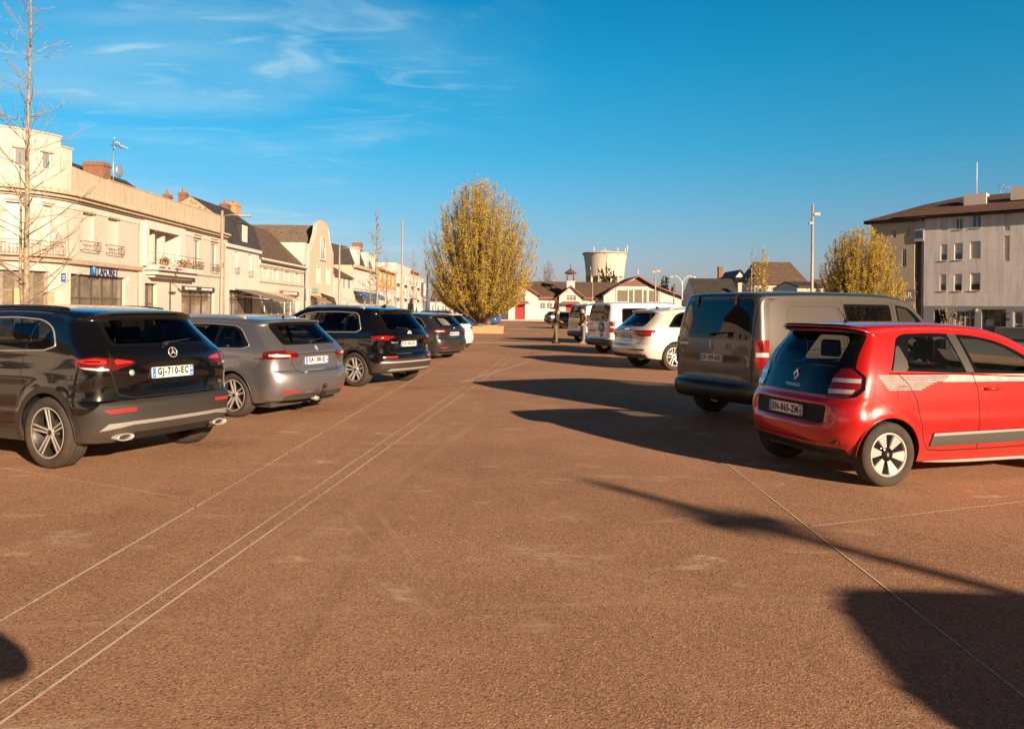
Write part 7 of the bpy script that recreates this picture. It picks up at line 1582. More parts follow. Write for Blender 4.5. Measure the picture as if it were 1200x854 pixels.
def build_R():
    # main slab: three storeys of square windows over a bluish grey ground floor
    far=Vector((1082-600,900))/900*71.; p=Path((far.x,far.y),(.73,-.683)); B=Bld('apartment_building','large stone clad apartment block with tiled roof and bluish ground floor','x' and p,0,26,lo=-1,hi=30); B.root['category']='building'; B.root['label']='large stone clad apartment block with tiled roof and bluish ground floor'
    S=B.S; e=30.; zg=B.Z(1130,358.6); ze=B.Z(1130,253.5)
    def H(x0,x1,y0,y1,d=.22): a,b=S(x0),S(x1); return (a,b,B.p.z_of(a,y1),B.p.z_of(a,y0),d)
    W=[H(1101.5,1109.5,257,270),H(1118.5,1127.5,255.5,269),H(1138,1149,252.5,267),
       H(1101.5,1109.5,286.5,305.5),H(1117.5,1127.5,285,304.5),H(1136,1148.5,283,303.5),
       H(1101,1108.5,321.5,341),H(1117.5,1127,321,341),H(1136.5,1148.5,320,340.5),
       H(1176,1182.5,249.5,270.5),H(1176,1182.5,276.5,306)]
    B.wall('upper_wall',M_panel,0,e,zg,ze,W,body=12.)
    kinds=['shutter','casement','casement','half','half','shutter','half','half','half','shutter','shutter']
    for h,k in zip(W,kinds):
        B.win(h[0],h[1],h[2],h[3],k,depth=.14,bars=1 if k=='casement' else 0,tr=.4 if k=='half' else None,fw=.07)
        if k!='shutter': B.part('window_sill',M_white,(h[0]-.05,h[1]+.05,h[2]-.06,h[2],0,.07))
    MG=mat('bluish_grey_paint',(.235,.235,.26),.7,var=.05)
    G=[H(1094.5,1109.5,363,400,.8),H(1119,1142.5,364.5,383,.2),H(1150,1179,362.5,395,.6),H(1187,1200,364,396,.2),H(1204,1222,364,396,.2)]
    G[0]=(G[0][0],G[0][1],0.,G[0][3],.8)
    B.wall('ground_floor_wall',MG,0,e,0,zg,[(h[0],h[1],max(0,h[2]),h[3],h[4]) for h in G],body=12.,top=False)
    B.win(*G[1][:4],'casement',depth=.1,bars=3,tr=.62,fm=M_wframe,pm=M_shoppane,name='shop_window'); B.win(*G[3][:4],'casement',depth=.1,bars=0,tr=.5,fm=M_wframe,pm=M_shoppane,name='shop_window',fw=.12); B.win(*G[4][:4],'casement',depth=.1,bars=1,tr=.5,fm=M_wframe,pm=M_shoppane,name='shop_window')
    B.win(G[2][0],G[2][1],max(.02,G[2][2]),G[2][3],'casement',depth=.5,bars=3,tr=.72,fm=mat('taupe_frame'),pm=M_pane,name='entrance_door',fw=.07)
    h=G[2]; B.part('door_notice',mat('pale_notice',(.32,.33,.33),.5),(h[0]+.3,h[0]+(h[1]-h[0])*.45,h[2]+1.0,h[2]+1.55,-.49,-.46),(h[0]+(h[1]-h[0])*.5,h[1]-.9,h[2]+1.0,h[2]+1.55,-.49,-.46))
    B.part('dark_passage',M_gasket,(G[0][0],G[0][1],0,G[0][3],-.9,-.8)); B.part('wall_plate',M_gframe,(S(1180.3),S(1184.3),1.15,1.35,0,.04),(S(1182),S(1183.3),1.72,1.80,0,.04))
    mb=MB(); c=B.p.at(S(1144.5),.25,zg-.42)-B.o; mb.lathe([(.01,-.1),(.26,-.1),(.26,.1),(.01,.1)],16,(c.x,c.y,c.z),'y'); mb.build('wall_lamp',M_gframe,B.root)
    B.part('eaves_fascia',mat('dark_brown_fascia',(.045,.030,.025),.7),(-1.5,e,ze,ze+.22,-.3,.5))
    # tiled roof: slopes back to a ridge, following the front
    mb=MB(); P=lambda t,d,z: tuple(B.p.at(t,d,z)-B.o); 
    mb.add([P(-2.6,.7,ze+.25),P(e,.7,ze+.25),P(e,-6.5,ze+2.9),P(2.,-6.5,ze+2.6),P(-2.6,-13,ze+.25),P(e,-13,ze+.25)],[(0,1,2,3),(0,3,4),(3,2,5,4),(0,4,5,1)],False); mb.build('roof',M_rtile,B.root)
    t=B.p.s_of(1142,0,30,-2.5); B.part('roof_vent',M_pale,(t-.9,t+.9,ze+.9,ze+2.25,-3.4,-2.2)); t2=B.p.s_of(1193,0,30,-2.5); B.part('roof_vent',M_pale,(t2-.6,t2+2,ze+1.4,ze+2.6,-3.4,-2.2))
    mb=MB(); mb.tube([P(t,-2.8,ze+2.2),P(t,-2.8,ze+5.2)],.045,6); mb.build('lightning_rod',M_shut,B.root)
    t=B.p.s_of(1171,0,30,-3.5); mb=MB(); mb.tube([P(t,-3.5,ze+1),P(t,-3.5,ze+3.1)],.03,5); mb.tube([P(t-.1,-3.5,ze+2.7),P(t+.9,-3.5,ze+2.7)],.025,5)
    for k in range(5): mb.tube([P(t+.1+.18*k,-3.5,ze+2.5),P(t+.1+.18*k,-3.5,ze+2.9)],.018,4)
    mb.tube([P(t-.25,-3.5,ze+2.9),P(t+.3,-3.5,ze+3.0)],.02,4); mb.build('television_aerial',M_strip,B.root)
    # small gabled dormer at the right edge
    # the recessed blue stair strip and the lit side wing on its left
    q0=B.p.at(0,0,0); p2=Path((q0.x-3.3,q0.y+3.4),(3.3,-3.4)); L2=math.hypot(3.3,3.4)
    C=Bld('apartment_building','beige side wing of the apartment block with tiled roof and blue stair strip',p2,0,L2,lo=0,hi=L2); C.root['category']='building'
    S2=C.S; Zc=lambda px,py:C.p.z_of(S2(px),py)
    ze2=ze-.15; zt2=Zc(1062,283)
    W2=[(S2(1044.5),S2(1049.5),Zc(1045,279),Zc(1045,269),.2),(S2(1062),S2(1066.5),Zc(1062,277),Zc(1062,266),.2),(S2(1056.5),S2(1061.5),Zc(1057,313),Zc(1057,292),.2),(S2(1040),S2(1045),Zc(1041,316),Zc(1041,297),.2),(S2(1040),S2(1045),Zc(1041,347),Zc(1041,330),.2)]
    W2=[h for h in W2 if h[1]>h[0]]
    es=S2(1071.)
    C.wall('wall',mat('beige_cladding',(.52,.42,.31),.85,var=.08),0,es,0,ze2,W2,body=8.)
    for h in W2: C.win(*h[:4],'casement',depth=.1,bars=1)
    C.part('blue_stair_strip',mat('navy_glass_strip',(.012,.025,.075),.15,coat=.5),(S2(1080),L2-.05,0,Zc(1078,283),-.6,-.5)); C.part('grey_column',mat('pale_column',(.40,.38,.37),.7),(S2(1078),S2(1080),0,Zc(1078,283),-.6,-.3)); C.part('recess_wall',M_band,(es,S2(1078),0,Zc(1078,283),-1.4,-1.2))
    C.part('upper_box',mat('pale_grey_cladding',(.40,.39,.40),.7),(es,L2-.02,Zc(1074,283),ze2,-2.,.1)); C.part('box_window',M_pane,((es+L2)/2-.3,(es+L2)/2+.3,ze2-1.6,ze2-.9,.1,.12))
    C.part('eaves_fascia',MATS['dark_brown_fascia'],(-.5,L2-.1,ze2,ze2+.3,-.3,.6))
    mb=MB(); P=lambda t,d,z: tuple(C.p.at(t,d,z)-C.o); mb.add([P(-.5,.75,ze2+.25),P(L2+.4,.75,ze2+.25),P(L2+3,-6.5,ze2+3.0),P(3.,-5.5,ze2+2.2),P(-.5,-9,ze2+.25),P(L2+3,-12,ze2+.25)],[(0,1,2,3),(0,3,4),(3,2,5,4)],False); mb.build('roof',M_rtile,C.root)
    # hanging sign on the wing
    c=C.p.at(S2(1064),1.0,Zc(1064,346.5))-C.o; mb=MB(); mb.M=Matrix.Translation(c); mb.box(-1.0,1.0,-.06,.06,-.55,.55); o=mb.build('hanging_sign',M_gasket,C.root); 
    vs,fs=text_geo('BAR',.75,.02,.01); q=MB(); q.M=frame(c+Vector((0,-.08,0)),(0,-1,0)); q.add(vs,fs,False); q.build('sign_lettering',mat('dim_sign_lettering',(.22,.20,.18),.6),o)
    return B
build_R()

# the rest of the square's surroundings, outside the photograph to the left, right and behind; mirrored in the car glass
def plain(name,label,p,L,wm,rm,zt,zr,n,cat='building'):
    B=Bld(name,label,Path(p[:2],p[2:]),0,L,lo=0,hi=L); B.root['category']=cat
    hs=[(L*(k+.3)/n,L*(k+.7)/n,z,z+1.7,.2) for k in range(n) for z in (1.,4.2)]
    B.wall('wall',wm,0,L,0,zt,hs)
    for h in hs: B.win(*h[:4],'casement',depth=.1,bars=1)
    B.gable_roof('roof',rm,0,L,0,-9,zt,zr,over=.35); B.gable_ends(wm,0,L,0,-9,zt,zr-.1); return B
plain('shop_building','cream terrace continuing the left street beside the camera',(XF,2.,0,1),20,M_cream,M_slate,7.4,10.6,6)
plain('shop_building','white terrace continuing the left street behind the camera',(XF,-26.,0,1),26,M_white,M_tileb,6.8,9.8,8)
plain('shop_building','pinkish terrace at the far end of the left street behind the camera',(XF,-62.,0,1),33,M_pink,M_slate,8.2,11.,9)
plain('apartment_building','long pale block closing the square behind the camera',(30.,-66.,-1,0),48,M_pale,M_slate,8.4,11.5,13)
plain('apartment_building','beige terrace on the right side of the square beside the camera',(47.,26.,0,-1),34,M_pale,M_tileb,7.8,10.6,10)
# ================================================================== trees
M_bark=mat('pale_bark',(.30,.235,.165),.9,var=.45,vscale=8,bump=.4,bscale=40)
M_bark2=mat('grey_brown_bark',(.16,.125,.09),.9,var=.3,vscale=6,bump=.5,bscale=30)
M_twig=mat('brown_twigs',(.20,.145,.095),.9,var=.2)
def leaf_mat(name,c1,c2):
    m=bpy.data.materials.new(name); m.use_nodes=True; nt=m.node_tree; nt.nodes.clear(); L=nt.links.new
    o=nd(nt,'ShaderNodeOutputMaterial'); g=nd(nt,'ShaderNodeNewGeometry'); rp=nd(nt,'ShaderNodeValToRGB'); L(g.outputs['Random Per Island'],rp.inputs[0]); rp.color_ramp.elements[0].color=(*c1,1); rp.color_ramp.elements[1].color=(*c2,1)
    tc=nd(nt,'ShaderNodeTexCoord'); n=nd(nt,'ShaderNodeTexNoise',Scale=.8,Detail=3.); L(tc.outputs['Object'],n.inputs['Vector']); mx=nd(nt,'ShaderNodeMix',data_type='RGBA',blend_type='MULTIPLY'); mx.inputs[0].default_value=.3; L(rp.outputs[0],mx.inputs[6]); L(n.outputs['Color'],mx.inputs[7])
    d=nd(nt,'ShaderNodeBsdfDiffuse'); t=nd(nt,'ShaderNodeBsdfTranslucent'); s=nd(nt,'ShaderNodeMixShader'); s.inputs[0].default_value=.35; L(mx.outputs[2],d.inputs[0]); L(mx.outputs[2],t.inputs[0]); L(d.outputs[0],s.inputs[1]); L(t.outputs[0],s.inputs[2]); L(s.outputs[0],o.inputs[0]); return m
M_leafy=leaf_mat('fresh_yellow_green_leaf',(.62,.43,.040),(.86,.64,.09))
M_leafd=leaf_mat('olive_leaf',(.22,.16,.03),(.40,.26,.04))
M_leafe=leaf_mat('dark_evergreen_leaf',(.035,.05,.015),(.07,.085,.025))
def bez(a,b,c,n): return [a*(1-t)**2+b*2*t*(1-t)+c*t*t for t in [k/n for k in range(n+1)]]
def fan_tree(name,label,loc,H,prof,nl,nt_,leafs,ls,seed,trunkr=.22,zb=.6,leafm=None,barkm=None,group=None,asc=1.,bias=1.,cat='tree'):
    """many-stemmed ascending tree; prof(z)->crown half width"""
    rnd=random.Random(seed); root=thing(name,label,cat,loc,rnd.uniform(0,6),group); tr=MB(); tw=MB(); LV=[]; LF=[]
    tr.tube([(0,0,-.1),(0,0,zb*.6),(0.02,0,zb*1.6)],[trunkr*1.25,trunkr,trunkr*.8],12)
    for i in range(nl):
        ztop=zb+(H-zb)*(.10+.90*rnd.random()**.75); R_=prof(ztop); rr=R_*(rnd.random()**.40)*rnd.uniform(.94,1.03); a=rnd.uniform(0,2*math.pi)
        z0=zb*rnd.uniform(.5,1.8); P0=Vector((trunkr*.5*math.cos(a),trunkr*.5*math.sin(a),z0)); P2=Vector((rr*math.cos(a),rr*math.sin(a),ztop)); P1=Vector((rr*.75*math.cos(a),rr*.75*math.sin(a),z0+(ztop-z0)*(.30 if asc>=1 else .6)))
        n=8; B=bez(P0,P1,P2,n); r0=trunkr*rnd.uniform(.22,.42)*(ztop/H)**.5
        tr.tube(B,[max(.010,r0*(1-k/n)**.8) for k in range(n+1)],5)
        ln=(P2-P0).length
        for q in range(int(nt_*(.4+ln/H))):
            t=rnd.uniform(.22,1.)**.8; k=min(n-1,int(t*n)); p=B[k].lerp(B[k+1],t*n-k); dr=(B[k+1]-B[k]).normalized()
            side=Vector((rnd.gauss(0,1),rnd.gauss(0,1),rnd.gauss(0,.4))).normalized(); outw=Vector((p.x,p.y,0)); outw=outw.normalized() if outw.length>.1 else side
            d=(dr*.9*asc+side*.55+outw*.18+Vector((0,0,.45*asc))).normalized(); L_=rnd.uniform(.30,.80)*H/10*(1.15-.4*t)
            e=p+d*L_; tw.tube([p,p.lerp(e,.5)+side*.04,e],[.010,.006,.003],3,cap=False)
            for s in range(leafs):
                u=rnd.uniform(.1,1.05)*bias; c=p.lerp(e,min(u,1.05))+Vector((rnd.gauss(0,.06),rnd.gauss(0,.06),rnd.gauss(0,.06)))*H/10
                nn=Vector((rnd.gauss(0,1),rnd.gauss(0,1),rnd.gauss(0,1))).normalized(); uu=nn.orthogonal().normalized(); vv=nn.cross(uu); s1=ls*rnd.uniform(.6,1.3); s2=s1*.6; b=len(LV)
                LV += [c-uu*s1,c-vv*s2,c+uu*s1,c+vv*s2]; LF.append((b,b+1,b+2,b+3))
    t=tr.build('trunk',barkm or M_bark2,root); tw.build('twigs',M_twig,t)
    if LF: raw('crown',[tuple(v) for v in LV],LF,leafm or M_leafy,root)
    return root
def profp(pts): return lambda z: float(curve1(pts,[z])[0])
g0=at(565,0,54.); 
fan_tree('broad_hornbeam_tree','broad round tree in fresh yellow green leaf growing from the raised brick bed',(g0.x,54.,.35),10.2,profp([(0,1.2),(.9,2.3),(2.1,3.4),(3.3,4.0),(4.6,4.25),(6,4.1),(7.6,3.45),(8.8,2.6),(9.6,1.7),(10.2,.7)]),520,18,14,.040,3,trunkr=.22,zb=.45,leafm=M_leafy)
g=at(1013,0,58.); fan_tree('round_tree','rounded yellow green tree standing before the apartment block',(g.x,58.,0),8.0,profp([(0,1.),(1.2,2.6),(3,3.3),(4.8,3.25),(6.4,2.6),(7.4,1.6),(8.0,.5)]),340,17,12,.048,5,trunkr=.20,zb=.6,leafm=M_leafy)
g=at(993,0,66.); fan_tree('half_bare_tree','half bare tree just left of the rounded yellow green tree',(g.x,66.,0),8.6,profp([(0,.8),(1.5,2.2),(3,3.),(5,2.9),(7,1.8),(8.6,.3)]),110,15,2,.075,6,trunkr=.2,zb=.8,leafm=M_leafd)
g=at(896,0,50.); fan_tree('slender_tree','slender young tree with sparse yellow leaves beside the cream house',(g.x,50.,0),6.0,profp([(0,.3),(1.2,.8),(3,1.0),(4.5,.6),(6,.15)]),40,10,4,.060,7,trunkr=.09,zb=.8)
g=at(645,0,190.); fan_tree('poplar_tree','pale bare poplar rising behind the market hall roof',(g.x,190.,0),14.2,profp([(0,1),(5,2.8),(9,2.9),(12,2.),(14.2,.3)]),60,9,3,.16,8,trunkr=.35,zb=2,leafm=leaf_mat('tan_bud',(.34,.27,.17),(.42,.34,.2)))
g=at(712.5,0,160.); fan_tree('evergreen_tree','dark evergreen crown showing over the hall roof before the water tower',(g.x,160.,0),10.6,profp([(0,1),(6,2.2),(8.5,2.9),(10,2.2),(10.8,.5)]),60,10,9,.20,9,trunkr=.3,zb=2,leafm=M_leafe)
g=at(783,0,150.); fan_tree('evergreen_tree','dark evergreen bush standing right of the market hall gable',(g.x,150.,0),8.4,profp([(0,1),(4,2.0),(6.5,2.0),(8.4,.5)]),45,10,8,.18,10,trunkr=.3,zb=1,leafm=M_leafe)
g=at(537,0,88.); fan_tree('round_tree','young yellow green tree behind the left side of the big tree',(g.x,88.,0),6.2,profp([(0,.8),(2,1.8),(4,2.),(6.2,.3)]),40,12,7,.11,11,trunkr=.12,zb=1.6)

def bare_tree(name,label,loc,H,seed,r0=.11,spread=1.,z1=2.2,n=34,group=None,co=False,rz=0.,rmin=.0032):
    rnd=random.Random(seed); root=thing(name,label,'tree',loc,rz,group); tr=MB()
    pts=[]; x=y=0
    for k in range(15): z=H*k/14; x+=rnd.gauss(0,.02); y+=rnd.gauss(0,.02); pts.append(Vector((x,y,z)))
    tr.tube(pts,[max(.008,r0*(1-k/14)**.75*(1.25 if k==0 else 1)) for k in range(15)],10); tr.build('trunk',M_bark,root); br=MB()
    def limb(p,d,L,r,dep):
        m=6; P=[p]; dd=d.copy()
        for k in range(m): dd=(dd+Vector((rnd.gauss(0,.10),rnd.gauss(0,.10),rnd.gauss(.07,.05)))).normalized(); P.append(P[-1]+dd*L/m)
        br.tube(P,[max(rmin,r*(1-k/(m+.5))) for k in range(m+1)],5,cap=False)
        if dep>0:
            for q in range(rnd.randint(3,6)):
                k=rnd.randint(1,m-1); s=Vector((rnd.gauss(0,1),rnd.gauss(0,1),rnd.gauss(.15,.5))).normalized(); d2=(P[k+1]-P[k]).normalized(); limb(P[k],(d2*.8+s*.8).normalized(),L*rnd.uniform(.25,.5),r*.45,dep-1)
    for i in range(n):
        z=z1+(H*.96-z1)*((i+rnd.random())/n); t=z/H; k=min(13,int(t*14)); p=pts[k].lerp(pts[k+1],t*14-k); a=rnd.uniform(0,6.28); L=spread*H*.20*(1.08-t)*rnd.uniform(.5,1.15)
        limb(p,Vector((math.cos(a),math.sin(a),rnd.uniform(.1,.7))).normalized(),L,r0*.28*(1.1-t),1)
    if co:   # second leader
        P=[pts[1]+Vector((-.05,0,0)),pts[3]+Vector((-.20,.05,0)),pts[5]+Vector((-.24,.1,0)),pts[7]+Vector((-.34,.2,0))]; br.tube(P,[r0*.6,r0*.5,r0*.35,.012],7)
    br.build('branches',M_bark,root); return root
g=at(33,0,21.5); bare_tree('bare_plane_tree','tall bare young tree with peeling pale bark before the rounded corner building',(g.x,21.5,0),11.8,21,r0=.092,spread=1.5,z1=1.6,n=70,co=True,rmin=.005)
GT='young bare trees along the street'
bt=None
for i,(px,Y,H,lab) in enumerate(((445,50,6.9,'bare young street tree before the tall white mansard house'),(458,52,5.4,'bare young street tree right of the mansard house, before the orange house'),(488,95,9.2,'bare young street tree between the tall mast and the block of flats'),(514,108,8.6,'bare young street tree between dark banner mast and big tree'),(437,90,6.4,'thin bare street tree close to the blue awning'),(467,104,7.2,'bare young street tree just left of the tall pale mast'),(501,128,7.4,'farthest bare street tree beside the red and white banner'))):
    g=at(px,0,Y)
    if bt is None: bt=bare_tree('bare_street_tree',lab,(g.x,Y,0),8.3,31,r0=.10,spread=1.15,z1=2.,n=44,group=GT,rmin=.012)
    else: k=H/8.3; copy_tree(bt,None,(g.x,Y,0),i*1.3,lab,(k,k,k))
g=at(884,0,78.); bare_tree('bare_tree','leafless tree with fine upright branches behind the slender young tree',(g.x,78.,0),8.4,41,r0=.14,spread=1.2,z1=2.5,n=34,rmin=.012)
GR='thin trees before the apartment block'
for px,Y,H,lab in ((1052.5,50,4.9,'thin pale bare tree under the hanging sign of the block'),(1079,48,3.9,'thin bare tree before the blue stair strip')):
    g=at(px,0,Y); bare_tree('bare_street_tree',lab,(g.x,Y,0),H,int(px),r0=.06,spread=1.5,z1=1.2,n=16,group=GR)
g=at(793,0,95.); bare_tree('bare_tree','small bare tree right of the market hall near the double lamp',(g.x,95.,0),6.8,44,r0=.08,spread=1.1,z1=1.5,n=18)
# low white wild bush by the apartment entrance
g=at(1106,392,60.); root=fan_tree('flowering_shrub','small pale blossoming shrub in the dark passage of the apartment block',(g.x-.6,58.,0),2.7,profp([(0,.3),(1.5,.9),(2.4,.6),(2.7,.2)]),22,12,6,.05,12,trunkr=.05,zb=.2,leafm=leaf_mat('pale_blossom',(.55,.44,.30),(.7,.6,.45)),cat='shrub')

# raised bed round the big tree
root=thing('raised_planting_bed','low brick raised bed of dry earth round the foot of the big tree','planting bed',(g0.x,53.2,0))
mb=MB(); a,b=-2.0,1.75
for q in ((a,b,-2.2,-1.95),(a,b,1.95,2.2),(a,a+.25,-1.95,1.95),(b-.25,b,-1.95,1.95)): mb.box(*q,0,.42)
mb.build('bed_wall',brick_mat('bed_brick',(.48,.27,.13),(.42,.23,.11),(.40,.30,.2)),root,.01); mb=MB()
for q in ((a-.04,b+.04,-2.24,-1.93),(a-.04,b+.04,1.93,2.24),(a-.04,a+.27,-1.93,1.93),(b-.27,b+.04,-1.93,1.93)): mb.box(*q,.42,.48)
mb.build('bed_coping',mat('warm_coping_stone',(.50,.33,.19),.85,var=.15),root,.01)
mb=MB(); n=14; vs=[]
for i in range(n+1):
    for j in range(n+1): x=a+.2+(b-a-.4)*i/n; y=-1.97+3.94*j/n; vs.append((x,y,.36+.12*math.exp(-(x*x+y*y)/1.2)+random.uniform(-.015,.02)))
mb.add(vs,[(i*(n+1)+j,(i+1)*(n+1)+j,(i+1)*(n+1)+j+1,i*(n+1)+j+1) for i in range(n) for j in range(n)],True); mb.build('earth',mat('dry_orange_earth',(.36,.20,.09),.95,var=.3,vscale=5,bump=.6,bscale=30),root)

# ================================================================== masts, lamps, signs
M_pole=mat('galvanised_pole',(.36,.30,.245),.55,.1,var=.1); M_pole2=mat('dark_pole',(.05,.045,.05),.5)
def lamp_arm(label,px,Y,H,dirn=1,group='street lamps with a side arm',arm=1.3,r=.07):
    g=at(px,0,Y); root=thing('street_lamp',label,'street lamp',(g.x,Y,0),0,group); mb=MB(); mb.tube([(0,0,0),(0,0,1.),(0,0,H)],[r*1.2,r,r*.65],10); mb.build('pole',M_pole,root)
    mb=MB(); mb.tube([(0,0,H-.28),(dirn*arm*.4,0,H-.20),(dirn*arm,0,H-.26)],[.035,.03,.025],7); mb.build('arm',M_pole,root)
    mb=MB(); mb.prism(rpoly([(0,-.05),(.62,-.03),(.62,.03),(0,.07)],.03),-.14,.14,'y'); mb.v=[Vector((v.x*dirn+dirn*(arm-.35),v.y,v.z+H-.26)) for v in mb.v]; o=mb.build('lamp_head',mat('pale_lamp_head',(.5,.45,.38),.4,.2),root,.02)
    mb=MB(); mb.box(-.09,.09,-.09,.09,H*.55,H*.55+.28); mb.build('collar_box',M_pole,root); mb=MB(); mb.cyl((0,0,0),.17,.03,'z',12); mb.build('base_plate',M_pole,root)
    return root
lamp_arm('tall street lamp with side arm before the cream and white houses',263,40.,6.6,1,r=.10,arm=1.25)
lamp_arm('street lamp with side arm before the small white house',401,60.,6.5,1,r=.10,arm=1.5)
def mast(label,px,Y,H,r,heads=(),m=M_pole,name='tall_mast',cat='mast',cam=False):
    g=at(px,0,Y); root=thing(name,label,cat,(g.x,Y,0)); mb=MB(); mb.tube([(0,0,0),(0,0,H*.3),(0,0,H)],[r*1.15,r,r*.7],10); mb.build('pole',m,root)
    for (z,dx,s) in heads:
        mb=MB(); mb.tube([(0,0,z),(dx*.5,0,z+.02)],.03,6); mb.prism(rpoly([(dx*.5-.2*s,-.12*s),(dx*.5+.28*s,-.12*s),(dx*.5+.28*s,.14*s),(dx*.5-.2*s,.12*s)],.04),-.16*s,.16*s,'y'); mb.v=[Vector((v.x,v.y,v.z+(z if abs(v.z)<1 and z>1 and k>=0 else 0))) if v.z<1 else v for k,v in enumerate(mb.v)]; mb.build('floodlight',M_pole,root,.01)
    return root
mast('tall plain pale mast standing before the far houses',474.3,45.,6.85,.062)
mast('tall lamp mast with two floodlights beside the apartment block',955,48.,8.4,.10,((7.75,.42,.8),(7.2,-.22,.6)),name='floodlight_mast',cat='lamp mast')
mast('distant floodlight mast with twin heads before the market hall gable',771.5,98.,7.2,.10,((6.7,.5,1.2),(6.6,-.5,1.2)),name='floodlight_mast',cat='lamp mast')
mast('dark slim mast left of the big tree',504.5,100.,5.8,.14,m=M_pole2)
mast('slim pale mast before the right half of the market hall',698,86.,5.6,.05)
g=at(499.5,0,118.); root=thing('banner_sign','red and white upright banner sign at the far left of the square','sign',(g.x,118.,0)); mb=MB(); mb.tube([(0,0,0),(0,0,5.7)],.06,6); mb.build('post',M_pole2,root); mb=MB(); mb.box(-.35,.0,-.06,.06,3.4,5.6); mb.build('banner',mat('dark_red_banner',(.20,.03,.03),.6),root); mb=MB(); mb.box(.09,.35,-.05,.05,3.6,5.4); mb.build('banner_panel',M_plate,root)
# little posts and bollards on the far left
i=0
for px,Y,H,lab in ((544,70,3.4,'slim post left of the big tree, nearest the white car'),(526,92,3.9,'slim pale post between the bare tree and the big tree'),(552,96,3.5,'slim pale post seen through the lower branches of the big tree')):
    g=at(px,0,Y); o=thing('thin_post',lab,'post',(g.x,Y,0),0,'slim pale posts near the big tree'); mb=MB(); mb.tube([(0,0,0),(0,0,H)],.07,8); mb.build('post',M_pole,o); mb=MB(); mb.cyl((0,0,0),.13,.04,'z',12); mb.build('base_plate',M_pole,o)
# twin curved street lamp at the far right of the hall
g=at(803,0,100.); root=thing('twin_arm_lamp','pale twin arm street lamp right of the market hall','street lamp',(g.x,100.,0)); mb=MB(); mb.tube([(0,0,0),(0,0,5.6)],[.10,.06],8); mb.build('pole',M_shut,root)
for s in (-1,1):
    mb=MB(); mb.tube([(0,0,4.8),(s*.25,0,5.8),(s*.8,0,6.25),(s*1.4,0,6.1)],.045,6); mb.build('arm',M_shut,root); mb=MB(); mb.sphere((s*1.5,0,6.05),.22,10,6,(1.4,1,.5)); mb.build('lamp_head',M_shut,root)

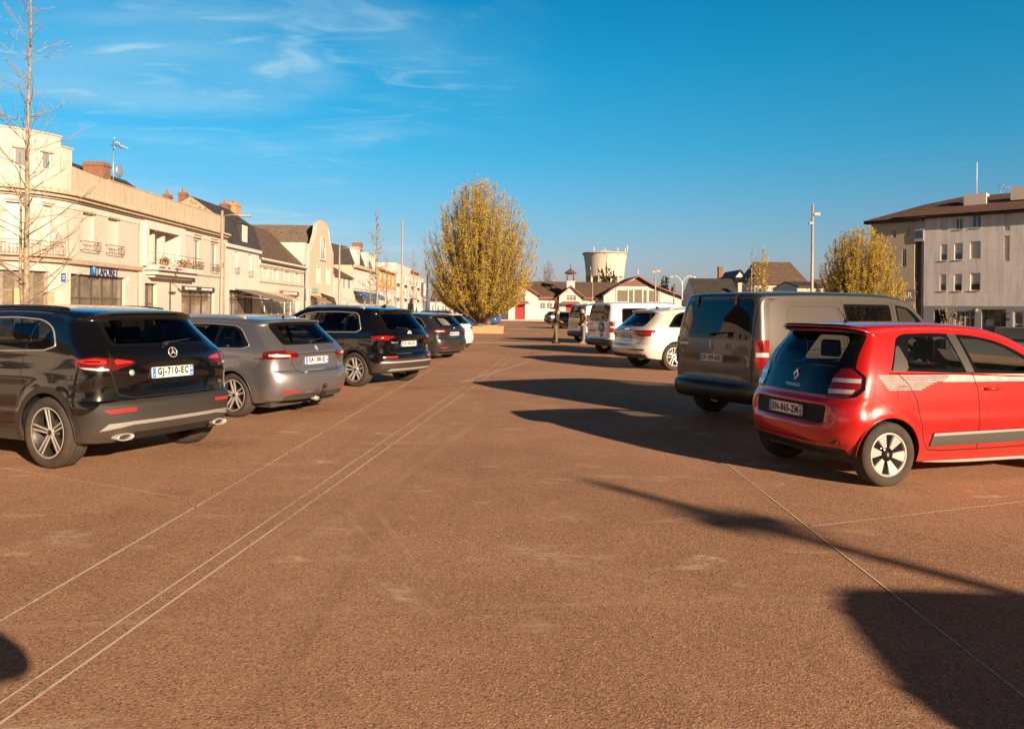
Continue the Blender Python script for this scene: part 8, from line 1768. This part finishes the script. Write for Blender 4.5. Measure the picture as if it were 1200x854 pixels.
# ================================================================== people
M_skin=mat('skin',(.52,.30,.20),.6); M_hair=mat('dark_hair',(.03,.02,.015),.8)
def skin_mesh(name,m,parent,verts,edges,rad,root_i=0,lv=2):
    me=bpy.data.meshes.new(name); me.from_pydata([tuple(v) for v in verts],edges,[]); o=bpy.data.objects.new(name,me); link(o,parent); me.materials.append(m)
    md=o.modifiers.new('Skin','SKIN'); md.use_smooth_shade=True; sv=me.skin_vertices[0].data
    for i,r in enumerate(rad): sv[i].radius=(r,r) if not isinstance(r,tuple) else r; sv[i].use_root=(i==root_i)
    s=o.modifiers.new('Subdivision','SUBSURF'); s.levels=lv; s.render_levels=lv; return o
def person(label,loc,rz,H,jacket,trousers,shoes,pose,cap=None,hair=None,stoop=.0):
    """pose: dict with hand targets; built facing +x"""
    root=thing('person',label,'person',loc,rz); k=H/1.75; v=[];e=[];r=[]
    def A(p,rr,prev=None): v.append(Vector(p)*k); r.append((rr[0]*k,rr[1]*k) if isinstance(rr,tuple) else rr*k); i=len(v)-1; (e.append((prev,i)) if prev is not None else None); return i
    lean=stoop; pel=A((0,0,.95),(.15,.115)); w=A((.01,0,1.08),(.135,.105),pel); ch=A((.02+lean*.5,0,1.30),(.165,.12),w); nk=A((.03+lean,0,1.455),.068,ch); hd0=A((.045+lean*1.3,0,1.535),.080,nk); hd=A((.05+lean*1.4,0,1.63),(.090,.100),hd0); tp=A((.045+lean*1.4,0,1.70),.060,hd)
    J=[]
    for s in (-1,1):
        sh=A((.02+lean*.8,s*.175,1.42),.060,ch); el=A(pose['el'][0 if s<0 else 1],.043,sh); wr=A(pose['wr'][0 if s<0 else 1],.029,el); 
        wp=v[wr]/k; ep=v[el]/k; d=(wp-ep).normalized(); pm=A(wp+d*.06,(.030,.022),wr)
        J.append((sh,el,wr,pm,d))
        hp=A((0,s*.095,.90),.095,pel); kn=A((pose['kn'][0 if s<0 else 1],s*.11,.50),.058,hp); an=A((pose['an'][0 if s<0 else 1],s*.12,.09),.040,kn); to=A((pose['an'][0 if s<0 else 1]+.15,s*.135,.035),.033,an)
    skin_mesh('body',M_skin,root,v,e,r)
    # fingers: five short chains per hand
    fv=[];fe=[];fr=[]
    for (sh,el,wr,pm,d) in J:
        c=v[pm]/k; sd=d.cross(Vector((1,0,0)));
        if sd.length<.1: sd=Vector((0,1,0))
        sd=Vector((0,0,1)).cross(d) if abs(d.z)<.7 else Vector((1,0,0)); sd.normalize()
        for q,L_ in ((-1.5,.065),(-.5,.08),(.5,.085),(1.5,.07)):
            a=c+sd*q*.018; b=a+d*L_*.6; t=b+(d*.5+Vector((0,0,-.4))).normalized()*L_*.5; i=len(fv); fv+=[a*k,b*k,t*k]; fr+=[.009*k,.008*k,.007*k]; fe+=[(i,i+1),(i+1,i+2)]
        a=c+sd*.022-d*.03; b=a+(sd*.7+d*.6).normalized()*.045; t=b+d*.035; i=len(fv); fv+=[a*k,b*k,t*k]; fr+=[.011*k,.009*k,.008*k]; fe+=[(i,i+1),(i+1,i+2)]
    tb=MB()
    for i in range(0,len(fv),3): tb.tube(fv[i:i+3],[fr[i],fr[i+1],fr[i+2]],6)
    tb.build('fingers',M_skin,root)
    # jacket, trousers, shoes: their own shells just outside the body
    jv=[v[w]*1.0,v[ch],v[nk]-Vector((0,0,.015*k)),v[pel]+Vector((0,0,-.09*k))]; je=[(0,1),(1,2),(0,3)]; jr=[(.185*k,.150*k),(.215*k,.160*k),.095*k,(.200*k,.165*k)]
    for (sh,el,wr,pm,d) in J:
        i=len(jv); jv+=[v[sh],v[el],v[wr]]; je+=[(1,i),(i,i+1),(i+1,i+2)]; jr+=[.092*k,.068*k,.052*k]
    skin_mesh('jacket',jacket,root,jv,je,jr)
    tv=[v[pel]+Vector((0,0,.06*k))]; te=[]; trr=[(.178*k,.145*k)]
    for s in (-1,1):
        o_=0 if s<0 else 1; i=len(tv); tv+=[Vector((0,s*.095,.86))*k,Vector((pose['kn'][o_],s*.11,.50))*k,Vector((pose['an'][o_],s*.12,.12))*k]; te+=[(0,i),(i,i+1),(i+1,i+2)]; trr+=[.128*k,.090*k,.076*k]
    skin_mesh('trousers',trousers,root,tv,te,trr)
    for s in (-1,1):
        x=pose['an'][0 if s<0 else 1]; mb=MB(); mb.prism(rpoly([(x-.09,0),(x+.20,0),(x+.21,.05),(x+.10,.10),(x-.08,.11)],.03),s*.125-.045,s*.125+.045,'y'); mb.v=[q*k for q in mb.v]; mb.build('shoe',shoes,root,.015,3)
    # head details
    hc=v[hd]; mb=MB(); mb.sphere(hc+Vector((.088,0,-.012))*k,.016*k,8,6,(1.2,.8,1.5)); 
    for s in (-1,1): mb.sphere(hc+Vector((-.01,s*.088,-.01))*k,.024*k,8,6,(.7,.4,1.2))
    mb.build('nose_and_ears',M_skin,root)
    mb=MB()
    for s in (-1,1): mb.sphere(hc+Vector((.078,s*.032,.015))*k,.010*k,8,6,(.5,1.2,.7))
    mb.box(*[q*k for q in (0,0,0,0,0,0)]) if False else None
    mb.tube([hc+Vector((.082,-.022,-.052))*k,hc+Vector((.088,0,-.054))*k,hc+Vector((.082,.022,-.052))*k],.005*k,5); mb.build('eyes_and_mouth',M_hair,root)
    mb=MB(); c=hc+Vector((-.012,0,.035))*k; mb.sphere(c,.100*k,16,10,(1.0,.92,.86)); mb.v=[q for q in mb.v]
    mb.v=[Vector((q.x,q.y,max(q.z,hc.z+(.0 if q.x<hc.x+.02*k else .048)*k))) if q.x>hc.x-.02*k else q for q in mb.v]; mb.build('hair' if not cap else 'cap',cap or hair or M_hair,root)
    if cap: mb=MB(); mb.prism(rpoly([(.05,.0),(.17,-.012),(.17,.0),(.05,.02)],.004),-.06,.06,'y'); mb.v=[hc+(q+Vector((.0,0,.05)))*k for q in mb.v]; mb.build('cap_peak',cap,root)
    return root
J1=mat('dark_brown_jacket',(.045,.033,.026),.85,var=.2,bump=.3,bscale=30); J2=mat('olive_brown_jacket',(.17,.105,.045),.85,var=.2,bump=.3,bscale=30); T1=mat('khaki_trousers',(.15,.11,.075),.85,var=.15); T2=mat('faded_jeans',(.17,.19,.22),.85,var=.15); SH=mat('brown_shoes',(.20,.10,.05),.6); SH2=mat('dark_shoes',(.04,.03,.025),.6)
g=gnd(651,402.5); person('person in dark jacket, khaki trousers and flat cap standing with hands joined',(g.x,g.y,0),R(-10),1.68,J1,T1,SH2,dict(el=[(.06,-.27,1.18),(.06,.27,1.18)],wr=[(.27,-.10,1.10),(.27,.08,1.10)],kn=[.03,-.02],an=[.06,-.12]),cap=mat('grey_brown_cap',(.12,.09,.07),.9),stoop=.06)
g=gnd(683.5,402.5); o=person('person in olive brown jacket and faded jeans with dark hair facing the other',(g.x,g.y,0),R(200),1.76,J2,T2,SH,dict(el=[(-.02,-.25,1.16),(-.02,.25,1.16)],wr=[(.10,-.23,.98),(.10,.23,.98)],kn=[.02,.03],an=[-.02,.04]))
mb=MB(); mb.prism(rpoly([(-.30,1.02),(-.14,1.02),(-.12,1.40),(-.26,1.42)],.05),-.15,.15,'y'); q=mb.build('backpack',mat('dark_backpack',(.03,.03,.035),.8),None,.03,3); q.location=o.location; q.rotation_euler=o.rotation_euler; tag(q,'dark backpack on the back of the person in olive jacket','backpack')
# the photographer: only the shadow reaches into the picture
person('person taking the photograph, both hands raised to the face',(.08,-.30,0),R(90),1.76,J1,T2,SH2,dict(el=[(.20,-.48,1.36),(.18,.40,1.30)],wr=[(.24,-.18,1.50),(.24,.18,1.50)],kn=[.03,-.02],an=[.06,-.08]))
# ================================================================== park the vehicles
LG='cars parked on the left side of the lane'; RG_='vehicles parked on the right side of the lane'
put(spec_crossover(),'black crossover with grey lower bumper, twin exhausts and star badge, nearest on the left',55,549,1,155,group=LG,res=.035)
put(spec_estate(),'grey metallic estate car with tow hook parked beside the black crossover',272,489,1,155,group=LG,res=.035)
put(spec_suv(),'black family car with silver roof rails parked beyond the grey estate',415,453,1,151,group=LG,res=.04)
put(spec_city(),'small red city car with pale side stripes and black glass tailgate',1043,571,-1,16.5,group=RG_,res=.033)
put(spec_van(),'taupe panel van with dark rear window parked behind the red city car',930,499,-1,26,'van','parked_van',RG_,.045)
put(spec_bigsuv(),'large pearl white family car between the taupe van and the white minibus',790,434,-1,22,group=RG_,res=.05)
S=spec_van('w'); S['paint']=P_white
def sticker(r,S,h):
    p=h('rear',-.32,1.0); mb=MB(); mb.M=frame(p+Vector((-.012,0,0)),(-1,0,0)); mb.lathe([(.20,0),(.20,.004),(.001,.005)],24); o=mb.build('round_sticker',mat('teal_sticker',(.06,.38,.38),.4),r)
    vs,fs=text_geo('TAXI',.12,.002,.002); mb=MB(); mb.M=frame(p+Vector((-.02,0,.0)),(-1,0,0)); mb.add(vs,fs,False); mb.build('sticker_text',M_plate,o)
    mb=MB(); p=h('rear',-.32,.70); mb.M=frame(p+Vector((-.012,0,0)),(-1,0,0)); mb.box(-.10,.10,-.08,.08,0,.004); mb.build('small_sticker',mat('grey_sticker',(.25,.25,.27),.5),r)
S['extra'] += [sticker,lambda r,S,h:plate(r,S,h,.86,'EB-417-TK',.0,yc=.38,w=.46),lambda r,S,h:badge(r,S,h,'lion',1.14,0,.05,tilt=.1),lambda r,S,h:badge(r,S,h,'text',1.12,.50,.06,text='TRAVELLER',tilt=.05,m=M_gframe)]
put(S,'white minibus with a round teal sticker on its tailgate',734,416,-1,22,'van','parked_van',RG_,.06)
S=spec_van('w'); S['paint']=P_silver; S['wheel']='plain'; put(S,'silver van mostly hidden behind the white minibus',699,402.5,-1,22,'van','parked_van',RG_,.08)
S=spec_hatch(P_anth); S['extra']+= [lambda r,S,h:plate(r,S,h,.82,'EM-452-NA',.02),lambda r,S,h:badge(r,S,h,'text',.93,0,.07,text='BMW',tilt=.1) if False else badge(r,S,h,'oval',1.0,0,.04)]
put(S,'dark anthracite estate parked beyond the black family car',489,421.5,1,151,group=LG,res=.06)
S=spec_hatch(P_white); S['extra']+= [lambda r,S,h:plate(r,S,h,.82,'FB-903-LD',.02),lambda r,S,h:badge(r,S,h,'lion',1.0,0,.06,tilt=.3)]
put(S,'white estate car, farthest of the near left row',506,413.5,1,151,group=LG,res=.06)
S=spec_hatch(P_black); w=build_car(S,'dark car at the far end of the right row, by the market hall',(4.6,66.,0),R(80),RG_,'car','parked_car',.09)
S=spec_hatch(P_anth); build_car(S,'small dark car crossing before the pale hall wall',(3.9,90.,0),R(20),None,'car','parked_car',.09)
S=spec_hatch(P_black); build_car(S,'dark car half hidden behind the left side of the raised bed',(-5.0,63.,0),R(150),None,'car','parked_car',.09)
S=spec_hatch(P_blue); build_car(S,'blue car just right of the big tree trunk',(-1.2,77.,0),R(165),None,'car','parked_car',.09)
S=spec_hatch(P_white); build_car(S,'white car parked at the far left behind the dark mast',(-13.,104.,0),R(170),None,'car','parked_car',.09)
S=spec_hatch(P_silver); build_car(S,'silver car parked far left before the low houses',(-9.,118.,0),R(175),None,'car','parked_car',.09)
# beside and behind the camera: its shadow falls into the picture
S=spec_van('w'); S['paint']=P_silver; build_car(S,'silver minibus beside the photographer casting the shadow at the lower right',(5.22,-1.02,0),R(-8),RG_,'van','parked_van',.09)
lamp_arm('street lamp behind the photographer casting the long thin shadow',0,1,6.6) if False else None
g=Vector((15.6,-12.1,0)); root=thing('street_lamp','tall street lamp behind the photographer casting the long thin shadow','street lamp',g); mb=MB(); mb.tube([(0,0,0),(0,0,7.45)],[.13,.08],10); mb.build('pole',M_pole,root); mb=MB(); mb.box(-.3,.3,-.15,.15,6.85,7.02); mb.build('floodlight',M_pole,root,.02)
# low planter and bench shapes by the apartment entrance
c=at(1196,408,52.); root=thing('concrete_planter','long pale concrete planter wall before the apartment entrance','planter',(c.x-.3,c.y,0),R(-54)); mb=MB(); mb.box(-1.2,4,-.3,.3,0,.75); mb.build('planter_wall',M_conc,root,.02); mb=MB(); mb.box(-1.1,3.9,-.22,.22,.75,.78); mb.build('earth',mat('dry_orange_earth'),root)
cam=bpy.data.cameras.new('camera'); co=bpy.data.objects.new('camera',cam); COL.objects.link(co); scene.camera=co
co.location=(0,0,CAM_H); co.rotation_mode='QUATERNION'
co.rotation_quaternion=(Matrix.Rotation(R(90),3,'X')@Matrix.Rotation(ROLL,3,'Z')).to_quaternion()
cam.sensor_width=36; cam.lens=36*FPX/1200; cam.shift_y=-(427-CY)/1200; cam.clip_end=3000; cam.clip_start=.05
